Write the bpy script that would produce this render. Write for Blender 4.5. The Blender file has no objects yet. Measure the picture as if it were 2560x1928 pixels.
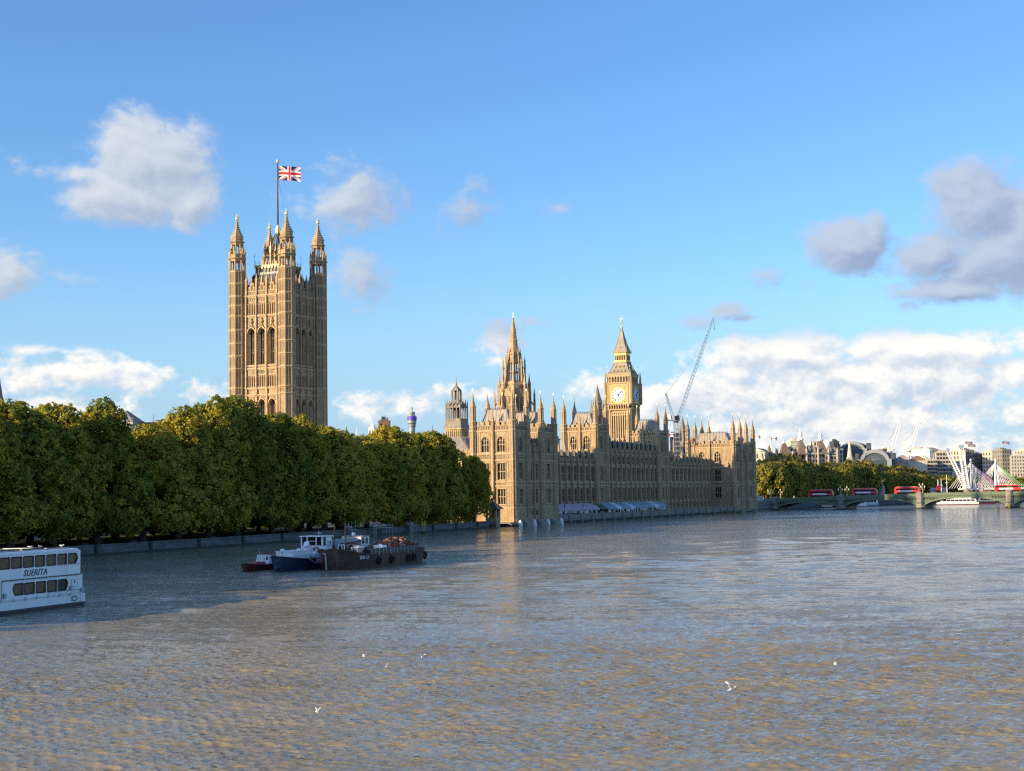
import bpy, math, random
import numpy as np
from mathutils import Vector, Matrix, Euler

SC = bpy.context.scene
COL = SC.collection
R = math.radians
rnd = random.Random(11)

# ------------------------------------------------------------------ camera
EYE = 9.5                      # eye height over the river, metres
FPX = 3700.0                   # focal length in photo pixels (2560 wide)
PITCH = math.atan((1235 - 964) / FPX)
cam_data = bpy.data.cameras.new("camera")
cam = bpy.data.objects.new("camera", cam_data)
COL.objects.link(cam)
cam_data.sensor_width = 36.0
cam_data.lens = 36.0 * FPX / 2560.0
cam_data.clip_start = 0.5
cam_data.clip_end = 30000.0
CAM_M = Matrix.Rotation(R(90) + PITCH, 4, 'X') @ Matrix.Rotation(-0.0155, 4, 'Z')
cam.matrix_world = Matrix.Translation((0, 0, EYE)) @ CAM_M
SC.camera = cam


def ray(u, v):
    return CAM_M.to_3x3() @ Vector(((u - 1280) / FPX, -(v - 964) / FPX, -1.0))


def pt(u, v, Y):
    """the place at forward distance Y that a point of the photograph shows"""
    d = ray(u, v)
    k = Y / d.y
    return Vector((d.x * k, Y, EYE + d.z * k))


def on_water(u, v, z=0.0):
    d = ray(u, v)
    k = (z - EYE) / d.z
    return Vector((d.x * k, d.y * k, z))


def azel(u, v):
    d = ray(u, v).normalized()
    return math.degrees(math.atan2(d.x, d.y)), math.degrees(math.asin(d.z))


# ------------------------------------------------------------------ light, sky, exposure
SUN_EL = 16.0
SUN_AZ = -117.0               # degrees clockwise from the view axis (+Y): from the left, a little behind
sv = Vector((math.sin(R(SUN_AZ)) * math.cos(R(SUN_EL)), math.cos(R(SUN_AZ)) * math.cos(R(SUN_EL)), math.sin(R(SUN_EL))))
sun_data = bpy.data.lights.new("sun", 'SUN')
sun_data.energy = 4.9
sun_data.angle = R(0.5)
sun_data.color = (1.0, 0.76, 0.45)
sun = bpy.data.objects.new("sun", sun_data)
COL.objects.link(sun)
sun.rotation_mode = 'QUATERNION'
sun.rotation_quaternion = sv.to_track_quat('Z', 'Y')
sun.location = (-300, -60, 200)

SC.view_settings.view_transform = 'Standard'
SC.view_settings.look = 'None'
SC.view_settings.exposure = 0.7
SC.view_settings.gamma = 1.0
SKY_STRENGTH = 0.10
SC.cycles.use_denoising = False
SC.cycles.filter_width = 1.25

world = bpy.data.worlds.new("World")
SC.world = world
world.use_nodes = True
wt = world.node_tree
for n in list(wt.nodes):
    wt.nodes.remove(n)


class NT:
    """short hand for building node trees"""
    def __init__(s, tree):
        s.t = tree

    def n(s, typ, **kw):
        nd = s.t.nodes.new(typ)
        for k, v in kw.items():
            setattr(nd, k, v)
        return nd

    def put(s, sock, val):
        if hasattr(val, 'is_output') or hasattr(val, 'links'):
            s.t.links.new(val, sock)
        else:
            sock.default_value = val

    def m(s, op, a, b=None, c=None, clamp=False):
        nd = s.n('ShaderNodeMath', operation=op, use_clamp=clamp)
        s.put(nd.inputs[0], a)
        if b is not None:
            s.put(nd.inputs[1], b)
        if c is not None:
            s.put(nd.inputs[2], c)
        return nd.outputs[0]

    def vm(s, op, a, b=None, out=0):
        nd = s.n('ShaderNodeVectorMath', operation=op)
        s.put(nd.inputs[0], a)
        if b is not None:
            s.put(nd.inputs[1], b)
        return nd.outputs[out]

    def mix(s, f, a, b, blend='MIX'):
        nd = s.n('ShaderNodeMix', data_type='RGBA', blend_type=blend)
        s.put(nd.inputs[0], f)
        s.put(nd.inputs[6], a)
        s.put(nd.inputs[7], b)
        return nd.outputs[2]

    def smooth(s, x, a, b, lo=0.0, hi=1.0):
        nd = s.n('ShaderNodeMapRange', interpolation_type='SMOOTHSTEP')
        s.put(nd.inputs[0], x)
        nd.inputs[1].default_value = a
        nd.inputs[2].default_value = b
        nd.inputs[3].default_value = lo
        nd.inputs[4].default_value = hi
        return nd.outputs[0]

    def noise(s, vec, scale, detail=4, rough=0.5, dist=0.0, out=0):
        nd = s.n('ShaderNodeTexNoise')
        if vec is not None:
            s.put(nd.inputs['Vector'], vec)
        nd.inputs['Scale'].default_value = scale
        nd.inputs['Detail'].default_value = detail
        nd.inputs['Roughness'].default_value = rough
        nd.inputs['Distortion'].default_value = dist
        return nd.outputs[out]


g = NT(wt)
w_out = g.n('ShaderNodeOutputWorld')
bg = g.n('ShaderNodeBackground')
sky = g.n('ShaderNodeTexSky')
sky.sky_type = 'NISHITA'
sky.sun_disc = False
sky.sun_elevation = R(SUN_EL)
sky.sun_rotation = R(SUN_AZ)
sky.altitude = 20
sky.air_density = 1.0
sky.dust_density = 0.6
sky.ozone_density = 2.0


def cloud_group():
    """cloud cover as a function of direction: azimuth and elevation in degrees"""
    tr = bpy.data.node_groups.new("cloud_cover", 'ShaderNodeTree')
    tr.interface.new_socket("Vector", in_out='INPUT', socket_type='NodeSocketVector')
    tr.interface.new_socket("Cover", in_out='OUTPUT', socket_type='NodeSocketFloat')
    tr.interface.new_socket("Shape", in_out='OUTPUT', socket_type='NodeSocketFloat')
    tr.interface.new_socket("White", in_out='OUTPUT', socket_type='NodeSocketFloat')
    q = NT(tr)
    gi, go = q.n('NodeGroupInput'), q.n('NodeGroupOutput')
    P = gi.outputs[0]
    # (u, v, half width, half height, weight) of each cloud in the photograph, turned into directions
    blobs = [(390, 400, 165, 135, 1.05), (300, 500, 160, 85, .95), (480, 510, 90, 80, .8), (190, 435, 120, 40, .62), (50, 405, 50, 40, .38),
             (25, 680, 110, 90, .75), (150, 690, 80, 40, .42),
             (880, 500, 170, 115, .60), (900, 690, 105, 110, .62), (1170, 530, 110, 80, .44), (1390, 520, 80, 30, .38),
             (1255, 850, 75, 60, .78), (1340, 805, 60, 26, .5), (1250, 900, 60, 26, .6),
             (2440, 520, 150, 120, 1.0), (2500, 640, 190, 115, 1.05), (2330, 640, 130, 70, .85), (2390, 725, 190, 40, .9), (2560, 560, 80, 150, .9),
             (2120, 620, 120, 80, .98), (2185, 580, 60, 60, .8), (1920, 690, 75, 45, .5), (2010, 700, 60, 30, .42),
             (1735, 805, 70, 32, .72), (1815, 780, 75, 26, .70), (1860, 795, 60, 14, .6), (1655, 830, 40, 30, .5), (2205, 775, 40, 24, .4), (2260, 765, 70, 30, .5),
             (210, 930, 150, 55, .86), (330, 950, 120, 55, .85), (60, 950, 120, 55, .8), (80, 875, 100, 20, .55), (480, 975, 60, 45, .66), (550, 990, 60, 40, .6), (190, 880, 90, 14, .45),
             (1000, 1010, 240, 45, .60), (1170, 985, 170, 30, .56), (1480, 960, 120, 40, .5),
             (1960, 885, 270, 62, 1.0), (2300, 880, 340, 66, 1.05), (2100, 960, 450, 85, 1.1), (1860, 930, 90, 45, .9), (1990, 945, 90, 40, .85),
             (2395, 975, 120, 65, 1.15), (2530, 930, 80, 50, 1.0), (1700, 1000, 280, 60, .85), (2150, 1050, 520, 75, .95), (1830, 1010, 90, 40, .7),
             (120, 1030, 260, 60, .75), (2100, 1130, 620, 75, .85)]
    tot = None
    for u, v, a, b, wgt in blobs:
        az, el = azel(u, v)
        k = math.degrees(1 / FPX) * 1.28
        nd = q.vm('MULTIPLY', q.vm('SUBTRACT', P, (az, el, 0)), (1 / (a * k), 1 / (b * k), 0))
        val = q.m('MULTIPLY_ADD', q.vm('LENGTH', nd, out=1), -wgt, wgt)
        if tot is None:
            tot = val
        else:
            nd = q.n('ShaderNodeMath', operation='SMOOTH_MAX')
            q.put(nd.inputs[0], tot)
            q.put(nd.inputs[1], val)
            nd.inputs[2].default_value = .12
            tot = nd.outputs[0]
    # detail
    wv = q.vm('MULTIPLY', P, (1.0, 1.35, 0))
    n1 = q.noise(wv, .42, 9, .58, .35)
    n2 = q.noise(wv, 1.5, 7, .62, .2)
    d = q.m('ADD', tot, q.m('MULTIPLY_ADD', n1, 1.25, -.625))
    sx = q.n('ShaderNodeSeparateXYZ')
    q.put(sx.inputs[0], P)
    lowf = q.smooth(sx.outputs[1], 6.5, 4.0, .50, .95)
    d = q.m('ADD', d, q.m('MULTIPLY', q.m('SUBTRACT', n2, .5), lowf))
    d = q.m('ADD', d, -.16)
    # other parts of the sky, out of this view, carry scattered cloud too
    off = q.smooth(q.m('ABSOLUTE', sx.outputs[0]), 24, 34)
    oth = q.m('MULTIPLY', q.m('SUBTRACT', q.noise(q.vm('MULTIPLY', P, (.05, .11, 0)), 1.0, 8, .6), .54), 3.0)
    d = q.m('ADD', q.m('MULTIPLY', d, q.m('SUBTRACT', 1.0, off)), q.m('MULTIPLY', oth, off))
    tr.links.new(d, go.inputs[0])
    # what the light and shade of a cloud is read from: its billows, and less so its whole bulk
    shp = q.m('ADD', q.m('MULTIPLY', tot, q.smooth(sx.outputs[1], 3.5, 7.0, .22, .85)), q.m('MULTIPLY', n1, q.smooth(sx.outputs[1], 4.0, 7.0, 1.15, .75)))
    tr.links.new(q.m('ADD', shp, q.m('MULTIPLY', n2, q.smooth(sx.outputs[1], 4.0, 7.0, .42, .2))), go.inputs[1])
    # low cumulus are bright, higher ones grey
    tr.links.new(q.smooth(sx.outputs[1], 6.6, 5.0), go.inputs[2])
    return tr


grp = cloud_group()
dirv = g.n('ShaderNodeTexCoord').outputs['Generated']
sp = g.n('ShaderNodeSeparateXYZ')
g.put(sp.inputs[0], dirv)
DEG = 180 / math.pi
az = g.m('MULTIPLY', g.m('ARCTAN2', sp.outputs[0], sp.outputs[1]), DEG)
el = g.m('MULTIPLY', g.m('ARCSINE', sp.outputs[2]), DEG)
cv = g.n('ShaderNodeCombineXYZ')
g.put(cv.inputs[0], az)
g.put(cv.inputs[1], el)
c1 = g.n('ShaderNodeGroup', node_tree=grp)
g.put(c1.inputs[0], cv.outputs[0])
c2 = g.n('ShaderNodeGroup', node_tree=grp)
g.put(c2.inputs[0], g.vm('ADD', cv.outputs[0], (-.34, .40, 0)))
cover = g.smooth(c1.outputs[0], -.03, .44, 0, .95)
lit = g.m('SUBTRACT', c1.outputs[1], c2.outputs[1])
lit = g.smooth(lit, -.32, .30)
dense = g.smooth(c1.outputs[0], .15, 1.1)
# cloud colours (scene linear, before the strength of the background)
grey_dark, grey_light = (.31, .40, .59, 1), (.55, .64, .78, 1)
low_dark, low_light = (.56, .66, .81, 1), (1.16, 1.10, 1.0, 1)
K = 1.0 / SKY_STRENGTH / 2 ** .7
hi_c = g.mix(lit, grey_dark, grey_light)
lo_c = g.mix(lit, low_dark, low_light)
# the big cloud at the left is lighter than the ones at the right
lf = g.smooth(az, -3.0, -9.0)
hi_c = g.mix(g.m('MULTIPLY', lf, .7), hi_c, g.mix(lit, (.47, .55, .69, 1), (.78, .82, .86, 1)))
cc = g.mix(c1.outputs[2], hi_c, lo_c)
cc = g.vm('SCALE', cc)
cc_node = cc.node
cc_node.inputs[3].default_value = K
# clear sky: deepened a little as the phone's rendering does
hs = g.n('ShaderNodeHueSaturation')
hs.inputs['Saturation'].default_value = 1.1
hs.inputs['Hue'].default_value = .5
hs.inputs['Value'].default_value = 1.0
g.put(hs.inputs['Color'], sky.outputs[0])
skc = g.mix(1.0, hs.outputs[0], (.86, 1.11, 1.43, 1), 'MULTIPLY')
# towards the horizon the clear sky pales to a milky blue
haze_c = g.vm('SCALE', (.40, .60, .88))
haze_c.node.inputs[3].default_value = K
skc = g.mix(g.smooth(el, 9.0, 0.5, 0, .75), skc, haze_c)
fin = g.mix(cover, skc, cc)
g.put(bg.inputs['Color'], fin)
bg.inputs['Strength'].default_value = SKY_STRENGTH
wt.links.new(bg.outputs[0], w_out.inputs['Surface'])


# ------------------------------------------------------------------ materials
MATS = {}


def pbr(name, col, rough=0.7, metal=0.0, var=None, scale=1.0, stretch=(1, 1, 1), bump=0.0, bscale=4.0, spec=0.5, streak=None, detail=5):
    """a principled material; var is a second colour mixed in by noise in object space"""
    mt = bpy.data.materials.new(name)
    mt.use_nodes = True
    g = NT(mt.node_tree)
    b = mt.node_tree.nodes['Principled BSDF']
    b.inputs['Roughness'].default_value = rough
    b.inputs['Metallic'].default_value = metal
    b.inputs['Specular IOR Level'].default_value = spec
    c4 = (*col, 1)
    b.inputs['Base Color'].default_value = c4
    co = g.n('ShaderNodeTexCoord').outputs['Object']
    last = c4
    if var:
        mp = g.n('ShaderNodeMapping')
        mp.inputs['Scale'].default_value = stretch
        g.put(mp.inputs['Vector'], co)
        f = g.smooth(g.noise(mp.outputs[0], scale, detail, 0.6), 0.32, 0.68)
        last = g.mix(f, c4, (*var, 1))
    if streak:
        mp2 = g.n('ShaderNodeMapping')
        mp2.inputs['Scale'].default_value = (1.3, 1.3, 0.12)
        g.put(mp2.inputs['Vector'], co)
        f2 = g.smooth(g.noise(mp2.outputs[0], 1.0, 6, 0.65), 0.5, 0.75, 0, 0.65)
        last = g.mix(f2, last, (*streak, 1))
    if var or streak:
        g.put(b.inputs['Base Color'], last)
    if bump:
        bp = g.n('ShaderNodeBump')
        bp.inputs['Strength'].default_value = bump
        bp.inputs['Distance'].default_value = 0.3
        g.put(bp.inputs['Height'], g.noise(co, bscale, 5, 0.6))
        g.put(b.inputs['Normal'], bp.outputs[0])
    MATS[name] = mt
    return mt


pbr('stone', (.50, .37, .22), .85, var=(.36, .26, .155), scale=.5, bump=.6, bscale=2.2, spec=.2, streak=(.24, .175, .11))
pbr('stone_pale', (.57, .445, .285), .85, var=(.43, .32, .19), scale=.4, bump=.35, bscale=2.5, spec=.2, streak=(.30, .225, .14))
pbr('stone_clock', (.50, .38, .225), .8, var=(.41, .31, .18), scale=.35, bump=.3, bscale=2.2, spec=.25, streak=(.35, .24, .13))
pbr('stone_shadow', (.24, .175, .11), .9, var=(.18, .13, .085), scale=.6, spec=.15)  # darker stone: shade of recesses and openings put into the colour
pbr('stone_grey', (.30, .27, .225), .85, var=(.21, .19, .165), scale=.5, bump=.3, spec=.2, streak=(.14, .125, .11))
pbr('river_wall', (.15, .15, .145), .85, var=(.085, .09, .088), scale=.35, stretch=(1, 1, 3), bump=.4, bscale=1.5, spec=.2, streak=(.07, .075, .07))
pbr('wall_weed', (.035, .04, .03), .9)
pbr('lead', (.33, .295, .25), .6, .1, var=(.24, .215, .185), scale=.6, streak=(.17, .155, .14))
pbr('slate_iron', (.075, .08, .095), .5, .2, var=(.05, .055, .07), scale=.8)
pbr('black_iron', (.02, .022, .028), .45, .2)
pbr('gold', (.70, .48, .13), .35, .7)
pbr('gilt_stone', (.46, .345, .16), .55, .15, var=(.36, .27, .13), scale=.8)
pbr('gilt_bright', (.95, .80, .45), .35, .5)
pbr('glass_dark', (.014, .014, .015), .3, spec=.2)
pbr('stone_panel_shade', (.33, .24, .145), .9, var=(.27, .195, .12), scale=.5, spec=.15)  # mid tone: shade of the turret panelling put into the colour
pbr('glass_lead', (.035, .03, .026), .35, spec=.25, var=(.07, .062, .052), scale=.9)
pbr('glass_lit_amber', (.075, .058, .016), .15, spec=.3, var=(.16, .09, .04), scale=1.6)  # amber light of the cabin interior put into the pane colour
pbr('white_paint', (.86, .87, .88), .4, var=(.80, .81, .82), scale=.8, streak=(.70, .66, .60))
pbr('white_clean', (.82, .82, .80), .45)
pbr('cream', (.66, .59, .48), .8, var=(.58, .51, .41), scale=.4)
pbr('pale_stone', (.47, .44, .39), .8, var=(.40, .37, .33), scale=.3)
pbr('grey_stone', (.27, .26, .245), .85, var=(.21, .20, .19), scale=.3)
pbr('brown_brick', (.27, .16, .10), .85, var=(.21, .125, .085), scale=.8)
pbr('brick_red', (.36, .15, .085), .85, var=(.28, .12, .07), scale=.8)
pbr('roof_brown', (.20, .145, .11), .7, var=(.15, .11, .09), scale=.6)
pbr('copper_green', (.30, .43, .34), .6, var=(.24, .36, .29), scale=.4)
pbr('bridge_green', (.115, .165, .11), .5, var=(.09, .135, .09), scale=.8, streak=(.07, .09, .06))
pbr('bridge_green_pale', (.165, .215, .135), .5, var=(.135, .18, .115), scale=.8)
pbr('granite', (.30, .275, .24), .85, var=(.21, .19, .165), scale=.6)
pbr('bus_red', (.72, .03, .03), .35)
pbr('bus_pink', (.74, .06, .10), .35)
pbr('advert_white', (.80, .80, .82), .4, var=(.72, .72, .78), scale=1.4)
pbr('tyre', (.015, .015, .016), .8)
pbr('asphalt', (.05, .05, .052), .9, var=(.065, .065, .065), scale=.6)
pbr('pavement', (.22, .21, .20), .9)
pbr('hull_blue', (.012, .028, .075), .35, var=(.02, .04, .09), scale=1.0)
pbr('hull_black', (.012, .013, .016), .5)
pbr('hull_red', (.13, .015, .02), .4, var=(.09, .012, .018), scale=1.2)
pbr('deck_red', (.42, .10, .10), .6)
pbr('rust_hull', (.12, .07, .048), .85, var=(.045, .034, .029), scale=.55, stretch=(1, 1, .35), streak=(.20, .125, .085))
pbr('rust_scrap', (.27, .095, .04), .85, var=(.15, .06, .032), scale=2.0)
pbr('pale_blue', (.42, .52, .62), .5)
pbr('navy_paint', (.01, .02, .07), .4)
pbr('life_ring', (.42, .035, .06), .5)
pbr('rope', (.50, .46, .38), .9)
pbr('tarp', (.34, .33, .32), .8, var=(.22, .21, .21), scale=2.0)
pbr('rust_pink', (.40, .27, .25), .7)
pbr('steel', (.30, .32, .34), .4, .5)
pbr('steel_pale', (.50, .53, .57), .45, .3)
pbr('crane_blue', (.20, .31, .48), .45, .1)
pbr('crane_white', (.80, .82, .84), .45)
pbr('awning_pink', (.40, .32, .36), .8, var=(.47, .39, .43), scale=.5)
pbr('awning_teal', (.16, .25, .255), .6, var=(.23, .33, .335), scale=.5)
pbr('awning_clear', (.50, .60, .62), .4)
pbr('yellow_paint', (.62, .45, .06), .6)
pbr('bark', (.045, .036, .028), .95, var=(.075, .065, .05), scale=1.5, bump=.4)
pbr('grass', (.045, .085, .02), .95, var=(.06, .10, .028), scale=.3)
pbr('ground', (.16, .15, .13), .95, var=(.12, .115, .10), scale=.05)
pbr('flag_red', (.55, .02, .04), .8)
pbr('flag_white', (.80, .80, .82), .8)
pbr('flag_blue', (.01, .02, .13), .8)
pbr('gull_white', (.85, .85, .84), .7)
pbr('gull_grey', (.42, .44, .47), .7)
pbr('beak', (.70, .35, .05), .6)
pbr('skin', (.55, .36, .27), .6)
pbr('cloth_dark', (.03, .032, .045), .9)
pbr('cloth_red', (.42, .06, .06), .9)
pbr('cloth_tan', (.50, .38, .26), .9)
pbr('cloth_white', (.72, .72, .70), .9)
pbr('hair', (.03, .02, .014), .8)
pbr('purple_band', (.10, .05, .50), .4)
pbr('glass_blue', (.05, .08, .115), .3, spec=.3)
pbr('glass_green', (.18, .36, .34), .2, spec=.6)
pbr('arch_grey', (.27, .30, .33), .45, .2)
pbr('cable_white', (.78, .79, .80), .5)
pbr('cable_purple', (.48, .25, .50), .5)
pbr('cable_green', (.25, .55, .22), .5)
pbr('clock_face', (.60, .68, .80), .5)
pbr('pale_grey', (.62, .63, .64), .5)  # plain pale grey for cabin panes, lettering and a flag stripe
pbr('curtain', (.40, .17, .11), .9, var=(.52, .30, .18), scale=1.6)


def leaf_mat(name, c1, c2, c3):
    mt = bpy.data.materials.new(name)
    mt.use_nodes = True
    g = NT(mt.node_tree)
    tr = mt.node_tree
    tr.nodes.remove(tr.nodes['Principled BSDF'])
    out = tr.nodes['Material Output']
    geo = g.n('ShaderNodeNewGeometry')
    co = g.n('ShaderNodeTexCoord').outputs['Object']
    oi = g.n('ShaderNodeObjectInfo')
    big = g.smooth(g.noise(co, .22, 3, .6), .35, .65)
    f1 = g.m('ADD', g.m('MULTIPLY', geo.outputs['Random Per Island'], .55), g.m('MULTIPLY', big, .4))
    f1 = g.m('ADD', f1, g.m('MULTIPLY_ADD', oi.outputs['Random'], .5, -.25), clamp=True)
    c = g.mix(f1, (*c1, 1), (*c2, 1))
    f2 = g.m('MULTIPLY', g.smooth(g.m('ADD', g.noise(co, .5, 4, .6), g.m('MULTIPLY', oi.outputs['Random'], .14)), .45, .68), .8)
    c = g.mix(f2, c, (*c3, 1))
    d = g.n('ShaderNodeBsdfDiffuse')
    t = g.n('ShaderNodeBsdfTranslucent')
    g.put(d.inputs['Color'], c)
    g.put(t.inputs['Color'], c)
    mx = g.n('ShaderNodeMixShader')
    mx.inputs[0].default_value = .42
    tr.links.new(d.outputs[0], mx.inputs[1])
    tr.links.new(t.outputs[0], mx.inputs[2])
    tr.links.new(mx.outputs[0], out.inputs['Surface'])
    MATS[name] = mt


leaf_mat('leaf', (.135, .19, .04), (.31, .31, .05), (.58, .46, .07))
leaf_mat('leaf_far', (.12, .17, .045), (.27, .27, .06), (.54, .43, .09))


# ------------------------------------------------------------------ mesh builder
class MB:
    def __init__(s):
        s.v, s.f, s.m, s.mats = [], [], [], []
        s.fr = None

    def mi(s, mat):
        if mat not in s.mats:
            s.mats.append(mat)
        return s.mats.index(mat)

    def add(s, pts, faces, mat):
        k = len(s.v)
        if s.fr:
            ox, oy, sx, sy, nx, ny = s.fr
            pts = [(ox + p[0] * sx + p[1] * nx, oy + p[0] * sy + p[1] * ny, p[2]) for p in pts]
        s.v.extend(tuple(p) for p in pts)
        i = s.mi(mat)
        for f in faces:
            s.f.append(tuple(k + q for q in f))
            s.m.append(i)
        return s

    def box(s, x0, x1, y0, y1, z0, z1, mat='stone'):
        p = [(x0, y0, z0), (x1, y0, z0), (x1, y1, z0), (x0, y1, z0), (x0, y0, z1), (x1, y0, z1), (x1, y1, z1), (x0, y1, z1)]
        return s.add(p, [(0, 3, 2, 1), (4, 5, 6, 7), (0, 1, 5, 4), (1, 2, 6, 5), (2, 3, 7, 6), (3, 0, 4, 7)], mat)

    def hip(s, x0, x1, y0, y1, z0, z1, ix, iy, mat='lead'):
        """box whose top is drawn in by ix, iy on every side"""
        p = [(x0, y0, z0), (x1, y0, z0), (x1, y1, z0), (x0, y1, z0),
             (x0 + ix, y0 + iy, z1), (x1 - ix, y0 + iy, z1), (x1 - ix, y1 - iy, z1), (x0 + ix, y1 - iy, z1)]
        return s.add(p, [(0, 3, 2, 1), (4, 5, 6, 7), (0, 1, 5, 4), (1, 2, 6, 5), (2, 3, 7, 6), (3, 0, 4, 7)], mat)

    def lathe(s, cx, cy, prof, n=8, rot=None, mat='stone', cap=True):
        """turned about a vertical axis: prof is a list of (radius, z)"""
        if rot is None:
            rot = math.pi / n
        p, f = [], []
        for r, z in prof:
            for k in range(n):
                a = rot + 2 * math.pi * k / n
                p.append((cx + r * math.cos(a), cy + r * math.sin(a), z))
        for i in range(len(prof) - 1):
            for k in range(n):
                a, b = i * n + k, i * n + (k + 1) % n
                f.append((a, b, b + n, a + n))
        if cap:
            f.append(tuple(range(n - 1, -1, -1)))
            f.append(tuple((len(prof) - 1) * n + k for k in range(n)))
        return s.add(p, f, mat)

    def tube(s, p0, p1, r0, r1=None, n=6, mat='steel'):
        r1 = r0 if r1 is None else r1
        a, b = Vector(p0), Vector(p1)
        d = (b - a).normalized()
        h = Vector((0, 0, 1)) if abs(d.z) < .9 else Vector((1, 0, 0))
        e1 = d.cross(h).normalized()
        e2 = d.cross(e1)
        p = []
        for c, r in ((a, r0), (b, r1)):
            for k in range(n):
                t = 2 * math.pi * k / n
                p.append(tuple(c + e1 * (r * math.cos(t)) + e2 * (r * math.sin(t))))
        f = [(k, (k + 1) % n, n + (k + 1) % n, n + k) for k in range(n)]
        f += [tuple(range(n - 1, -1, -1)), tuple(range(n, 2 * n))]
        return s.add(p, f, mat)

    def path(s, pts, r, n=6, mat='rope'):
        for a, b in zip(pts[:-1], pts[1:]):
            s.tube(a, b, r, r, n, mat)
        return s

    def prism(s, poly, y0, y1, mat='stone'):
        """polygon in the x-z plane carried from y0 to y1"""
        n = len(poly)
        p = [(x, y0, z) for x, z in poly] + [(x, y1, z) for x, z in poly]
        f = [tuple(range(n)), tuple(range(2 * n - 1, n - 1, -1))]
        f += [(k, n + k, n + (k + 1) % n, (k + 1) % n) for k in range(n)]
        return s.add(p, f, mat)

    def ball(s, c, r, n=8, m=5, sz=1.0, mat='gold'):
        prof = [(max(.001, r * math.sin(math.pi * i / m)), c[2] - r * sz * math.cos(math.pi * i / m)) for i in range(m + 1)]
        return s.lathe(c[0], c[1], prof, n, 0, mat, cap=False)

    def mesh(s, name, smooth=False):
        me = bpy.data.meshes.new(name)
        me.from_pydata(s.v, [], s.f)
        for k in s.mats:
            me.materials.append(MATS[k])
        me.polygons.foreach_set('material_index', s.m)
        if smooth:
            me.polygons.foreach_set('use_smooth', [True] * len(me.polygons))
        me.update()
        return me

    def build(s, name, parent=None, loc=(0, 0, 0), rz=0.0, smooth=False):
        return link(name, s.mesh(name, smooth), parent, loc, rz)


def link(name, me, parent=None, loc=(0, 0, 0), rz=0.0):
    o = bpy.data.objects.new(name, me)
    COL.objects.link(o)
    o.parent = parent
    o.location = loc
    o.rotation_euler = (0, 0, rz)
    return o


def tag(o, label=None, cat=None, group=None, kind=None):
    for k, v in (('label', label), ('category', cat), ('group', group), ('kind', kind)):
        if v:
            o[k] = v
    return o


def thing(name, label, cat, loc, rz=0.0, group=None):
    o = bpy.data.objects.new(name, None)
    o.empty_display_size = .5
    COL.objects.link(o)
    o.location = loc
    o.rotation_euler = (0, 0, rz)
    return tag(o, label, cat, group)


def dup(root, loc, rz=None, label=None, group=None):
    """a copy of a thing with copies of its parts and sub-parts"""
    r = root.copy()
    COL.objects.link(r)
    r.location = loc
    if rz is not None:
        r.rotation_euler = (0, 0, rz)
    if label:
        r['label'] = label
    if group:
        r['group'] = group
    for ch in list(root.children):
        c = ch.copy()
        COL.objects.link(c)
        c.parent = r
        for g2 in list(ch.children):
            d = g2.copy()
            COL.objects.link(d)
            d.parent = c
    return r


# ------------------------------------------------------------------ the palace grid
# origin: south-east corner of the river front at the water; e runs towards the river, n runs north along the front
TH = R(25.0)
YC = 435.0


def W(e, n, z=0.0):
    return Vector((e * math.cos(TH) + n * math.sin(TH), YC - e * math.sin(TH) + n * math.cos(TH), z))


def EN(p):
    x, y = p[0], p[1] - YC
    return x * math.cos(TH) - y * math.sin(TH), x * math.sin(TH) + y * math.cos(TH)


SOUTH = lambda x0, y0: (x0, y0, 1, 0, 0, -1)      # face frames: s along the wall, d outwards
EAST = lambda x0, y0: (x0, y0, 0, 1, 1, 0)


def arch_pts(c, w, zs, rise, n=6):
    """a pointed arch from left spring to right spring"""
    out = []
    for i in range(2 * n + 1):
        t = -1 + i / n
        a = 1 - abs(t)
        out.append((c + t * w / 2, zs + rise * (1 - (1 - a) ** 1.9) ** .62 if a > 0 else zs))
    return out


def arch_head(mb, c, w, zs, ztop, th, mat='stone'):
    """masonry above a pointed opening, up to ztop"""
    P = arch_pts(c, w, zs, (ztop - zs) * .97)
    for (xa, za), (xb, zb) in zip(P[:-1], P[1:]):
        mb.add([(xa, 0, za), (xb, 0, zb), (xb, 0, ztop), (xa, 0, ztop), (xa, -th, za), (xb, -th, zb)],
               [(0, 1, 2, 3), (0, 4, 5, 1)], mat)


def facade(mb, s0, s1, cols, rows, z0, z1, th=.6, mat='stone'):
    """a wall s0..s1 by z0..z1 pierced by a grid of windows; cols [(centre, width)], rows [(za, zb, arched)]"""
    edges = [s0]
    for c, w in cols:
        edges += [c - w / 2, c + w / 2]
    edges.append(s1)
    for i in range(0, len(edges), 2):
        if edges[i + 1] > edges[i] + .01:
            mb.box(edges[i], edges[i + 1], -th, 0, z0, z1, mat)
    for c, w in cols:
        z = z0
        for za, zb, ar in rows:
            if za > z + .01:
                mb.box(c - w / 2, c + w / 2, -th, 0, z, za, mat)
            if ar:
                arch_head(mb, c, w, zb - w * .62, zb, th, mat)
            z = zb
        if z1 > z + .01:
            mb.box(c - w / 2, c + w / 2, -th, 0, z, z1, mat)


WIN = {}


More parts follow.
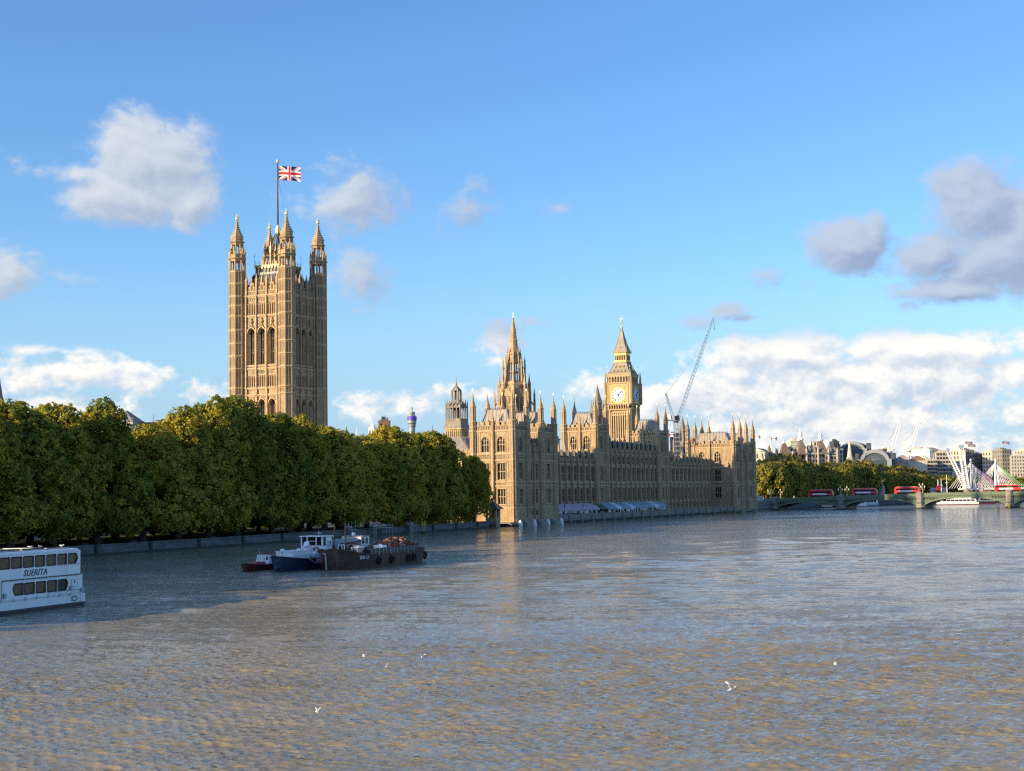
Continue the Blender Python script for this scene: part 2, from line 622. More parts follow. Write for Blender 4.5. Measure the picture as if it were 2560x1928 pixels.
def window_mesh(w, h, ar, lights, transoms, glass='glass_dark', bar='stone_pale', depth=.42, bw=.16):
    key = (round(w, 2), round(h, 2), ar, lights, transoms, glass, bar)
    if key in WIN:
        return WIN[key]
    mb = MB()
    mb.box(-w / 2, w / 2, depth, depth + .06, 0, h, glass)
    for i in range(1, lights):
        x = -w / 2 + w * i / lights
        mb.box(x - bw / 2, x + bw / 2, depth - .2, depth - .004, 0, h, bar)
    for i in range(1, transoms + 1):
        z = h * i / (transoms + 1)
        mb.box(-w / 2, w / 2, depth - .16, depth - .002, z - bw * .6, z + bw * .6, bar)
    mb.box(-w / 2, w / 2, depth - .24, depth - .006, 0, bw, bar)
    if ar:
        zs = h - w * .62
        for i in range(lights):
            c = -w / 2 + w * (i + .5) / lights
            P = arch_pts(c, w / lights, zs - .1, w / lights * .8, 3)
            for a, b in zip(P[:-1], P[1:]):
                mb.tube((a[0], depth - .1, a[1]), (b[0], depth - .1, b[1]), bw * .5, n=4, mat=bar)
    # moulded surround standing proud of the wall
    for x in (-w / 2 - .14, w / 2):
        mb.box(x, x + .14, -.10, -.003, 0, h - (w * .62 if ar else 0), bar)
    if ar:
        P = arch_pts(0, w + .16, h - w * .62, w * .68)
        for a, b in zip(P[:-1], P[1:]):
            mb.tube((a[0], -.05, a[1]), (b[0], -.05, b[1]), .11, n=4, mat=bar)
    else:
        mb.box(-w / 2 - .14, w / 2 + .14, -.14, -.003, h, h + .18, bar)
    mb.box(-w / 2 - .2, w / 2 + .2, -.2, -.003, -.22, 0, bar)
    WIN[key] = mb.mesh('window')
    return WIN[key]


def windows(parent, fr, cols, rows, lights=3, name='window', glass='glass_dark', transoms=1, bar='stone_pale'):
    ox, oy, sx, sy, nx, ny = fr
    rz = 0.0 if sx else R(90)
    for c, w in cols:
        for za, zb, ar in rows:
            if zb - za < .3:
                continue
            g = glass[rnd.randrange(len(glass))] if isinstance(glass, (list, tuple)) else glass
            link(name, window_mesh(w, zb - za, ar, lights, transoms if zb - za > 2.2 else 0, g, bar), parent, (ox + c * sx, oy + c * sy, za), rz)


def ribs(mb, s0, s1, n, z0, z1, d=.12, w=.14, mat='stone_pale', caps=True):
    for i in range(n + 1):
        x = s0 + (s1 - s0) * i / n
        mb.box(x - w / 2, x + w / 2, .002, d, z0, z1, mat)
    if caps:
        mb.box(s0 - w / 2, s1 + w / 2, .001, d * .8, z1 - .18, z1 - .004, mat)


def spire_prof(r, z0, z1):
    h = z1 - z0
    return [(r, z0), (r * .97, z0 + h * .08), (r * .62, z0 + h * .34), (r * .34, z0 + h * .60), (r * .16, z0 + h * .84), (r * .09, z1)]


def pinnacle(mb, x, y, z0, z1, w, mat='stone', tip='stone_pale', n=4):
    """a square shaft with a gable collar and a crocketed little spire"""
    h = z1 - z0
    mb.box(x - w / 2, x + w / 2, y - w / 2, y + w / 2, z0, z0 + h * .42, mat)
    mb.hip(x - w * .68, x + w * .68, y - w * .68, y + w * .68, z0 + h * .42, z0 + h * .5, w * .2, w * .2, tip)
    mb.lathe(x, y, [(w * .62, z0 + h * .5), (w * .34, z0 + h * .72), (w * .12, z0 + h * .93), (w * .06, z1)], n, math.pi / 4, mat)
    mb.lathe(x, y, [(w * .05, z0 + h * .92), (w * .24, z0 + h * .95), (w * .05, z1 + .05)], 4, 0, tip)

# ------------------------------------------------------------------ river
def river():
    rr = np.random.RandomState(5)
    # ring mesh round the bridge the photographer stands on: fine where the water is looked at, coarse elsewhere
    fine = np.radians(np.linspace(-26, 26, 960))
    rest = np.radians(np.linspace(27, 333, 90)[1:-1])
    ang = np.concatenate([fine, rest])
    rad = [14.0]
    while rad[-1] < 40:
        rad.append(rad[-1] * 1.012)
    while rad[-1] < 420:
        rad.append(rad[-1] * (1.0019 + .0042 * min(1.0, max(0.0, (rad[-1] - 80) / 300.0))))
    while rad[-1] < 6000:
        rad.append(rad[-1] * 1.03)
    rad = np.array(rad)
    A, Q = np.meshgrid(ang, rad)
    X, Y = np.sin(A) * Q, np.cos(A) * Q
    Z = np.zeros_like(X)
    dx, dy = np.zeros_like(X), np.zeros_like(X)
    step = np.gradient(rad)[:, None] * np.ones_like(X)
    for i in range(140):
        lam = 0.24 * (1.0 / 0.24) ** rr.rand()
        if i >= 110:
            lam = 1.7 * 4.4 ** rr.rand()
        th = R(12) + rr.randn() * R(26)               # waves run towards / away from the bridge, a little slantwise
        if i >= 110:
            th = R(10) + rr.randn() * R(15)
        elif rr.rand() < .10:
            th += R(70)
        k = 2 * math.pi / lam
        kx, ky = k * math.sin(th), k * math.cos(th)
        amp = (.0066 * lam if i < 110 else (.0026 * lam if lam < 5 else .0034 * lam)) * (.5 + rr.rand())
        ph = rr.rand() * 6.283
        fade = np.clip((lam - 2.2 * step) / (2.5 * step), 0, 1)
        s = kx * X + ky * Y + ph
        # patches where the wind raises the waves more
        amp_f = amp * fade
        Z += amp_f * (np.sin(s) + .28 * np.cos(2 * s) * -1)
        dx += amp_f * .8 * (kx / k) * np.cos(s)
        dy += amp_f * .8 * (ky / k) * np.cos(s)
    gust = 1.0 + .35 * np.sin(X * .045 + 1.3 * np.sin(Y * .03)) * np.sin(Y * .06 + X * .02 + 2.0)
    Z *= gust
    X2, Y2 = X + dx * gust, Y + dy * gust
    na, nr = len(ang), len(rad)
    V = np.stack([X2, Y2, Z], -1).reshape(-1, 3)
    V = np.vstack([V, [[0, 0, 0]]])
    i = np.arange(nr - 1)[:, None] * na
    j = np.arange(na)[None, :]
    j2 = (j + 1) % na
    quads = np.stack([i + j, i + na + j, i + na + j2, i + j2], -1).reshape(-1, 4)
    tri = np.stack([np.full(na, nr * na), np.arange(na), (np.arange(na) + 1) % na], -1)
    me = bpy.data.meshes.new('river')
    nl = quads.size + tri.size
    me.vertices.add(len(V))
    me.vertices.foreach_set('co', V.astype(np.float32).ravel())
    me.loops.add(nl)
    me.loops.foreach_set('vertex_index', np.concatenate([quads.ravel(), tri.ravel()]).astype(np.int32))
    npoly = len(quads) + len(tri)
    me.polygons.add(npoly)
    st = np.concatenate([np.arange(len(quads)) * 4, len(quads) * 4 + np.arange(len(tri)) * 3])
    me.polygons.foreach_set('loop_start', st.astype(np.int32))
    me.polygons.foreach_set('use_smooth', np.ones(npoly, bool))
    me.update(calc_edges=True)
    me.validate()
    mt = bpy.data.materials.new('river_water')
    mt.use_nodes = True
    q = NT(mt.node_tree)
    b = mt.node_tree.nodes['Principled BSDF']
    co = q.n('ShaderNodeTexCoord').outputs['Object']
    # silt-laden water: brown, a little uneven
    f = q.smooth(q.noise(co, .06, 4, .6), .3, .7)
    q.put(b.inputs['Base Color'], q.mix(f, (.205, .180, .118, 1), (.26, .228, .152, 1)))
    b.inputs['Roughness'].default_value = .06
    b.inputs['IOR'].default_value = 1.333
    b.inputs['Specular IOR Level'].default_value = .5
    mp = q.n('ShaderNodeMapping')
    mp.inputs['Rotation'].default_value = (0, 0, R(-12))
    mp.inputs['Scale'].default_value = (.36, 1.0, 1.0)
    q.put(mp.inputs['Vector'], co)
    def ridged(sc, det):
        return q.m('SUBTRACT', 1.0, q.m('ABSOLUTE', q.m('MULTIPLY_ADD', q.noise(mp.outputs[0], sc, det, .55, .4), 2.0, -1.0)))
    h1 = ridged(4.2, 2)
    h2 = ridged(1.5, 3)
    mg = q.n('ShaderNodeMapping')
    mg.inputs['Rotation'].default_value = (0, 0, R(-12))
    mg.inputs['Scale'].default_value = (.022, .075, 1.0)
    q.put(mg.inputs['Vector'], co)
    gl = q.smooth(q.noise(mg.outputs[0], 1.0, 5, .62, .6), .34, .66, .45, 1.3)
    hh = q.m('ADD', q.m('MULTIPLY', h1, .045), q.m('MULTIPLY', h2, .165))
    bp = q.n('ShaderNodeBump')
    q.put(bp.inputs['Strength'], gl)
    bp.inputs['Distance'].default_value = 1.0
    q.put(bp.inputs['Height'], hh)
    q.put(b.inputs['Normal'], bp.outputs[0])
    MATS['water'] = mt
    me.materials.append(mt)
    o = link('river', me)
    tag(o, kind='structure')


river()

# line of the embankment wall of the gardens, in palace coordinates (e, n), from the south up to the palace
WALL_LINE = [(40, -420), (29, -330), (18.5, -255), (11.6, -197), (8.4, -142), (4.6, -92), (1.6, -48), (-.6, -22), (-1.4, -14)]
GZ = 1.15                                        # level of the gardens


def wall_e(n):
    for (e0, n0), (e1, n1) in zip(WALL_LINE[:-1], WALL_LINE[1:]):
        if n <= n1:
            return e0 + (e1 - e0) * (n - n0) / (n1 - n0)
    return WALL_LINE[-1][0]


# north of the far bridge the river swings to the right
NORTH_BANK = [(0, 256), (0, 289), (0, 330), (6, 400), (22, 470), (58, 545), (120, 610), (220, 670), (420, 740), (900, 820), (2600, 900)]


def land():
    edge = [W(e - .4, n) for e, n in WALL_LINE] + [W(-1.0, -13), W(-1.0, 255)] + [W(e - .4, n) for e, n in NORTH_BANK[1:]]
    far = [W(6000, 4000), W(3000, 9000), W(-4000, 9000), W(-9000, 4000), W(-9000, -2500), W(-3000, -3500), W(60, -1200)]
    poly = edge + far
    me = bpy.data.meshes.new('ground')
    top = [(p.x, p.y, .9) for p in poly]
    import mathutils
    tris = mathutils.geometry.tessellate_polygon([[Vector(p) for p in top]])
    me.from_pydata(top, [], [tuple(t) for t in tris])
    me.materials.append(MATS['ground'])
    tag(link('ground', me), kind='structure')
    # lawn and the riverside walk of the gardens
    L = MB()
    ns = [(-415 + 10 * k) for k in range(40)]
    for a, b in zip(ns[:-1], ns[1:]):
        p = [W(wall_e(a) - 7, a, GZ), W(wall_e(b) - 7, b, GZ), W(wall_e(b) - 62, b, GZ + .1), W(wall_e(a) - 62, a, GZ + .1)]
        L.add(p, [(0, 1, 2, 3)], 'grass')
    tag(L.build('lawn'), kind='structure')
    P = MB()
    for a, b in zip(ns[:-1], ns[1:]):
        p = [W(wall_e(a) - .5, a, GZ - .01), W(wall_e(b) - .5, b, GZ - .01), W(wall_e(b) - 7.05, b, GZ - .01), W(wall_e(a) - 7.05, a, GZ - .01)]
        P.add(p, [(0, 1, 2, 3)], 'pavement')
    tag(P.build('riverside_path'), kind='structure')


land()


def wall_strip(line, z0, z1, th, mat, mb, cope=.12):
    """a wall with a sloped river face and a coping, along a line of palace coordinates"""
    for (e0, n0), (e1, n1) in zip(line[:-1], line[1:]):
        a, b = Vector((e0, n0, 0)), Vector((e1, n1, 0))
        d = (b - a).normalized()
        o = Vector((d.y, -d.x, 0))
        q = []
        for c in (a, b):
            for off, z in ((.25, z0), (0, z1), (-th, z1), (-th, z0)):
                w = c + o * off
                q.append(W(w.x, w.y, z))
        mb.add(q, [(0, 4, 5, 1), (1, 5, 6, 2), (2, 6, 7, 3)], mat)
        q = []
        for c in (a, b):
            for off, z in ((cope, z1), (cope, z1 + .22), (-th - cope, z1 + .22), (-th - cope, z1)):
                w = c + o * off
                q.append(W(w.x, w.y, z))
        mb.add(q, [(0, 4, 5, 1), (1, 5, 6, 2), (2, 6, 7, 3), (0, 3, 7, 4)], mat)
        q = []
        for c in (a, b):
            for off, z in ((.34, -.4), (.30, .42), (.05, .46)):
                w = c + o * off
                q.append(W(w.x, w.y, z))
        mb.add(q, [(0, 3, 4, 1), (1, 4, 5, 2)], 'wall_weed')


t = thing('embankment_wall', 'long dark granite river wall with dark bands in front of the trees', 'wall', W(0, -200, 0))
w = MB()
wall_strip(WALL_LINE, -.5, 1.72, .6, 'river_wall', w)
o = w.build('wall', t)
o.matrix_parent_inverse = Matrix.Translation(-W(0, -200, 0))
n = -408.0
pm = MB()
pm.box(-.1, .38, -.35, .35, -.3, 2.02, 'wall_weed')
pm = pm.mesh('buttress')
while n < -20:
    o = link('buttress', pm, t, W(wall_e(n), n) - W(0, -200), -TH + R(3))
    n += 15.5 if n > -330 else 30

# wall along the rest of the river: beyond the palace to the far bank, seen as a low dark line
t = thing('embankment_wall', 'low granite embankment wall along the far bank beyond the road bridge', 'wall', W(0, 330, 0))
w = MB()
wall_strip([(.0, 316), (0, 330)] + NORTH_BANK[3:], -.5, 3.2, .7, 'river_wall', w)
o = w.build('wall', t)
o.matrix_parent_inverse = Matrix.Translation(-W(0, 330, 0))
lg = MB()
far = [W(e - 1, n, 2.6) for e, n in [(0, 317), (0, 330)] + NORTH_BANK[3:]]
far2 = [W(e - 60, n + 60, 2.6) for e, n in [(0, 317), (0, 330)] + NORTH_BANK[3:]]
for a, b, c, d in zip(far[:-1], far[1:], far2[1:], far2[:-1]):
    lg.add([a, b, c, d], [(0, 1, 2, 3)], 'asphalt')
tag(lg.build('embankment_road'), kind='structure')

# ------------------------------------------------------------------ the palace
def corner_turret(parent, x, y, r, z0, zc, ztop, strings, name='turret', mat='stone', n=8, open_top=True):
    """octagonal corner turret: shaft with string courses, a lantern stage, an ogee spirelet and a gilded finial"""
    mb = MB()
    h = ztop - zc
    zl = zc + h * .46                           # top of the lantern stage
    mb.lathe(x, y, [(r, z0), (r, zc)], n, mat=mat)
    for z in strings:
        mb.lathe(x, y, [(r * 1.0, z - .22), (r * 1.13, z - .08), (r * 1.13, z + .1), (r, z + .26)], n, mat='stone_pale', cap=False)
    # panelled edges
    for k in range(n):
        a = math.pi / n + 2 * math.pi * k / n
        mb.tube((x + r * math.cos(a), y + r * math.sin(a), z0), (x + r * math.cos(a), y + r * math.sin(a), zc), r * .085, n=4, mat='stone_pale')
    mb.lathe(x, y, [(r, zc - .1), (r * 1.16, zc + .12), (r * 1.16, zc + .32), (r * .86, zc + .5)], n, mat='stone_pale')
    if open_top:
        for k in range(n):
            a = math.pi / n + 2 * math.pi * k / n
            mb.tube((x + r * .78 * math.cos(a), y + r * .78 * math.sin(a), zc + .4), (x + r * .78 * math.cos(a), y + r * .78 * math.sin(a), zl), r * .16, n=4, mat=mat)
            pinnacle(mb, x + r * .98 * math.cos(a), y + r * .98 * math.sin(a), zc + .3, zc + h * .34, r * .16)
        mb.lathe(x, y, [(r * .42, zc + .3), (r * .42, zl)], n, mat='stone_shadow')
    else:
        mb.lathe(x, y, [(r * .8, zc + .3), (r * .76, zl)], n, mat=mat)
        for k in range(n):
            a = math.pi / n + 2 * math.pi * k / n
            mb.tube((x + r * .8 * math.cos(a), y + r * .8 * math.sin(a), zc + .3), (x + r * .8 * math.cos(a), y + r * .8 * math.sin(a), zl), r * .1, n=4, mat='stone_pale')
    mb.lathe(x, y, [(r * .80, zl - .25), (r * .98, zl), (r * .98, zl + .14), (r * .8, zl + .3)], n, mat='stone_pale')
    zt = ztop - h * .13
    hh = zt - zl
    mb.lathe(x, y, [(r * .70, zl + .2), (r * .76, zl + hh * .14), (r * .60, zl + hh * .28), (r * .34, zl + hh * .46), (r * .19, zl + hh * .66), (r * .10, zl + hh * .88), (r * .08, zt)], n, mat=mat)
    for j in range(5):                         # crockets
        q = .3 + .13 * j
        rr = r * (.60, .40, .28, .20, .14)[j]
        for k in range(0, n, 2):
            a = math.pi / n + 2 * math.pi * k / n
            c = (x + rr * math.cos(a), y + rr * math.sin(a), zl + hh * q)
            mb.box(c[0] - r * .07, c[0] + r * .07, c[1] - r * .07, c[1] + r * .07, c[2], c[2] + r * .16, 'stone_pale')
    o = mb.build(name, parent)
    f = MB()
    f.ball((x, y, zt + h * .03), r * .19, 6, 4, 1.1, 'gilt_bright')
    f.tube((x, y, zt), (x, y, ztop), r * .05, r * .04, 5, 'gilt_bright')
    f.box(x - r * .2, x + r * .2, y - r * .04, y + r * .04, zt + h * .075, zt + h * .095, 'gilt_bright')
    f.box(x - r * .035, x + r * .13, y - r * .03, y + r * .03, ztop - h * .03, ztop, 'gilt_bright')
    f.build('finial', o)
    return o


def parapet(mb, x0, x1, z0, z1, step, th=.45, mat='stone', gable=False):
    """pierced and crested parapet along a wall (face frame set on the builder)"""
    n = max(1, round((x1 - x0) / step))
    zm = z0 + (z1 - z0) * .52
    mb.box(x0, x1, -th, 0, z0, zm, mat)
    mb.box(x0, x1, -th - .06, .1, zm, zm + .16, 'stone_pale')
    for i in range(n):
        a = x0 + (x1 - x0) * i / n
        w = (x1 - x0) / n
        c = a + w / 2
        if gable:
            mb.add([(c - w * .34, 0, zm + .16), (c + w * .34, 0, zm + .16), (c + w * .2, 0, z1 - .5), (c, 0, z1), (c - w * .2, 0, z1 - .5),
                    (c - w * .34, -th, zm + .16), (c + w * .34, -th, zm + .16), (c + w * .2, -th, z1 - .5), (c, -th, z1), (c - w * .2, -th, z1 - .5)],
                   [(0, 1, 2, 3, 4), (9, 8, 7, 6, 5), (0, 4, 9, 5), (1, 6, 7, 2), (2, 7, 8, 3), (4, 3, 8, 9)], mat)
        else:
            mb.box(c - w * .3, c + w * .3, -th, .002, zm + .16, z1 - .12, mat)
            mb.box(c - w * .33, c + w * .33, -th - .04, .06, z1 - .12, z1, 'stone_pale')
        # flat dark plates, shade of quatrefoil panels put into their colour
        for k in range(2):
            s = c + (k - .5) * w * .46
            mb.box(s - w * .15, s + w * .15, .002, .03, z0 + .15, zm - .1, 'stone_shadow')


def panel_band(mb, s0, s1, z0, z1, step, mat='stone_pale'):
    """carved panel band between storeys"""
    n = max(1, round((s1 - s0) / step))
    w = (s1 - s0) / n
    mb.box(s0, s1, .001, .16, z0, z0 + .2, mat)
    mb.box(s0, s1, .001, .22, z1 - .22, z1, mat)
    for i in range(n):
        c = s0 + w * (i + .5)
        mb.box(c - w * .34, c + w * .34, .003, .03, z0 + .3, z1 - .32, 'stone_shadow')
        mb.box(c - w * .16, c + w * .16, .004, .12, z0 + .42, z1 - .45, mat)
        mb.box(c - w * .5 - .06, c - w * .5 + .06, .002, .13, z0 + .2, z1 - .22, mat)


PAV_ROWS = [(6.4, 11.0, False), (13.6, 18.6, False), (21.8, 26.4, True)]
PAV_STR = [5.3, 11.9, 13.1, 19.5, 21.4, 28.2]


def tower_block(t, x0, y0, we, wn, rows, strings, zc, zp, zr, ztur, south, east, tr=1.0, base=0.4, small_row=None, lower=True, glass='glass_dark'):
    """a tower of the river front: SE corner at (x0, y0), running we to the west and wn to the north"""
    mb = MB()
    xw, yn = x0 - we, y0 + wn
    mb.box(xw + .62, x0 - .62, y0 + .62, yn - .62, base, zc, 'stone_shadow')
    mb.box(xw, xw + .6, y0 + .6, yn, base, zc)
    mb.box(xw + .6, x0 - .6, yn - .6, yn, base, zc)
    allrows = ([small_row] if small_row else []) + rows
    for fr, L, cols in ((SOUTH(xw, y0), we, south), (EAST(x0, y0), wn, east)):
        mb.fr = fr
        a0, a1 = (0, L) if fr[2] else (.6, L)
        facade(mb, a0, a1, cols, allrows, base, zc)
        for z in strings:
            mb.box(0, L, .001, .26, z - .16, z + .16, 'stone_pale')
            mb.box(0, L, .001, .16, z - .34, z - .162, 'stone')
        for zb, zt2 in ((11.95, 13.05), (19.6, 21.3)):
            if any(abs(s - zt2) < 1 for s in strings):
                for c, w in cols:
                    panel_band(mb, c - w / 2 - .1, c + w / 2 + .1, zb, zt2, .75)
        # vertical panelling between the windows
        es = [0.9] + [q for c, w in cols for q in (c - w / 2 - .35, c + w / 2 + .35)] + [L - .9]
        for i in range(0, len(es), 2):
            if es[i + 1] - es[i] > .5:
                k = max(1, int((es[i + 1] - es[i]) / .55))
                for za, zb in zip(strings[:-1], strings[1:]):
                    if zb - za > 1.6:
                        ribs(mb, es[i], es[i + 1], k, za + .3, zb - .4, .12, .13)
        # plinth
        mb.box(-.15, L + .15, .001, .32, base, 2.6, 'stone')
        mb.box(-.1, L + .1, .001, .2, 2.6, 5.0, 'stone')
        if len(cols) == 2:                      # buttress between the two bays with its own pinnacle
            c = (cols[0][0] + cols[1][0]) / 2
            mb.box(c - .42, c + .42, .002, .62, base, zc + .4, 'stone')
            mb.box(c - .25, c + .25, .62, .74, 5.4, zc - 1, 'stone_pale')
        parapet(mb, .6, L - .6, zc + .16, zp, 1.7)
        for i in range(len(cols) + 1):
            pass
    mb.fr = None
    if len(south) == 2:
        c = xw + (south[0][0] + south[1][0]) / 2
        pinnacle(mb, c, y0 - .15, zc + .4, zp + 3.4, .8)
    if len(east) == 2:
        c = y0 + (east[0][0] + east[1][0]) / 2
        pinnacle(mb, x0 + .15, c, zc + .4, zp + 3.4, .8)
    mb.box(xw, xw + .45, y0 + .5, yn - .5, zc, zp - .8)
    mb.box(xw + .45, x0 - .5, yn - .45, yn, zc, zp - .8)
    mb.build('wall', t)
    windows(t, SOUTH(xw, y0), south, rows, 3, glass=glass)
    windows(t, EAST(x0, y0), east, rows, 2 if min(w for c, w in east) < 2.4 else 3, glass=glass)
    if small_row:
        windows(t, SOUTH(xw, y0), south, [small_row], 2, glass='glass_dark')
        windows(t, EAST(x0, y0), east, [small_row], 2, glass='glass_dark')
    # steep leaded roof behind the parapet
    rf = MB()
    m = 1.0
    rf.hip(xw + m, x0 - m, y0 + m, yn - m, zc - .1, zr, we * .17, wn * .2, 'lead')
    ax0, ax1 = xw + m + we * .17, x0 - m - we * .17
    ay0, ay1 = y0 + m + wn * .2, yn - m - wn * .2
    for k in range(int(we / 1.4)):              # lead rolls
        x = xw + m + (we - 2 * m) * (k + .5) / int(we / 1.4)
        xt = min(max(x, ax0), ax1)
        rf.tube((x, y0 + m - .01, zc), (xt, ay0, zr), .08, n=4, mat='lead')
    for k in range(int((ax1 - ax0) / .7) + 1):  # cresting
        x = ax0 + .7 * k
        for y in (ay0, ay1):
            rf.box(x - .05, x + .05, y - .05, y + .05, zr, zr + .7, 'black_iron')
    for y in (ay0, ay1):
        rf.box(ax0, ax1, y - .04, y + .04, zr + .28, zr + .38, 'black_iron')
    for k in range(2):                          # dormers
        x = xw + we * (.33 + .34 * k)
        rf.prism([(x - .45, zc + 1.6), (x + .45, zc + 1.6), (x + .45, zc + 2.5), (x, zc + 3.2), (x - .45, zc + 2.5)], y0 + m + .15, y0 + m + 2.0, 'lead')
        rf.box(x - .25, x + .25, y0 + m + .1, y0 + m + .149, zc + 1.75, zc + 2.45, 'glass_dark')
    rf.build('roof', t)
    for x, y in ((xw, y0), (x0, y0), (xw, yn), (x0, yn)):
        corner_turret(t, x, y, tr, base, zp - .2, ztur, [s for s in strings] + [zc + 1.2], open_top=False)


def wing(t, x, y0, y1, nb, rows, strings, zc, zp, zr, zpin, base=1.9, glass=('glass_dark', 'glass_dark', 'glass_lead')):
    """a range of the river front, nb bays between y0 and y1, its face at x"""
    L = y1 - y0
    b = L / nb
    cols = [(b * (i + .5), b - 1.2) for i in range(nb)]
    mb = MB()
    mb.box(x - 14, x - .62, y0, y1, base, zc, 'stone_shadow')
    mb.fr = EAST(x, y0)
    facade(mb, 0, L, cols, [(2.9, 5.0, False)] + rows, base, zc)
    for z in strings:
        mb.box(0, L, .001, .30, z - .15, z + .15, 'stone_pale')
        mb.box(0, L, .001, .2, z - .36, z - .152, 'stone')
    for c, w in cols:
        panel_band(mb, c - 1.9, c + 1.9, strings[1] + .2, strings[2] - .3, .75)
    parapet(mb, .4, L - .4, zc + .15, zp, b / 2, gable=False)
    mb.fr = None
    mb.build('wall', t)
    windows(t, EAST(x, y0), cols, rows, 4, glass=glass)
    windows(t, EAST(x, y0), cols, [(2.9, 5.0, False)], 2)
    bm = MB()                                   # one buttress: stepped shaft, ribs, pinnacle
    bm.box(-.02, .95, -.44, .44, base, 5.6, 'stone')
    bm.box(-.02, .8, -.40, .40, 5.6, 13.0, 'stone')
    bm.box(-.02, .66, -.36, .36, 13.0, zc + .3, 'stone')
    bm.box(.66, .80, -.16, .16, 13.4, zc - .2, 'stone_pale')
    bm.box(.80, .93, -.18, .18, 6.0, 12.7, 'stone_pale')
    for z in strings:
        bm.box(-.02, 1.0 if z < 13 else .86, -.50, .50, z - .17, z + .17, 'stone_pale')
    bm.box(-.3, .5, -.34, .34, zc + .3, zp + .4, 'stone')
    pinnacle(bm, .1, 0, zp + .4, zpin, .74)
    bme = bm.mesh('buttress')
    for i in range(nb + 1):
        if i in (0, nb):
            continue
        link('buttress', bme, t, (x, y0 + b * i, 0))
    rf = MB()
    rf.add([(x - .9, y0, zc + .1), (x - .9, y1, zc + .1), (x - 4.2, y1, zr), (x - 4.2, y0, zr), (x - 11, y0, zr), (x - 11, y1, zr), (x - 14, y1, zc), (x - 14, y0, zc)],
           [(0, 1, 2, 3), (3, 2, 5, 4), (4, 5, 6, 7)], 'slate_iron')
    for i in range(int(L / .8)):
        y = y0 + .8 * (i + .5)
        rf.tube((x - .89, y, zc + .1), (x - 4.2, y, zr), .05, n=3, mat='slate_iron')
    for i in range(nb):                          # little lucarnes standing on the roof between the pinnacles
        y = y0 + b * (i + .5)
        rf.prism([(x - 1.2, zp - .6), (x - 3.6, zp - .6), (x - 3.6, zr + 1.0), (x - 1.3, zr + .7)], y - 1.15, y + 1.15, 'slate_iron')
    rf.build('roof', t)


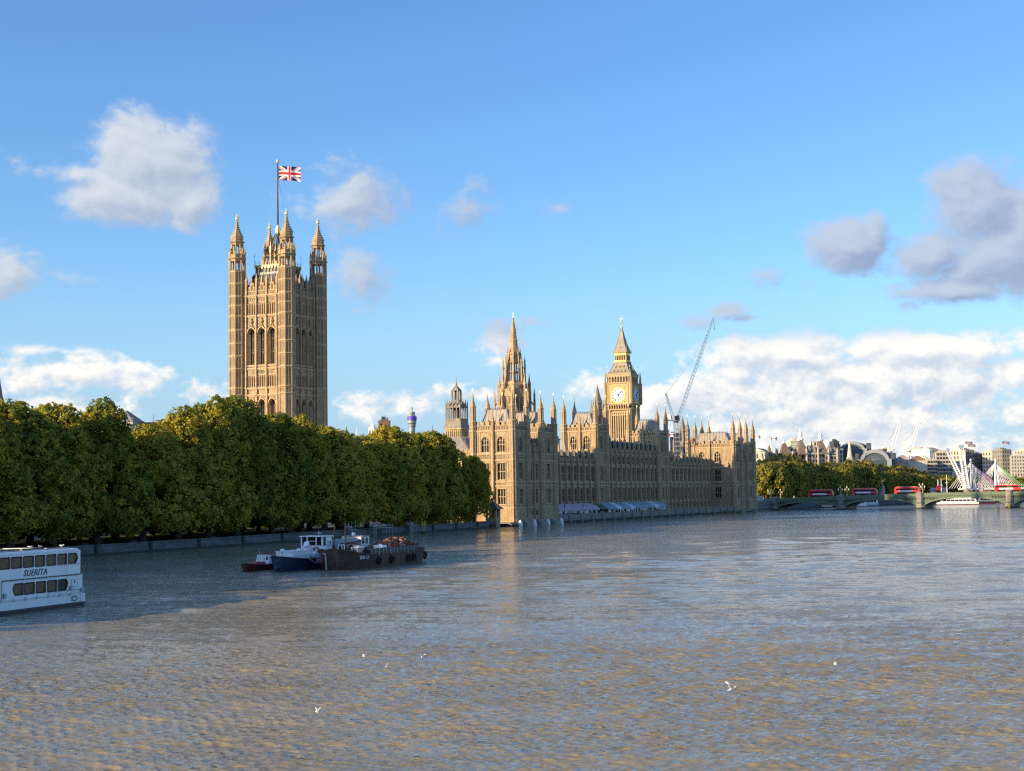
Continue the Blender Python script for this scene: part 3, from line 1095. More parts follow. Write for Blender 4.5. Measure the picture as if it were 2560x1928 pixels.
def palace():
    # south pavilion, three storeys at the water's edge: towers at its ends
    t = thing('palace_pavilion', 'sunlit two-towered gothic pavilion at the near end of the palace, beside the trees', 'building', W(0, 0, 0), -TH)
    tower_block(t, 0, 0, 13, 10, PAV_ROWS, PAV_STR, 28.2, 31.0, 34.6, 41, [(3.9, 2.5), (9.1, 2.5)], [(5.0, 2.6)], small_row=(2.6, 4.6, False), base=.2)
    tower_block(t, 0, 20.5, 13, 10, PAV_ROWS, PAV_STR, 28.2, 31.0, 34.6, 41, [(3.9, 2.5), (9.1, 2.5)], [(5.0, 2.6)], small_row=(2.6, 4.6, False), base=.2)
    mb = MB()
    mb.box(-9, -1.02, 10.05, 20.45, .2, 21.4, 'stone_shadow')
    mb.fr = EAST(-.4, 10)
    cols = [(3.2, 1.9), (7.3, 1.9)]
    facade(mb, .1, 10.4, cols, [(2.8, 4.6, False)] + PAV_ROWS[:2], .2, 21.4)
    for z in PAV_STR[:4]:
        mb.box(.6, 9.9, .001, .26, z - .16, z + .16, 'stone_pale')
    for c, w in cols:
        panel_band(mb, c - 1.1, c + 1.1, 11.95, 13.05, .7)
        panel_band(mb, c - 1.1, c + 1.1, 19.6, 21.3, .7)
    mb.box(4.9, 5.6, .002, .6, .2, 22.6, 'stone')
    parapet(mb, .9, 9.6, 21.5, 23.6, 1.7)
    mb.fr = None
    pinnacle(mb, -.25, 15.25, 22.6, 26.2, .75)
    mb.build('wall', t)
    windows(t, EAST(-.4, 10), cols, [(2.8, 4.6, False)] + PAV_ROWS[:2], 2)
    rf = MB()
    rf.hip(-9, -1.2, 10.05, 20.45, 21.4, 27.2, 3.4, .0, 'lead')
    rf.build('roof', t)

    # stepped stone base of the terrace in front of it
    # wing, south
    t = thing('palace_wing', 'shaded three-storey gothic range behind the pink-awning terrace, left of the middle towers', 'building', W(-10, 30.5, 0), -TH)
    wing(t, 0, 0, 58.3, 11, [(6.5, 11.0, False), (13.5, 18.5, False)], [5.6, 11.6, 13.1, 19.2], 19.2, 21.5, 23.2, 26.0)
    # middle: two towers and the taller range between them
    t = thing('palace_tower', 'square turreted tower on the river front, its upper half sunlit, left of the clock tower', 'tower', W(-9.4, 89, 0), -TH)
    tower_block(t, 0, 0, 12, 10, [(6.5, 11.0, False), (13.6, 18.6, False), (24.6, 29.4, True)], [5.6, 11.9, 13.1, 19.4, 23.3, 31.2], 31.2, 33.6, 37.6, 44.2,
                [(3.5, 2.4), (8.5, 2.4)], [(5.0, 2.4)], base=1.9)
    t = thing('palace_wing', 'tallest shaded gothic range behind the teal-awning terrace, between the two middle towers', 'building', W(-10, 99, 0), -TH)
    wing(t, 0, 0, 55, 11, [(6.5, 11.0, False), (13.5, 18.4, False), (19.7, 22.5, False)], [5.6, 11.6, 13.1, 19.0, 23.3], 23.3, 25.4, 27.4, 30.2)
    t = thing('palace_tower', 'square turreted tower on the river front in shade, right of the clock tower', 'tower', W(-9.4, 154, 0), -TH)
    tower_block(t, 0, 0, 12, 10, [(6.5, 11.0, False), (13.6, 18.6, False), (24.6, 29.4, True)], [5.6, 11.9, 13.1, 19.4, 23.3, 31.2], 31.2, 33.6, 37.6, 44.2,
                [(3.5, 2.4), (8.5, 2.4)], [(5.0, 2.4)], base=1.9)
    t = thing('palace_wing', 'shaded gothic range without awnings, between the right middle tower and the far pavilion', 'building', W(-10, 164, 0), -TH)
    wing(t, 0, 0, 61, 12, [(6.5, 11.0, False), (13.5, 18.5, False)], [5.6, 11.6, 13.1, 19.2], 19.2, 21.5, 23.0, 25.6)
    # north pavilion
    t = thing('palace_pavilion', 'gothic pavilion with eight turrets at the far end of the palace by the road bridge', 'building', W(0, 225, 0), -TH)
    tower_block(t, 0, 0, 20.5, 10.5, PAV_ROWS, PAV_STR, 28.2, 31.0, 34.6, 43, [(6.2, 2.6), (13.3, 2.6)], [(5.2, 2.6)], tr=1.15, base=.2, small_row=(2.8, 4.6, False))
    tower_block(t, 0, 20, 20.5, 10.5, PAV_ROWS, PAV_STR, 28.2, 31.0, 34.6, 43, [(6.2, 2.6), (13.3, 2.6)], [(5.2, 2.6)], tr=1.15, base=.2, small_row=(2.8, 4.6, False))
    mb = MB()
    mb.box(-9, -1.02, 10.55, 19.95, .2, 21.4, 'stone_shadow')
    mb.fr = EAST(-.4, 10.5)
    cols = [(2.9, 1.9), (6.6, 1.9)]
    facade(mb, .1, 9.4, cols, [(2.8, 4.6, False)] + PAV_ROWS[:2], .2, 21.4)
    for z in PAV_STR[:4]:
        mb.box(.6, 8.9, .001, .26, z - .16, z + .16, 'stone_pale')
    mb.box(4.4, 5.1, .002, .6, .2, 22.6, 'stone')
    parapet(mb, .9, 8.6, 21.5, 23.6, 1.7)
    mb.fr = None
    mb.build('wall', t)
    windows(t, EAST(-.4, 10.5), cols, [(2.8, 4.6, False)] + PAV_ROWS[:2], 2)
    MB().hip(-9, -1.2, 10.55, 19.95, 21.4, 27.2, 3.4, 0, 'lead').build('roof', t)


palace()


# ------------------------------------------------------------------ terrace along the river between the pavilions
def terrace():
    t = thing('river_terrace', 'long low stone terrace with a parapet between palace and water', 'terrace', W(0, 128, 0), -TH)
    d = MB()
    d.box(-10.1, -.5, -97.4, 96.9, -1, 1.85, 'pavement')
    d.build('deck', t)
    p = MB()
    p.box(-.5, 0, -97.4, 96.9, -1, 2.55, 'stone_grey')
    p.box(-.6, .1, -97.4, 96.9, 2.55, 2.75, 'granite')
    p.box(0, .18, -97.4, 96.9, -1, .75, 'wall_weed')
    p.box(.0, .14, -97.4, 96.9, 1.3, 1.5, 'granite')
    p.build('parapet_wall', t)
    pm = MB()
    pm.box(.001, .42, -.34, .34, -.8, 2.4, 'stone_grey')
    pm.hip(-.62, .55, -.5, .5, 2.76, 3.25, .12, .1, 'granite')
    pm.hip(.42, .9, -.28, .28, -.8, .9, .18, .05, 'stone_grey')
    me = pm.mesh('pier')
    for k in range(21):
        link('pier', me, t, (0, -96 + 9.55 * k, 0))
    # stepped base under the south pavilion
    s = thing('river_steps', 'low stone base with three landing blocks below the near pavilion', 'wall', W(0, 0, 0), -TH)
    m = MB()
    m.box(-13.2, 1.4, -2.2, 31.2, -1, 1.25, 'stone_grey')
    m.box(-13.2, 1.7, -2.5, 31.5, -1, .45, 'wall_weed')
    m.build('base', s)
    for y in (5, 15.3, 25.5):
        b = MB()
        b.hip(1.4, 3.3, -2.6, 2.6, -1, 1.15, .35, .5, 'granite')
        b.hip(.6, 2.0, -1.5, 1.5, 1.15, 1.8, .2, .3, 'granite')
        b.build('landing_block', s, (0, y, 0))
    for y in (.2, 10.3, 20.3, 30.6):
        b = MB()
        b.lathe(1.9, 0, [(.75, -1), (.7, .7), (.45, 1.5), (.1, 1.9)], 6, mat='white_paint')
        b.build('bollard', s, (0, y, 0))
    # the same under the north pavilion
    s = thing('river_steps', 'low stone base below the far pavilion by the road bridge', 'wall', W(0, 225, 0), -TH)
    m = MB()
    m.box(-10, 1.2, -.1, 31.5, -1, 1.3, 'stone_grey')
    m.box(-10, 1.5, -.4, 31.8, -1, .4, 'wall_weed')
    m.build('base', s)
    for y in (5, 25):
        b = MB()
        b.hip(1.2, 2.8, -2.2, 2.2, -1, 1.2, .3, .5, 'granite')
        b.build('landing_block', s, (0, y, 0))


terrace()


def awning(name, label, y0, y1, mat, seed, pole_mat, roof_mats):
    r2 = random.Random(seed)
    t = thing(name, label, 'awning', W(-5.2, (y0 + y1) / 2, 1.85), -TH)
    h0, h1 = .95, 4.1
    L = y1 - y0
    n = int(L / 4.2)
    mb = MB()
    for i in range(n):
        a, b = -L / 2 + L * i / n, -L / 2 + L * (i + 1) / n
        m = roof_mats[i % len(roof_mats)] if r2.random() < .8 else roof_mats[0]
        sag = .08 * r2.random()
        mb.add([(3.6, a, 2.3), (3.6, b, 2.3), (2.4, b, 3.2 - sag), (2.4, a, 3.2 - sag), (0, b, h1), (0, a, h1), (-3, b, 3.1), (-3, a, 3.1)],
               [(0, 1, 2, 3), (3, 2, 4, 5), (5, 4, 6, 7)], m)
        mb.add([(3.62, a, 2.3), (3.62, b, 2.3), (3.62, b, 1.85), (3.62, (a + b) / 2, 1.72), (3.62, a, 1.85)], [(0, 1, 2, 3, 4)], m)
        if mat == 'awning_teal':
            mb.tube((3.6, a, 2.33), (0, a, h1 + .03), .06, n=4, mat='white_clean')
    mb.add([(3.6, -L / 2, 2.3), (2.4, -L / 2, 3.2), (0, -L / 2, h1), (-3, -L / 2, 3.1), (-3, -L / 2, 2.2), (3.6, -L / 2, 1.9)], [(0, 1, 2, 3, 4, 5)], roof_mats[0])
    mb.build('canopy', t)
    p = MB()
    for i in range(n + 1):
        y = -L / 2 + L * i / n
        p.tube((3.5, y, 0), (3.5, y, 2.3), .07, n=5, mat=pole_mat)
        p.tube((-2.8, y, 0), (-2.8, y, 3.1), .07, n=5, mat=pole_mat)
    p.build('frame', t)
    s = MB()
    for i in range(n):
        a, b = -L / 2 + L * i / n + .12, -L / 2 + L * (i + 1) / n - .12
        k = 3
        for j in range(k):
            if r2.random() < .72:
                c, d = a + (b - a) * j / k + .05, a + (b - a) * (j + 1) / k - .05
                s.box(3.3, 3.34, c, d, .9 if r2.random() < .6 else 1.2, 2.2, 'awning_clear')
    s.build('side_panel', t)
    f = MB()                                     # tables and chairs in the shade
    for i in range(n * 2):
        y = -L / 2 + L * (i + .5) / (2 * n)
        f.lathe(1.6, y, [(.5, 0), (.08, .08), (.08, .72), (.55, .74), (.55, .8)], 8, mat='cloth_dark')
        for sgn in (-1, 1):
            f.box(1.3, 1.8, y + sgn * .85 - .2, y + sgn * .85 + .2, .42, .5, 'cloth_dark')
            f.box(1.3, 1.8, y + sgn * 1.05 - .03, y + sgn * 1.05 + .03, .5, .98, 'cloth_dark')
    f.build('seating', t)


awning('terrace_awning', 'long pink and lilac fabric awning on the riverside terrace', 36, 72, 'awning_pink', 3, 'black_iron', ['awning_pink'])
awning('terrace_awning', 'long teal and white striped awning on the riverside terrace', 80, 141, 'awning_teal', 4, 'black_iron', ['awning_teal', 'awning_teal', 'awning_clear'])


def lamp_on_terrace():
    for k, (n, lab) in enumerate(((38.5, 'black lamp post on the terrace at the left end of the pink awning'), (54, 'black lamp post on the terrace in front of the middle of the pink awning'),
                                  (70, 'black lamp post on the terrace at the right end of the pink awning'))):
        t = thing('terrace_lamp', lab, 'lamp post', W(-.28, n, 2.75), -TH)
        m = MB()
        m.lathe(0, 0, [(.25, 0), (.14, .4), (.08, .7), (.06, 2.4), (.14, 2.5)], 6, mat='black_iron')
        m.build('post', t)
        m = MB()
        m.lathe(0, 0, [(.1, 2.5), (.22, 2.7), (.18, 3.0), (.03, 3.2)], 6, mat='glass_lead')
        m.build('lantern', t)


lamp_on_terrace()


# ------------------------------------------------------------------ the great square tower
def great_tower():
    E0, N0 = -88.0, 14.0
    WE, WN = 19.8, 19.2
    t = thing('square_tower', 'huge square gothic tower with four corner turrets rising over the trees, flag on top', 'tower', W(E0, N0, 0), -TH)
    zz = lambda z: 9.5 + (z - 9.5) * 1.006
    Z = {k: zz(v) for k, v in dict(low=41.8, s1=45.7, s2=52.1, win0=53.4, win1=65.4, hood=69.0, s3=69.7, s4=76.3, par=79.9, pin=83.2, bel=85.2, cor=88.9, lan=94.9, fin=104.5).items()}
    TR = 2.75
    xw, yn = -WE, WN
    mb = MB()
    mb.box(xw + 1.6, -1.6, 1.6, yn - 1.6, 0, Z['s4'], 'stone_shadow')
    mb.box(xw, xw + 1.0, 0, yn, 0, Z['s4'])
    mb.box(xw, 0, yn - 1, yn, 0, Z['s4'])
    cols3 = lambda L: [(L / 2 + (k - 1) * 4.05, 2.9) for k in range(3)]
    for fr, L in ((SOUTH(xw, 0), WE), (EAST(0, 0), WN)):
        mb.fr = fr
        cols = cols3(L)
        facade(mb, 1.0, L - 1.0, cols, [(24, Z['low'], True), (Z['win0'], Z['win1'], True)], 0, Z['s4'], 1.5)
        for z in (Z['s1'], Z['s2'], Z['s3'], Z['s4'], 30.0, 43.6):
            mb.box(0, L, .001, .45, z - .22, z + .2, 'stone_pale')
            mb.box(0, L, .001, .28, z - .62, z - .222, 'stone')
        # two tiers of blind arcade: twelve niches each
        for za, zb in ((zz(46.3), zz(49.3)), (zz(70.3), zz(73.4))):
            for c, w in cols:
                for k in range(4):
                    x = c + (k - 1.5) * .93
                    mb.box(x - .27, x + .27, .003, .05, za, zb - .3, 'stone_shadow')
                    mb.prism([(x - .27, zb - .3), (x + .27, zb - .3), (x, zb + .15)], .003, .05, 'stone_shadow')
                    mb.box(x - .465, x - .30, .002, .36, za - .3, zb + .5, 'stone_pale')
                    for a, b in ((-.3, 0), (0, .3)):
                        mb.tube((x + a, .2, zb - .2 if a else zb + .3), (x + b, .2, zb + .3 if a else zb - .2), .1, n=4, mat='stone_pale')
                mb.box(c + 1.86 - .465 + .465 - .08, c + 1.95, .002, .36, za - .3, zb + .5, 'stone_pale')
            panel_band(mb, 2.6, L - 2.6, zb + .75, zb + 2.4, .93)
        # buttress shafts between the three bays, full height, with pinnacles over the parapet
        for k in range(4):
            x = L / 2 + (k - 1.5) * 4.05
            mb.box(x - .34, x + .34, .002, .55, 0, Z['par'] + .5, 'stone')
            mb.box(x - .17, x + .17, .55, .72, Z['s1'], Z['s4'], 'stone_pale')
        # ogee hoods with crockets and finials
        for c, w in cols:
            zs = Z['win1'] - 1.8
            P = arch_pts(c, w + .7, zs, 2.25, 6)
            for a, b in zip(P[:-1], P[1:]):
                mb.tube((a[0], .25, a[1]), (b[0], .25, b[1]), .26, n=5, mat='stone_pale')
            mb.tube((c - .55, .28, Z['win1'] + .15), (c, .28, Z['hood'] - 1.5), .22, .12, 5, 'stone_pale')
            mb.tube((c + .55, .28, Z['win1'] + .15), (c, .28, Z['hood'] - 1.5), .22, .12, 5, 'stone_pale')
            mb.lathe(c, .28, [(.14, Z['hood'] - 1.9), (.5, Z['hood'] - 1.5), (.62, Z['hood'] - 1.1), (.2, Z['hood'] - .7), (.42, Z['hood'] - .4), (.1, Z['hood'])], 6, mat='stone_pale')
            for sg in (-1, 1):                   # carved panels beside the hood
                for kz in range(3):
                    mb.box(c + sg * 1.35 - .3, c + sg * 1.35 + .3, .003, .16, Z['win1'] + .6 + kz * 1.05, Z['win1'] + 1.35 + kz * 1.05, 'stone_pale')
            # panels under the sill
            panel_band(mb, c - 1.7, c + 1.7, Z['s2'] - 2.3, Z['s2'] - .3, .85)
            P = arch_pts(c, w + .5, Z['low'] - 1.8, 2.1, 6)
            for a, b in zip(P[:-1], P[1:]):
                mb.tube((a[0], .2, a[1]), (b[0], .2, b[1]), .24, n=5, mat='stone_pale')
            for kz in range(4):
                mb.box(c - .5 - .35, c - .15, .003, .2, Z['low'] + .5 + kz * .3, Z['low'] + .7 + kz * .3, 'stone_pale')
                mb.box(c + .15, c + .85, .003, .22, Z['low'] + .6 + kz * .35, Z['low'] + .8 + kz * .35, 'stone_pale')
        # parapet with gabled crests
        mb.box(2.2, L - 2.2, -.8, 0, Z['s4'], zz(78.4), 'stone')
        panel_band(mb, 2.6, L - 2.6, Z['s4'] + .25, Z['s4'] + 1.6, .93)
        for c, w in cols:
            mb.prism([(c - 1.55, zz(78.4)), (c + 1.55, zz(78.4)), (c + 1.55, zz(79.3)), (c + .85, zz(79.4)), (c + .75, zz(80.6)), (c + .3, zz(81.0)), (c, zz(81.4)), (c - .3, zz(81.0)), (c - .75, zz(80.6)), (c - .85, zz(79.4)), (c - 1.55, zz(79.3))], 0, -.7, 'stone')
            mb.box(c - .4, c + .4, .003, .06, zz(78.2), zz(80.0), 'stone_shadow')
            for sg in (-1, 1):
                mb.box(c + sg * 1.1 - .22, c + sg * 1.1 + .22, .003, .05, zz(77.4), zz(78.9), 'stone_shadow')
    mb.fr = None
    for fr, L in ((SOUTH(xw, 0), WE), (EAST(0, 0), WN)):
        ox, oy, sx, sy, nx, ny = fr
        for k in range(4):
            s = L / 2 + (k - 1.5) * 4.05
            pinnacle(mb, ox + s * sx + .1 * nx, oy + s * sy + .1 * ny, Z['par'] - .2, Z['pin'] + .6, .75)
        for c, w in cols3(L):
            pinnacle(mb, ox + c * sx, oy + c * sy, zz(80.8), Z['pin'] + .2, .55)
    mb.box(xw, xw + .8, 2, yn - 2, Z['s4'], zz(80.5))
    mb.box(xw + 2, -2, yn - .8, yn, Z['s4'], zz(80.5))
    mb.build('wall', t)
    for fr, L in ((SOUTH(xw, 0), WE), (EAST(0, 0), WN)):
        ox, oy, sx, sy, nx, ny = fr
        rz = 0 if sx else R(90)
        for c, w in cols3(L):
            for za, zb in ((24, Z['low']), (Z['win0'], Z['win1'])):
                o = MB()
                h = zb - za
                o.box(-w / 2, w / 2, 1.3, 1.38, 0, h, 'glass_lead')
                for x in (-w / 6, w / 6):
                    o.box(x - .12, x + .12, 1.0, 1.296, 0, h - .6, 'stone_shadow')
                for z in (h * .36, h * .42, h * .70):
                    o.box(-w / 2, w / 2, 1.06, 1.297, z - .14, z + .14, 'stone_shadow')
                for k in range(3):
                    cx = (k - 1) * w / 3
                    o.prism([(cx - w / 6, h * .36), (cx, h * .30), (cx + w / 6, h * .36)], 1.1, 1.29, 'stone_shadow')
                # splayed reveals of warm stone
                for sg in (-1, 1):
                    o.add([(sg * (w / 2 + .02), -.02, 0), (sg * (w / 2 + .02), -.02, h - 1.8), (sg * (w / 2 - .42), 1.0, h - 2.0), (sg * (w / 2 - .42), 1.0, 0)], [(0, 1, 2, 3)], 'stone_pale')
                o.box(-w / 2 - .1, w / 2 + .1, -.35, -.004, -.7, -.2, 'stone_pale')
                o.build('window', t, (ox + c * sx, oy + c * sy, za), rz)
    # corner turrets
    strings = [43.6, Z['s1'], Z['s2'], zz(56.4), zz(60.6), zz(65), Z['s3'], zz(73.2), Z['s4'], zz(80.6), Z['bel'] - .6]
    for x, y in ((xw, 0), (0, 0), (xw, yn), (0, yn)):
        m = MB()
        m.lathe(x, y, [(TR, 0), (TR, Z['bel'])], 8)
        for z in strings:
            m.lathe(x, y, [(TR, z - .3), (TR * 1.09, z - .1), (TR * 1.09, z + .12), (TR, z + .35)], 8, mat='stone_pale', cap=False)
        zs = [0, 43.6] + strings[1:]
        for k in range(8):
            a = math.pi / 8 + 2 * math.pi * k / 8
            m.tube((x + TR * math.cos(a), y + TR * math.sin(a), 0), (x + TR * math.cos(a), y + TR * math.sin(a), Z['cor']), .24, n=4, mat='stone_pale')
            a2 = 2 * math.pi * k / 8
            rr = TR * math.cos(math.pi / 8)
            m.tube((x + rr * math.cos(a2), y + rr * math.sin(a2), 30), (x + rr * math.cos(a2), y + rr * math.sin(a2), Z['bel'] - .8), .13, n=4, mat='stone_pale')
            # flat darker panels, shade of sunk panelling put into their colour
            for za, zb in zip(strings[:-1], strings[1:]):
                if zb - za > 1.5 and k % 2 == 0 or zb - za > 3:
                    for sg in (-1, 1):
                        off = sg * TR * .19
                        cx, cy = x + (rr + .015) * math.cos(a2) - off * math.sin(a2), y + (rr + .015) * math.sin(a2) + off * math.cos(a2)
                        ex, ey = -math.sin(a2) * .26, math.cos(a2) * .26
                        m.add([(cx - ex, cy - ey, za + .7), (cx + ex, cy + ey, za + .7), (cx + ex, cy + ey, zb - .6), (cx - ex, cy - ey, zb - .6)], [(0, 1, 2, 3)], 'stone_panel_shade')
            # open arched lantern under the cornice
            m.tube((x + TR * .93 * math.cos(a), y + TR * .93 * math.sin(a), Z['bel']), (x + TR * .93 * math.cos(a), y + TR * .93 * math.sin(a), Z['cor']), .34, n=5, mat='stone')
            m.tube((x + rr * .93 * math.cos(a2), y + rr * .93 * math.sin(a2), Z['bel']), (x + rr * .93 * math.cos(a2), y + rr * .93 * math.sin(a2), Z['cor']), .12, n=4, mat='stone')
        m.lathe(x, y, [(TR * .99, Z['cor'] - .7), (TR * 1.0, Z['cor']), (TR * 1.16, Z['cor'] + .15), (TR * 1.16, Z['cor'] + .45), (TR * .98, Z['cor'] + .6), (TR * .98, Z['cor'] + 1.7), (TR * .8, Z['cor'] + 1.75)], 8, mat='stone')
        for k in range(8):
            a = math.pi / 8 + 2 * math.pi * k / 8
            pinnacle(m, x + TR * .95 * math.cos(a), y + TR * .95 * math.sin(a), Z['cor'] + .5, Z['cor'] + 4.2, .45)
            r3 = TR * .70
            m.tube((x + r3 * math.cos(a), y + r3 * math.sin(a), Z['cor'] + 1.6), (x + r3 * math.cos(a), y + r3 * math.sin(a), Z['lan'] - .6), .24, n=5, mat='stone')
            m.tube((x + TR * .95 * math.cos(a), y + TR * .95 * math.sin(a), Z['cor'] + 2.6), (x + r3 * math.cos(a), y + r3 * math.sin(a), Z['cor'] + 4.0), .13, n=4, mat='stone')
        m.lathe(x, y, [(TR * .72, Z['lan'] - 1.1), (TR * .74, Z['lan'] - .4), (TR * .92, Z['lan'] - .2), (TR * .92, Z['lan'] + .1), (TR * .70, Z['lan'] + .3), (TR * .76, Z['lan'] + 1.0), (TR * .72, Z['lan'] + 1.9),
                       (TR * .54, Z['lan'] + 2.8), (TR * .31, Z['lan'] + 4.1), (TR * .17, Z['lan'] + 5.6), (TR * .09, Z['lan'] + 7.0), (TR * .08, Z['fin'] - 2.4)], 8, mat='stone')
        for j in range(7):
            rj = TR * (.72, .60, .45, .33, .25, .18, .13)[j]
            for k in range(0, 8, 2):
                a = math.pi / 8 + 2 * math.pi * k / 8
                zq = Z['lan'] + 1.7 + .8 * j
                m.box(x + rj * math.cos(a) - .16, x + rj * math.cos(a) + .16, y + rj * math.sin(a) - .16, y + rj * math.sin(a) + .16, zq, zq + .36, 'stone_pale')
        o = m.build('turret', t)
        f = MB()
        f.ball((x, y, Z['fin'] - 1.7), .68, 8, 5, 1.05, 'gilt_bright')
        f.lathe(x, y, [(.5, Z['fin'] - 1.1), (.3, Z['fin'] - .8), (.22, Z['fin'] - .2), (.12, Z['fin'])], 6, mat='gilt_bright')
        f.build('finial', o)
    # black iron roof with gilded cresting, stepping up to the crown
    rf = MB()
    cx, cy = -WE / 2, WN / 2
    rf.hip(xw + 1.2, -1.2, 1.2, yn - 1.2, Z['s4'], zz(83.9), 2.6, 2.6, 'slate_iron')
    for k in range(14):
        x = xw + 2.2 + (WE - 4.4) * k / 13
        rf.tube((x, 1.19, Z['s4']), (min(max(x, xw + 3.8), -3.8), 3.8, zz(83.9)), .1, n=4, mat='slate_iron')
    for sx in range(26):
        x = xw + 3.8 + (WE - 7.6) * sx / 25
        rf.box(x - .05, x + .05, 3.75, 3.85, zz(83.9), zz(84.6), 'steel')
        rf.box(-3.85, -3.75, 3.8 + (WN - 7.6) * sx / 25 - .05, 3.8 + (WN - 7.6) * sx / 25 + .05, zz(83.9), zz(84.6), 'steel')
    rf.build('roof', t)
    cr = MB()
    hw = 5.6
    cr.box(cx - hw + .4, cx + hw - .4, cy - hw + .4, cy + hw - .4, zz(83.5), zz(86.6), 'slate_iron')
    cr.box(cx - hw, cx + hw, cy - hw, cy + hw, zz(86.6), zz(87.2), 'gilt_stone')
    for k in range(9):
        q = -hw + .3 + (2 * hw - .6) * k / 8
        for (x, y) in ((cx + q, cy - hw + .25), (cx + hw - .25, cy + q)):
            cr.tube((x, y, zz(84.0)), (x, y, zz(86.6)), .2, n=4, mat='gilt_stone')
            cr.box(x - .3, x + .3, y - .3, y + .3, zz(86.1), zz(86.6), 'gold')
            cr.lathe(x, y, [(.2, zz(87.2)), (.14, zz(87.9)), (.2, zz(88.1)), (.02, zz(88.6))], 5, mat='gilt_bright')
    for x, y in ((cx - hw, cy - hw), (cx + hw, cy - hw), (cx + hw, cy + hw), (cx - hw, cy + hw)):
        cr.tube((x, y, zz(86.6)), (x, y, zz(91.5)), .09, .04, 4, 'black_iron')
        cr.box(x - .3, x + .3, y - .04, y + .04, zz(90.3), zz(90.5), 'black_iron')
    # open crown: gilded posts, pinnacles and raking ribs up to the mast
    q = 3.5
    for k in range(8):
        a = math.pi / 4 * k
        x, y = cx + q * 1.25 * math.cos(a), cy + q * 1.25 * math.sin(a)
        cr.tube((x, y, zz(87)), (x, y, zz(91.6)), .28, n=5, mat='gilt_stone')
        pinnacle(cr, x, y, zz(91.2), zz(95.4), .62, 'gilt_stone', 'gilt_bright')
        x2, y2 = cx + .55 * math.cos(a), cy + .55 * math.sin(a)
        cr.tube((x, y, zz(91.4)), (x2, y2, zz(98.6)), .22, .18, 5, 'black_iron' if k % 2 else 'gilt_stone')
        xm, ym = cx + 2.0 * math.cos(a), cy + 2.0 * math.sin(a)
        cr.tube((xm, ym, zz(87)), (xm, ym, zz(92.5)), .22, n=5, mat='gilt_stone')
        cr.tube((x, y, zz(89.6)), (xm, ym, zz(92.3)), .16, n=4, mat='gold')
        b = a + math.pi / 4
        cr.tube((x, y, zz(90.6)), (cx + q * 1.25 * math.cos(b), cy + q * 1.25 * math.sin(b), zz(90.6)), .16, n=4, mat='gilt_stone')
    cr.lathe(cx, cy, [(1.0, zz(97.2)), (.7, zz(98.2)), (.85, zz(99)), (1.0, zz(99.8)), (.6, zz(100.8)), (.3, zz(101.4))], 8, mat='gilt_bright')
    cr.build('crown', t)
    fp = MB()
    top = zz(123.8)
    fp.tube((cx, cy, zz(86)), (cx, cy, top - 1.2), .42, .2, 8, 'slate_iron')
    fp.ball((cx, cy, top - .6), .55, 8, 5, 1.3, 'gilt_bright')
    for k in range(4):
        a = math.pi / 4 + math.pi / 2 * k
        fp.tube((cx + 4.2 * math.cos(a), cy + 4.2 * math.sin(a), zz(95)), (cx, cy, zz(119)), .035, n=3, mat='slate_iron')
    fp.build('flagpole', t)
    return W(E0 + cx, N0 + cy, 0), top, zz


VT_C, VT_TOP, VT_ZZ = great_tower()


def union_flag(name, label, loc, L, Hh, rz, phase=0.0, nx=66, ny=34, thin=.05):
    """waving flag with the crosses laid out face by face, a thin double-sided cloth"""
    mb = MB()
    P = []
    for j in range(ny + 1):
        for i in range(nx + 1):
            s, q = i / nx, j / ny
            y = .42 * s * math.sin(s * 8.5 + phase + q * .9) + .12 * s * math.sin(s * 17 + q * 2)
            z = q * Hh - .28 * Hh * s * s * (.35 + .2 * math.sin(phase)) + .08 * math.sin(s * 9 + phase)
            P.append((s * L * .97, y, z))
    mb.v = P

    def colour(s, q):
        x, y = (s - .5) * 60, (q - .5) * 30                  # 2:1 flag, sixty by thirty
        if abs(x) < 3 or abs(y) < 3:
            return 'flag_red'
        if abs(x) < 5 or abs(y) < 5:
            return 'flag_white'
        for sg in (1, -1):
            d = (x * 1 - sg * y * 2) / math.sqrt(5)
            up = d if True else -d
            if abs(d) < 3:
                side = -1 if (x < 0) else 1
                lo, hi = ((0, 2) if side * sg < 0 else (-2, 0))
                return 'flag_red' if lo < d < hi else 'flag_white'
        return 'flag_blue'
    for j in range(ny):
        for i in range(nx):
            a = j * (nx + 1) + i
            mb.f.append((a, a + 1, a + nx + 2, a + nx + 1))
            mb.m.append(mb.mi(colour((i + .5) / nx, (j + .5) / ny)))
    o = mb.build(name, None, loc, rz, True)
    return tag(o, label, 'flag')


union_flag('union_flag', 'large red, white and blue flag with crossed stripes flying from the square tower mast', VT_C + Vector((.3, 0, VT_ZZ(116.6))), 7.9, 4.9, R(-4), .6)


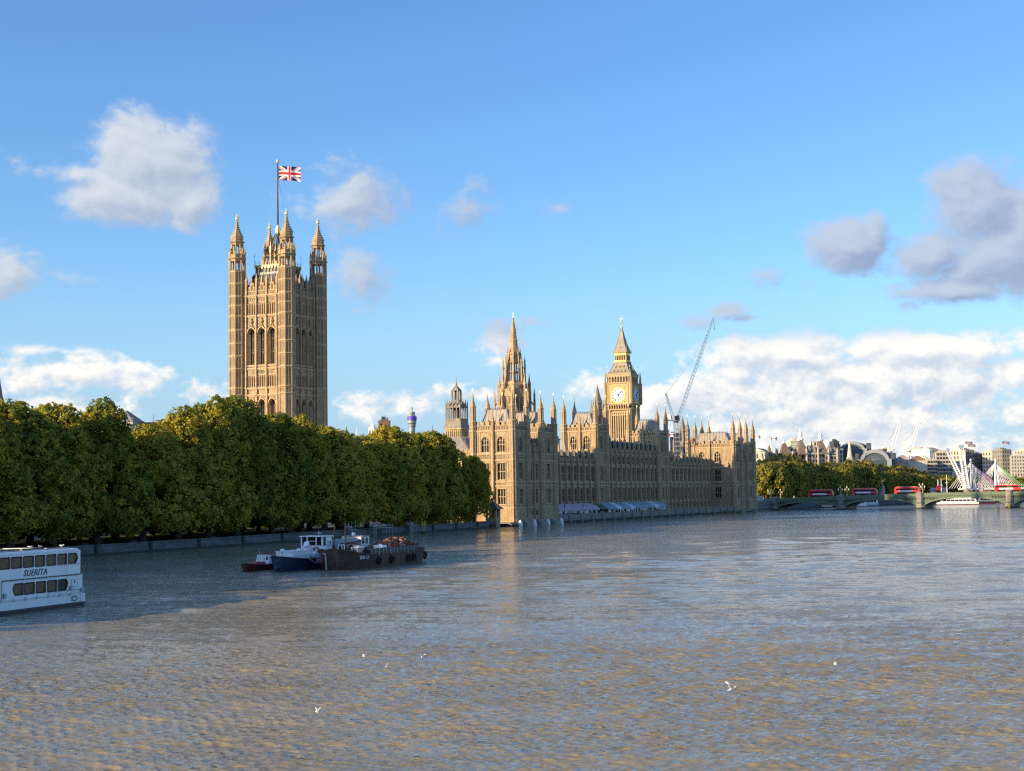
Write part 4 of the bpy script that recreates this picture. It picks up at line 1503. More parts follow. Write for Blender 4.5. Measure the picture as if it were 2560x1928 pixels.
# ------------------------------------------------------------------ the clock tower
def clock_tower():
    E0, N0 = -73.5, 296.7
    t = thing('clock_tower', 'sunlit gothic clock tower with a tall pointed roof behind the palace', 'tower', W(E0, N0, 0), -TH)
    wd = 12.4
    c = -wd / 2, wd / 2
    zz = lambda z: 9.5 + (z - 9.5) * 1.0
    mb = MB()
    mb.box(-wd + .5, -.5, .5, wd - .5, 0, 51, 'stone_clock')
    for fr in (SOUTH(-wd, 0), EAST(0, 0), (0, wd, -1, 0, 0, 1), (-wd, wd, 0, -1, -1, 0)):
        mb.fr = fr
        # corner piers, and slim panels between seven shafts
        mb.box(0, 1.9, -.5, .15, 0, 50.8, 'stone_clock')
        mb.box(wd - 1.9, wd, -.5, .15, 0, 50.8, 'stone_clock')
        for q in (.45, 1.45, wd - .45, wd - 1.45):
            mb.box(q - .2, q + .2, .15, .4, 0, 50.6, 'stone_clock')
        for k in range(8):
            x = 2.1 + (wd - 4.2) * k / 7
            mb.box(x - .24, x + .24, -.5, .12, 0, 49.6, 'stone_clock')
            if k < 7:
                xm = x + (wd - 4.2) / 14
                for z0 in (14, 26, 38):
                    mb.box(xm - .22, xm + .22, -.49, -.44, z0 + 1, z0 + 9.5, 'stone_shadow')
                mb.prism([(xm - .5, 49.0), (xm + .5, 49.0), (xm, 49.7)], -.5, .1, 'stone_clock')
        for z in (12, 24, 36, 48.2):
            mb.box(1.9, wd - 1.9, -.5, .02, z - .5, z + .3, 'stone_clock')
        # arcade below the dial, corbelled out
        mb.box(-.1, wd + .1, -.2, .45, 50.4, 51.0, 'stone_clock')
        for k in range(9):
            x = 1.0 + (wd - 2.0) * k / 8
            mb.box(x - .22, x + .22, -.3, .6, 50.9, 53.0, 'stone_clock')
            mb.hip(x - .3, x + .3, .2, .95, 52.3, 53.1, 0, 0, 'stone_clock')
        mb.box(.2, wd - .2, -.3, -.02, 50.9, 53.2, 'stone_shadow')
    mb.fr = None
    mb.hip(-wd - .3, .3, -.3, wd + .3, 52.9, 53.5, -.35, -.35, 'stone_clock')
    mb.build('shaft', t)
    # clock stage, slightly wider
    e = .65
    cs = MB()
    cs.box(-wd - e + .35, e - .35, -e + .35, wd + e - .35, 53.4, 63.4, 'stone_clock')
    dz = zz(57.9)
    for fr in (SOUTH(-wd - e, -e), EAST(e, -e), (e, wd + e, -1, 0, 0, 1), (-wd - e, wd + e, 0, -1, -1, 0)):
        cs.fr = fr
        L = wd + 2 * e
        for x in (0, L - 2.0):
            cs.box(x, x + 2.0, -.3, .2, 53.4, 63.4, 'stone_clock')
            for k in range(2):
                cs.box(x + .45 + k * .75, x + .7 + k * .75, .2, .36, 53.6, 63.0, 'stone_clock')
        cs.box(2.0, L - 2.0, -.34, .1, 53.4, 54.0, 'gilt_stone')
        cs.box(2.0, L - 2.0, -.34, .1, 61.9, 63.4, 'gilt_stone')
        for k in range(8):
            x = 2.6 + (L - 5.2) * k / 7
            cs.box(x - .28, x + .28, .1, .18, 62.2, 62.8, 'stone_clock')
        cs.box(2.0, L - 2.0, -.34, -.02, 54.0, 61.9, 'gilt_stone')
    cs.fr = None
    for x, y in ((-wd - e, -e), (e, -e), (e, wd + e), (-wd - e, wd + e)):
        cs.lathe(x, y, [(.9, 53.4), (.9, 63.6), (1.1, 63.8), (.6, 64.2), (.45, 67), (.05, 70.2)], 6, mat='stone_clock')
    cs.hip(-wd - e - .3, e + .3, -e - .3, wd + e + .3, 63.4, 63.9, -.25, -.25, 'stone_clock')
    cs.build('clock_stage', t)
    # dials: one mesh per face with ring, spandrel frame, hour strokes and hands at eight minutes past five
    r = 3.5
    for fr, rz in ((SOUTH(-wd - e, -e), 0), (EAST(e, -e), R(90))):
        ox, oy, sx, sy, nx, ny = fr
        L = wd + 2 * e
        m = MB()
        pts = [(r * math.cos(2 * math.pi * k / 40), r * math.sin(2 * math.pi * k / 40)) for k in range(40)]
        m.prism(pts, -.08, .02, 'clock_face')
        for r0, r1, mt, d in ((r, r + .3, 'gold', -.16), (r * .93, r * .97, 'black_iron', -.11), (r * .66, r * .69, 'black_iron', -.11)):
            for k in range(40):
                a, b = 2 * math.pi * k / 40, 2 * math.pi * (k + 1) / 40
                m.add([(r0 * math.cos(a), d, r0 * math.sin(a)), (r1 * math.cos(a), d, r1 * math.sin(a)), (r1 * math.cos(b), d, r1 * math.sin(b)), (r0 * math.cos(b), d, r0 * math.sin(b))], [(0, 1, 2, 3)], mt)
        for k in range(12):
            a = math.pi / 2 - 2 * math.pi * k / 12
            nst = (1, 1, 2, 3, 2, 1, 2, 3, 3, 2, 1, 2)[k]
            for j in range(nst):
                o2 = (j - (nst - 1) / 2) * .17
                dx2, dz2 = -math.sin(a) * o2, math.cos(a) * o2
                m.tube((r * .70 * math.cos(a) + dx2, -.13, r * .70 * math.sin(a) + dz2), (r * .92 * math.cos(a) + dx2, -.13, r * .92 * math.sin(a) + dz2), .06, n=4, mat='black_iron')
        for sxx in (-1, 1):
            for szz in (-1, 1):
                m.ball((sxx * 3.35, -.05, szz * 3.35), .35, 6, 4, 1, 'gold')
        d_ = m.build('clock_dial', t, (ox + sx * L / 2, oy + sy * L / 2, dz), rz)
        for nm, mins, ln, wdt in (('hour_hand', 60 * 5 + 8, r * .56, .22), ('minute_hand', None, r * .86, .15)):
            a = math.pi / 2 - (2 * math.pi * (mins / 720.0) if mins else 2 * math.pi * 8 / 60.0)
            h2 = MB()
            h2.tube((-.5 * math.cos(a), -.2, -.5 * math.sin(a)), (ln * math.cos(a), -.2, ln * math.sin(a)), wdt, wdt * .5, 4, 'navy_paint')
            h2.build(nm, d_)
    # belfry
    bf = MB()
    b0, b1 = .2, wd - .2
    bf.box(-wd + 1.6, -1.6, 1.6, wd - 1.6, 63.8, 68.0, 'black_iron')
    for fr in (SOUTH(-wd + .1, .1), EAST(-.1, .1), (-.1, wd - .1, -1, 0, 0, 1), (-wd + .1, wd - .1, 0, -1, -1, 0)):
        bf.fr = fr
        L = wd - .2
        for k in range(8):
            x = .9 + (L - 1.8) * k / 7
            bf.box(x - .24, x + .24, -.6, .1, 63.8, 67.2, 'stone_clock')
            if k < 7:
                xm = x + (L - 1.8) / 14
                arch_head(bf, xm, (L - 1.8) / 7 - .48, 66.2, 67.2, .5, 'stone_clock')
        bf.box(0, L, -.6, .15, 67.2, 68.2, 'stone_clock')
        bf.box(.3, L - .3, -.55, .12, 63.8, 64.4, 'stone_clock')
        bf.box(-.2, L + .2, -.6, .4, 68.2, 68.6, 'gilt_stone')
    bf.fr = None
    bf.build('belfry', t)
    # lower roof with two rows of dormers, gilded lantern, upper roof, orb and cross
    rf = MB()
    cx, cy = -wd / 2, wd / 2
    h0, h1 = 5.75, 3.1
    zr0, zr1 = 68.6, 74.6
    rf.hip(cx - h0, cx + h0, cy - h0, cy + h0, zr0, zr0 + 2.8, 1.65, 1.65, 'lead')
    rf.hip(cx - 4.1, cx + 4.1, cy - 4.1, cy + 4.1, zr0 + 2.8, zr1, 1.0, 1.0, 'lead')
    for z, hw, nn in ((69.3, 5.35, 4), (71.8, 4.05, 3)):
        for fr in ((cx, cy, 1, 0, 0, -1), (cx, cy, 0, 1, 1, 0)):
            rf.fr = fr
            for k in range(nn):
                x = (k - (nn - 1) / 2) * (2 * hw * .74 / nn)
                rf.prism([(x - .5, z), (x + .5, z), (x + .5, z + .75), (x, z + 1.35), (x - .5, z + .75)], hw - 1.0, hw + .12, 'gilt_stone')
                rf.prism([(x - .3, z + .08), (x + .3, z + .08), (x + .3, z + .65), (x, z + 1.0), (x - .3, z + .65)], hw + .12, hw + .14, 'black_iron')
    rf.fr = None
    for sx2, sy2 in ((-1, -1), (1, -1), (1, 1), (-1, 1)):
        rf.tube((cx + sx2 * h0, cy + sy2 * h0, zr0), (cx + sx2 * 3.1, cy + sy2 * 3.1, zr1), .16, n=4, mat='gilt_stone')
        rf.tube((cx + sx2 * 6.1, cy + sy2 * 6.1, 68.4), (cx + sx2 * 6.1, cy + sy2 * 6.1, 73.2), .12, .04, 4, 'gilt_bright')
        rf.ball((cx + sx2 * 6.1, cy + sy2 * 6.1, 72.2), .25, 5, 3, 1, 'gilt_bright')
        rf.tube((cx + sx2 * 3.7, cy + sy2 * 3.7, 79.5), (cx + sx2 * 3.7, cy + sy2 * 3.7, 84.5), .12, .04, 4, 'gilt_bright')
    rf.build('lower_roof', t)
    ln = MB()
    ln.box(cx - 2.3, cx + 2.3, cy - 2.3, cy + 2.3, 74.4, 79.4, 'gilt_stone')
    ln.box(cx - 3.5, cx + 3.5, cy - 3.5, cy + 3.5, 74.4, 75.1, 'gilt_stone')
    for fr in ((cx - 3.1, cy - 3.1, 1, 0, 0, -1), (cx + 3.1, cy - 3.1, 0, 1, 1, 0)):
        ln.fr = fr
        ln.box(0, 6.2, -.5, 0, 75.1, 75.6, 'gold')
        for k in range(7):
            x = .25 + 5.7 * k / 6
            ln.box(x - .17, x + .17, -.5, 0, 75.6, 78.2, 'gilt_stone')
        for k in range(6):
            ln.box(.45 + .95 * k, 1.0 + .95 * k, -.79, -.74, 75.6, 78.0, 'stone_shadow')
        ln.box(0, 6.2, -.5, .05, 78.2, 79.5, 'gold')
    ln.fr = None
    ln.build('lantern', t)
    up = MB()
    up.hip(cx - 3.8, cx + 3.8, cy - 3.8, cy + 3.8, 79.4, 80.2, .5, .5, 'gilt_stone')
    prof = [(3.35, 80.2), (2.5, 82.6), (1.75, 85.2), (1.05, 88.2), (.5, 91.0), (.32, 92.0)]
    up.lathe(cx, cy, [(rr * 1.414, z) for rr, z in prof], 4, math.pi / 4, 'lead')
    for sx2, sy2 in ((-1, -1), (1, -1), (1, 1)):
        for (ra, za), (rb, zb) in zip(prof[:-1], prof[1:]):
            up.tube((cx + sx2 * ra, cy + sy2 * ra, za), (cx + sx2 * rb, cy + sy2 * rb, zb), .13, n=4, mat='gilt_stone')
    for z, rr, nn in ((81.6, 2.9, 3), (84.0, 2.1, 2), (86.6, 1.45, 1)):
        for fr in ((cx, cy, 1, 0, 0, -1), (cx, cy, 0, 1, 1, 0)):
            up.fr = fr
            for k in range(nn):
                x = (k - (nn - 1) / 2) * 1.35
                up.prism([(x - .26, z), (x + .26, z), (x, z + .7)], rr - .6, rr + .1, 'gilt_stone')
    up.fr = None
    o = up.build('upper_roof', t)
    fn = MB()
    fn.ball((cx, cy, 92.6), .62, 8, 5, 1.1, 'gilt_bright')
    fn.tube((cx, cy, 92), (cx, cy, 98.6), .22, .14, 6, 'gilt_bright')
    fn.lathe(cx, cy, [(.2, 94.2), (.55, 94.8), (.6, 95.6), (.25, 96.4)], 6, mat='gilt_bright')
    fn.box(cx - .75, cx + .75, cy - .14, cy + .14, 96.6, 97.0, 'gilt_bright')
    fn.box(cx - .14, cx + .14, cy - .75, cy + .75, 96.6, 97.0, 'gilt_bright')
    fn.build('finial', o)


clock_tower()


# ------------------------------------------------------------------ central spire
def central_spire():
    t = thing('octagonal_spire', 'slender octagonal stone spire with an open lantern rising behind the near pavilion', 'tower', W(-62, 135, 0), -TH)
    lo = MB()
    r = 6.0
    lo.lathe(0, 0, [(r, 0), (r, 50.6)], 8)
    for k in range(8):
        a = math.pi / 8 + 2 * math.pi * k / 8
        a2 = 2 * math.pi * k / 8
        ca, sa = math.cos(a), math.sin(a)
        lo.box(r * ca - .55, r * ca + .55, r * sa - .55, r * sa + .55, 0, 49.6, 'stone')
        pinnacle(lo, r * ca, r * sa, 49.4, 56.8, .95)
        # detached outer pinnacles with flying struts
        lo.box(r * 1.32 * ca - .35, r * 1.32 * ca + .35, r * 1.32 * sa - .35, r * 1.32 * sa + .35, 30, 46.5, 'stone')
        pinnacle(lo, r * 1.32 * ca, r * 1.32 * sa, 46, 51.2, .62)
        lo.tube((r * 1.32 * ca, r * 1.32 * sa, 44), (r * ca, r * sa, 46.4), .28, n=4, mat='stone')
        lo.tube((r * 1.32 * ca, r * 1.32 * sa, 40.5), (r * ca, r * sa, 42.4), .28, n=4, mat='stone')
        rr = r * math.cos(math.pi / 8)
        fx, fy = -math.sin(a2), math.cos(a2)
        lo.fr = (rr * math.cos(a2), rr * math.sin(a2), fx, fy, math.cos(a2), math.sin(a2))
        for sg in (-1, 1):
            lo.prism([(sg * .85 - .5, 40), (sg * .85 + .5, 40), (sg * .85 + .5, 46), (sg * .85, 47.2), (sg * .85 - .5, 46)], .01, .05, 'stone_shadow')
            lo.box(sg * 1.5 - .14, sg * 1.5 + .14, .01, .3, 38, 49.6, 'stone_pale')
        lo.box(-.14, .14, .01, .3, 38, 49.6, 'stone_pale')
        lo.prism([(-1.9, 47.6), (1.9, 47.6), (0, 51.8)], .0, .35, 'stone')
        lo.fr = None
    lo.lathe(0, 0, [(r * 1.02, 49.8), (r * 1.04, 50.6), (r * .82, 51.0), (4.6, 53.6)], 8, mat='stone')
    lo.build('drum', t)
    md = MB()
    for k in range(8):
        a = math.pi / 8 + 2 * math.pi * k / 8
        ca, sa = math.cos(a), math.sin(a)
        md.tube((3.75 * ca, 3.75 * sa, 50.6), (2.55 * ca, 2.55 * sa, 65.0), .62, .45, 5, 'stone')
        md.box(4.35 * ca - .26, 4.35 * ca + .26, 4.35 * sa - .26, 4.35 * sa + .26, 51, 60.5, 'stone')
        pinnacle(md, 4.35 * ca, 4.35 * sa, 60.2, 63.8, .46)
        md.tube((4.35 * ca, 4.35 * sa, 58.5), (3.0 * ca, 3.0 * sa, 60), .2, n=4, mat='stone')
        md.tube((4.35 * ca, 4.35 * sa, 54.5), (3.3 * ca, 3.3 * sa, 56), .2, n=4, mat='stone')
        pinnacle(md, 2.55 * ca, 2.55 * sa, 62.8, 67.4, .5)
        b = a + math.pi / 4
        for z, rr in ((53.6, 3.5), (57.4, 3.2), (61.4, 2.9), (64.6, 2.6)):
            md.tube((rr * ca, rr * sa, z), (rr * math.cos(b), rr * math.sin(b), z), .42 if z > 61 or z < 54 else .22, n=4, mat='stone')
        am = a + math.pi / 8
        md.tube((3.4 * math.cos(am), 3.4 * math.sin(am), 53.4), (2.75 * math.cos(am), 2.75 * math.sin(am), 61.4), .16, n=4, mat='stone')
    md.lathe(0, 0, [(4.7, 50.8), (3.9, 53.5), (2.2, 53.8)], 8, mat='stone')
    md.lathe(0, 0, [(2.75, 61.6), (2.6, 64.8), (2.1, 65.6)], 8, mat='stone')
    md.build('lantern', t)
    sp = MB()
    sp.lathe(0, 0, [(1.95, 65.0), (1.5, 69.6), (1.62, 69.8), (1.62, 70.2), (1.35, 70.4), (.95, 74.4), (1.05, 74.5), (.9, 74.9), (.22, 78.6)], 8, mat='stone')
    for k in range(8):
        a = math.pi / 8 + 2 * math.pi * k / 8
        sp.tube((1.95 * math.cos(a), 1.95 * math.sin(a), 65), (.2 * math.cos(a), .2 * math.sin(a), 78.6), .09, .05, 4, 'stone_pale')
    o = sp.build('spire', t)
    fn = MB()
    fn.ball((0, 0, 78.9), .34, 6, 4, 1, 'stone_pale')
    fn.tube((0, 0, 78.8), (0, 0, 81.2), .08, .05, 5, 'gilt_bright')
    fn.ball((0, 0, 80.6), .18, 6, 4, 1.6, 'gilt_bright')
    fn.build('finial', o)


central_spire()


def vent_tower():
    t = thing('ventilation_tower', 'small square tower with a grey louvred lantern and cupola left of the near pavilion', 'tower', W(-41, 44, .5), -TH)
    t.scale = (.95, .95, .95)
    w = 3.0
    b = MB()
    b.box(-w, w, -w, w, 0, 33.0, 'stone')
    for fr in (SOUTH(-w, -w), EAST(w, -w)):
        b.fr = fr
        ribs(b, .2, 5.8, 7, 26.4, 32.0, .2, .2, 'stone_pale')
        b.box(-.2, 6.2, .001, .4, 32.2, 32.7, 'stone_pale')
        for k in range(7):
            b.box(.45 + .8 * k, .75 + .8 * k, .003, .04, 26.6, 31.4, 'stone_shadow')
    b.build('shaft', t)
    b = MB()
    b.hip(-3.5, 3.5, -3.5, 3.5, 32.7, 34.0, .45, .45, 'stone_grey')
    b.hip(-3.05, 3.05, -3.05, 3.05, 34.0, 36.0, .12, .12, 'stone_grey')
    for x, y in [(i, j) for i in (-2.8, -1.4, 0, 1.4, 2.8) for j in (-2.8, -1.4, 0, 1.4, 2.8) if max(abs(i), abs(j)) > 2.5]:
        b.tube((x, y, 34), (x, y, 40.0), .24, n=5, mat='stone_grey')
        pinnacle(b, x, y, 40.0, 42.8, .34, 'stone_grey', 'stone_grey')
    b.box(-.75, .75, -.75, .75, 35.8, 40.2, 'black_iron')
    b.hip(-3.1, 3.1, -3.1, 3.1, 39.8, 42.6, 1.75, 1.75, 'stone_grey')
    b.build('lantern', t)
    b = MB()
    for sx in (-1, 1):
        for sy in (-1, 1):
            b.box(sx * 1.1 - .28, sx * 1.1 + .28, sy * 1.1 - .28, sy * 1.1 + .28, 42.4, 46.0, 'stone_grey')
    b.box(-.35, .35, -.35, .35, 42.4, 46, 'black_iron')
    b.hip(-1.5, 1.5, -1.5, 1.5, 45.8, 47.4, 1.0, 1.0, 'stone_grey')
    b.lathe(0, 0, [(.5, 47.2), (.3, 48.2), (.12, 49), (.05, 50.6)], 6, mat='stone_grey')
    b.build('cupola', t)


vent_tower()


def back_buildings():
    # roofs and lesser towers of the palace behind the river front
    def turret_tower(label, p, r, z1, ztop, mat, n=8):
        t = thing('stair_turret', label, 'turret', (p.x, p.y, 0), -TH)
        m = MB()
        m.lathe(0, 0, [(r, 0), (r, z1)], n, mat=mat)
        for k in range(n):
            a = math.pi / n + 2 * math.pi * k / n
            m.tube((r * math.cos(a), r * math.sin(a), 0), (r * math.cos(a), r * math.sin(a), z1), r * .1, n=4, mat=mat)
            pinnacle(m, r * 1.05 * math.cos(a), r * 1.05 * math.sin(a), z1 - .4, z1 + (ztop - z1) * .5, r * .26, mat, mat)
            a2 = a + math.pi / n
            m.fr = (r * .925 * math.cos(a2), r * .925 * math.sin(a2), -math.sin(a2), math.cos(a2), math.cos(a2), math.sin(a2))
            m.prism([(-r * .2, z1 - 6), (r * .2, z1 - 6), (r * .2, z1 - 1.5), (0, z1 - .8), (-r * .2, z1 - 1.5)], .003, .05, 'stone_shadow')
            m.fr = None
        m.build('shaft', t)
        m = MB()
        zl = z1 + (ztop - z1) * .38
        m.lathe(0, 0, [(r * .72, z1), (r * .7, zl), (r * .8, zl + .2), (r * .5, zl + (ztop - zl) * .35), (r * .2, zl + (ztop - zl) * .75), (.08, ztop)], n, mat=mat)
        m.build('spirelet', t)
    turret_tower('grey octagonal stair turret with a spirelet just left of the clock tower', pt(1496, 1100, 640), 2.6, 43, 56, 'stone_grey')
    turret_tower('pale grey pinnacled turret behind the right wing, between crane and brick chimney', pt(1708, 1150, 700), 2.6, 33, 45, 'stone_grey')
    turret_tower('tiny turret between the vent tower and the near pavilion', pt(1177, 1100, 490), .9, 27, 32, 'stone')

    def chimney(label, u, Y, w, z0, z1, mat, band=None):
        t = pt(u, 1150, Y)
        c = thing('chimney_stack', label, 'chimney', (t.x, t.y, z0), -TH)
        m = MB()
        m.box(-w / 2, w / 2, -w / 2, w / 2, 0, z1 - z0 - .8, mat)
        if band:
            for k in range(4):
                m.box(-w / 2 - .03, w / 2 + .03, -w / 2 - .03, w / 2 + .03, (z1 - z0) * (.2 + .18 * k), (z1 - z0) * (.2 + .18 * k) + .45, band)
        m.box(-w / 2 - .25, w / 2 + .25, -w / 2 - .25, w / 2 + .25, z1 - z0 - .8, z1 - z0 - .3, mat)
        m.build('stack', c)
        m = MB()
        for k in (-1, 0, 1):
            m.lathe(k * w * .3, 0, [(.25, z1 - z0 - .3), (.2, z1 - z0 + .6)], 6, mat='roof_brown')
        m.build('chimney_pot', c)
    chimney('red brick chimney stack with pale bands behind the right wing', 1733, 690, 2.3, 20, 33.8, 'brick_red', 'pale_stone')
    chimney('grey chimney stack beside the right middle tower, left of the crane mast', 1666, 650, 1.7, 22, 36.4, 'stone_grey')
    chimney('grey chimney stack in front of the crane mast', 1683, 655, 1.9, 22, 35.2, 'stone_grey')
    chimney('grey chimney stack just right of the crane mast', 1695, 660, 1.7, 22, 35.2, 'stone_grey')
    chimney('thin stone chimney left of the sunlit river tower', 1393, 560, 1.6, 20, 30.4, 'stone_pale')
    # long leaded roofs
    def hall(label, e0, e1, n0, n1, zw, zr, roofmat, wallmat='stone'):
        t = thing('hall_range', label, 'building', W((e0 + e1) / 2, n0, 0), -TH)
        h = (e1 - e0) / 2
        m = MB()
        m.box(-h, h, 0, n1 - n0, 0, zw, wallmat)
        m.fr = SOUTH(-h, 0)
        parapet(m, 0, 2 * h, zw, zw + 1.6, 1.6)
        m.fr = EAST(h, 0)
        parapet(m, 0, n1 - n0, zw, zw + 1.6, 1.6)
        ribs(m, .4, n1 - n0 - .4, int((n1 - n0) / 2.4), zw - 7, zw, .3, .3)
        m.fr = None
        m.build('wall', t)
        m = MB()
        m.hip(-h + .6, h - .6, .6, n1 - n0 - .6, zw, zr, h * .72, h * .6, roofmat)
        for k in range(int((n1 - n0) / 1.6)):
            y = .8 + 1.6 * k
            m.tube((h - .58, y, zw), (h * .28 - .16, min(max(y, h * .6 + .6), n1 - n0 - .6 - h * .6), zr), .07, n=3, mat=roofmat)
        m.build('roof', t)
    hall('stone hall with a pale lead roof half hidden by trees left of the near pavilion', -37, -17, 8, 60, 21.5, 27.5, 'lead')
    hall('hall roof with pale lead sheets behind the left wing', -46, -30, 66, 118, 20.5, 27.2, 'lead')
    hall('dark slate roofs of the courts behind the right wing', -50, -31, 172, 215, 20.0, 27.0, 'slate_iron')
    hall('gabled stone range with a dark roof just left of the far pavilion', -38, -25, 238, 252, 24, 29.8, 'slate_iron', 'stone_clock')
    hall('pale gabled stone range at the foot of the clock tower, right side', -52, -36, 152, 166, 24, 30.5, 'lead', 'stone_clock')
    # scaffold tower beside the far pavilion
    t = thing('scaffold', 'slim grey scaffold tower against the far pavilion roof', 'scaffold', W(-24, 222, 18), -TH)
    m = MB()
    for x in (-1.4, 1.4):
        for y in (-1.4, 1.4):
            m.tube((x, y, 0), (x, y, 22), .09, n=4, mat='steel_pale')
    for k in range(11):
        z = 1 + 2 * k
        for a, b in (((-1.4, -1.4), (1.4, -1.4)), ((1.4, -1.4), (1.4, 1.4)), ((-1.4, 1.4), (1.4, 1.4)), ((-1.4, -1.4), (-1.4, 1.4))):
            m.tube((*a, z), (*b, z), .07, n=4, mat='steel_pale')
            m.tube((*a, z), (*b, z + 1), .05, n=3, mat='steel_pale')
    m.build('frame', t)
    # kiosk at the end of the gardens wall
    t = thing('gate_kiosk', 'little stone kiosk with a dark pyramid roof at the water corner by the pavilion', 'kiosk', W(-1.6, -9.5, 0), -TH)
    m = MB()
    m.box(-2.3, 1.0, -1.3, 1.3, -.8, 1.8, 'stone_grey')
    for x in (-2.1, .8):
        for y in (-1.1, 1.1):
            m.box(x - .28, x + .28, y - .28, y + .28, 1.8, 5.2, 'stone_pale')
    m.box(-2.1, .8, -1.0, 1.0, 1.8, 2.8, 'stone_pale')
    m.box(-2.0, .7, .8, .9, 2.8, 5.2, 'stone_shadow')
    m.build('body', t)
    m = MB()
    m.hip(-3.2, 1.9, -2.2, 2.2, 5.2, 7.5, 2.3, 2.05, 'slate_iron')
    m.lathe(-.65, 0, [(.18, 7.4), (.05, 8.4)], 5, mat='slate_iron')
    m.build('roof', t)


back_buildings()

# ------------------------------------------------------------------ trees
def crown_mesh(name, seed, rx, rz, zc, n_lobe, n_leaf, leaf, mat, shell=.30):
    rs = np.random.RandomState(seed)
    lobes = []
    for i in range(n_lobe):
        # lobes spread over the crown, more of them outside and above
        t = 2 * math.pi * ((i * .618034) % 1) + rs.randn() * .2
        h = -0.92 + 1.86 * ((i + .5) / n_lobe)
        rad = math.sqrt(max(0, 1 - h * h)) * (.72 + .22 * rs.rand())
        if h > 0:
            rad *= 1 - .48 * h
        if h < -.3:
            rad = (.72 + .3 * rs.rand())
        r = (.25 + .19 * rs.rand()) * rx
        if h > .4:
            r *= 1 - .55 * (h - .4)
        lobes.append((rx * rad * math.cos(t), rx * rad * math.sin(t), zc + rz * h * .86, r))
    for i in range(max(3, n_lobe // 6)):
        lobes.append((rs.randn() * rx * .25, rs.randn() * rx * .25, zc + rz * rs.uniform(-.5, .6), rx * .45))
    L = np.array(lobes)
    wgt = L[:, 3] ** 2
    ids = rs.choice(len(L), size=n_leaf, p=wgt / wgt.sum())
    d = rs.randn(n_leaf, 3)
    d /= np.linalg.norm(d, axis=1)[:, None]
    # tufts: pull the directions of each lobe together round tuft centres
    ntuft = 34
    tc = rs.randn(len(L), ntuft, 3)
    tc /= np.linalg.norm(tc, axis=2)[:, :, None]
    tc[:, :, 2] += .15
    pick = tc[ids, rs.randint(0, ntuft, n_leaf)]
    loose = rs.rand(n_leaf)[:, None] < .22
    dd = np.where(loose, d, pick + d * .20)
    dd /= np.linalg.norm(dd, axis=1)[:, None]
    rad = 1 - shell * rs.rand(n_leaf) ** 1.6 + .10 * rs.rand(n_leaf)
    tuft_r = 1 + .10 * np.sin(pick[:, 0] * 9 + pick[:, 1] * 7 + ids)
    c = L[ids, :3] + dd * (L[ids, 3] * rad * tuft_r)[:, None] * np.array([1, 1, .92])
    # leaves lie roughly facing outwards, drooping
    nrm = dd + rs.randn(n_leaf, 3) * .55 + np.array([0, 0, .25])
    nrm /= np.linalg.norm(nrm, axis=1)[:, None]
    a = np.cross(nrm, rs.randn(n_leaf, 3))
    a /= np.linalg.norm(a, axis=1)[:, None]
    b = np.cross(nrm, a)
    s = leaf * (.6 + .8 * rs.rand(n_leaf))[:, None]
    V = np.stack([c + a * s * .55, c + b * s * .5 + nrm * s * .08, c - a * s * .6, c - b * s * .5 + nrm * s * .08], 1).reshape(-1, 3)
    me = bpy.data.meshes.new(name)
    me.vertices.add(len(V))
    me.vertices.foreach_set('co', V.astype(np.float32).ravel())
    me.loops.add(4 * n_leaf)
    me.loops.foreach_set('vertex_index', np.arange(4 * n_leaf, dtype=np.int32))
    me.polygons.add(n_leaf)
    me.polygons.foreach_set('loop_start', (np.arange(n_leaf) * 4).astype(np.int32))
    me.update(calc_edges=True)
    me.materials.append(MATS[mat])
    return me


def trunk_mesh(name, seed, h, r, spread):
    q = random.Random(seed)
    mb = MB()
    mb.lathe(0, 0, [(r * 1.7, -.3), (r * 1.2, .5), (r, 2.0), (r * .85, h * .42)], 9, mat='bark', cap=False)
    for i in range(6):
        a = i * 1.05 + q.random()
        p = Vector((0, 0, h * (.30 + .03 * i)))
        rr = r * .55
        for k in range(4):
            nxt = p + Vector((math.cos(a) * spread * .19, math.sin(a) * spread * .19, h * .105 + .8 * q.random()))
            mb.tube(p, nxt, rr, rr * .7, 6, 'bark')
            if k > 0:
                b = a + q.choice((-1, 1)) * (.7 + q.random() * .5)
                mb.tube(nxt, nxt + Vector((math.cos(b) * spread * .22, math.sin(b) * spread * .22, h * .05)), rr * .45, rr * .12, 5, 'bark')
            p, rr = nxt, rr * .7
            a += q.uniform(-.4, .4)
    return mb.mesh(name, True)


CROWNS = [crown_mesh('crown', 100 + i, 7.8, 12.7, 14.2, 38 + 3 * i, 54000, .44, 'leaf') for i in range(5)]
TRUNKS = [trunk_mesh('trunk', 50 + i, 24, .62, 7.5) for i in range(3)]

SKYLINE = [(-200, 1000), (0, 1000), (72, 995), (101, 985), (174, 987), (229, 985), (262, 1000), (290, 1062), (330, 1066), (373, 1041), (425, 1030), (451, 1010), (480, 972), (521, 977), (576, 983),
           (607, 996), (660, 1008), (717, 1024), (770, 1038), (840, 1064), (866, 1074), (873, 1100), (903, 1078), (924, 1070), (951, 1052), (977, 1064), (1000, 1080), (1016, 1062), (1056, 1066),
           (1111, 1082), (1134, 1098), (1157, 1114), (1170, 1146), (1197, 1150), (1206, 1181), (1225, 1230)]


def skyline(u):
    for (u0, v0), (u1, v1) in zip(SKYLINE[:-1], SKYLINE[1:]):
        if u <= u1:
            return v0 + (v1 - v0) * max(0, (u - u0)) / (u1 - u0)
    return 1240


def proj_u(p):
    q = CAM_M.to_3x3().inverted() @ (Vector(p) - Vector((0, 0, EYE)))
    return 1280 - FPX * q.x / q.z


TR = random.Random(77)


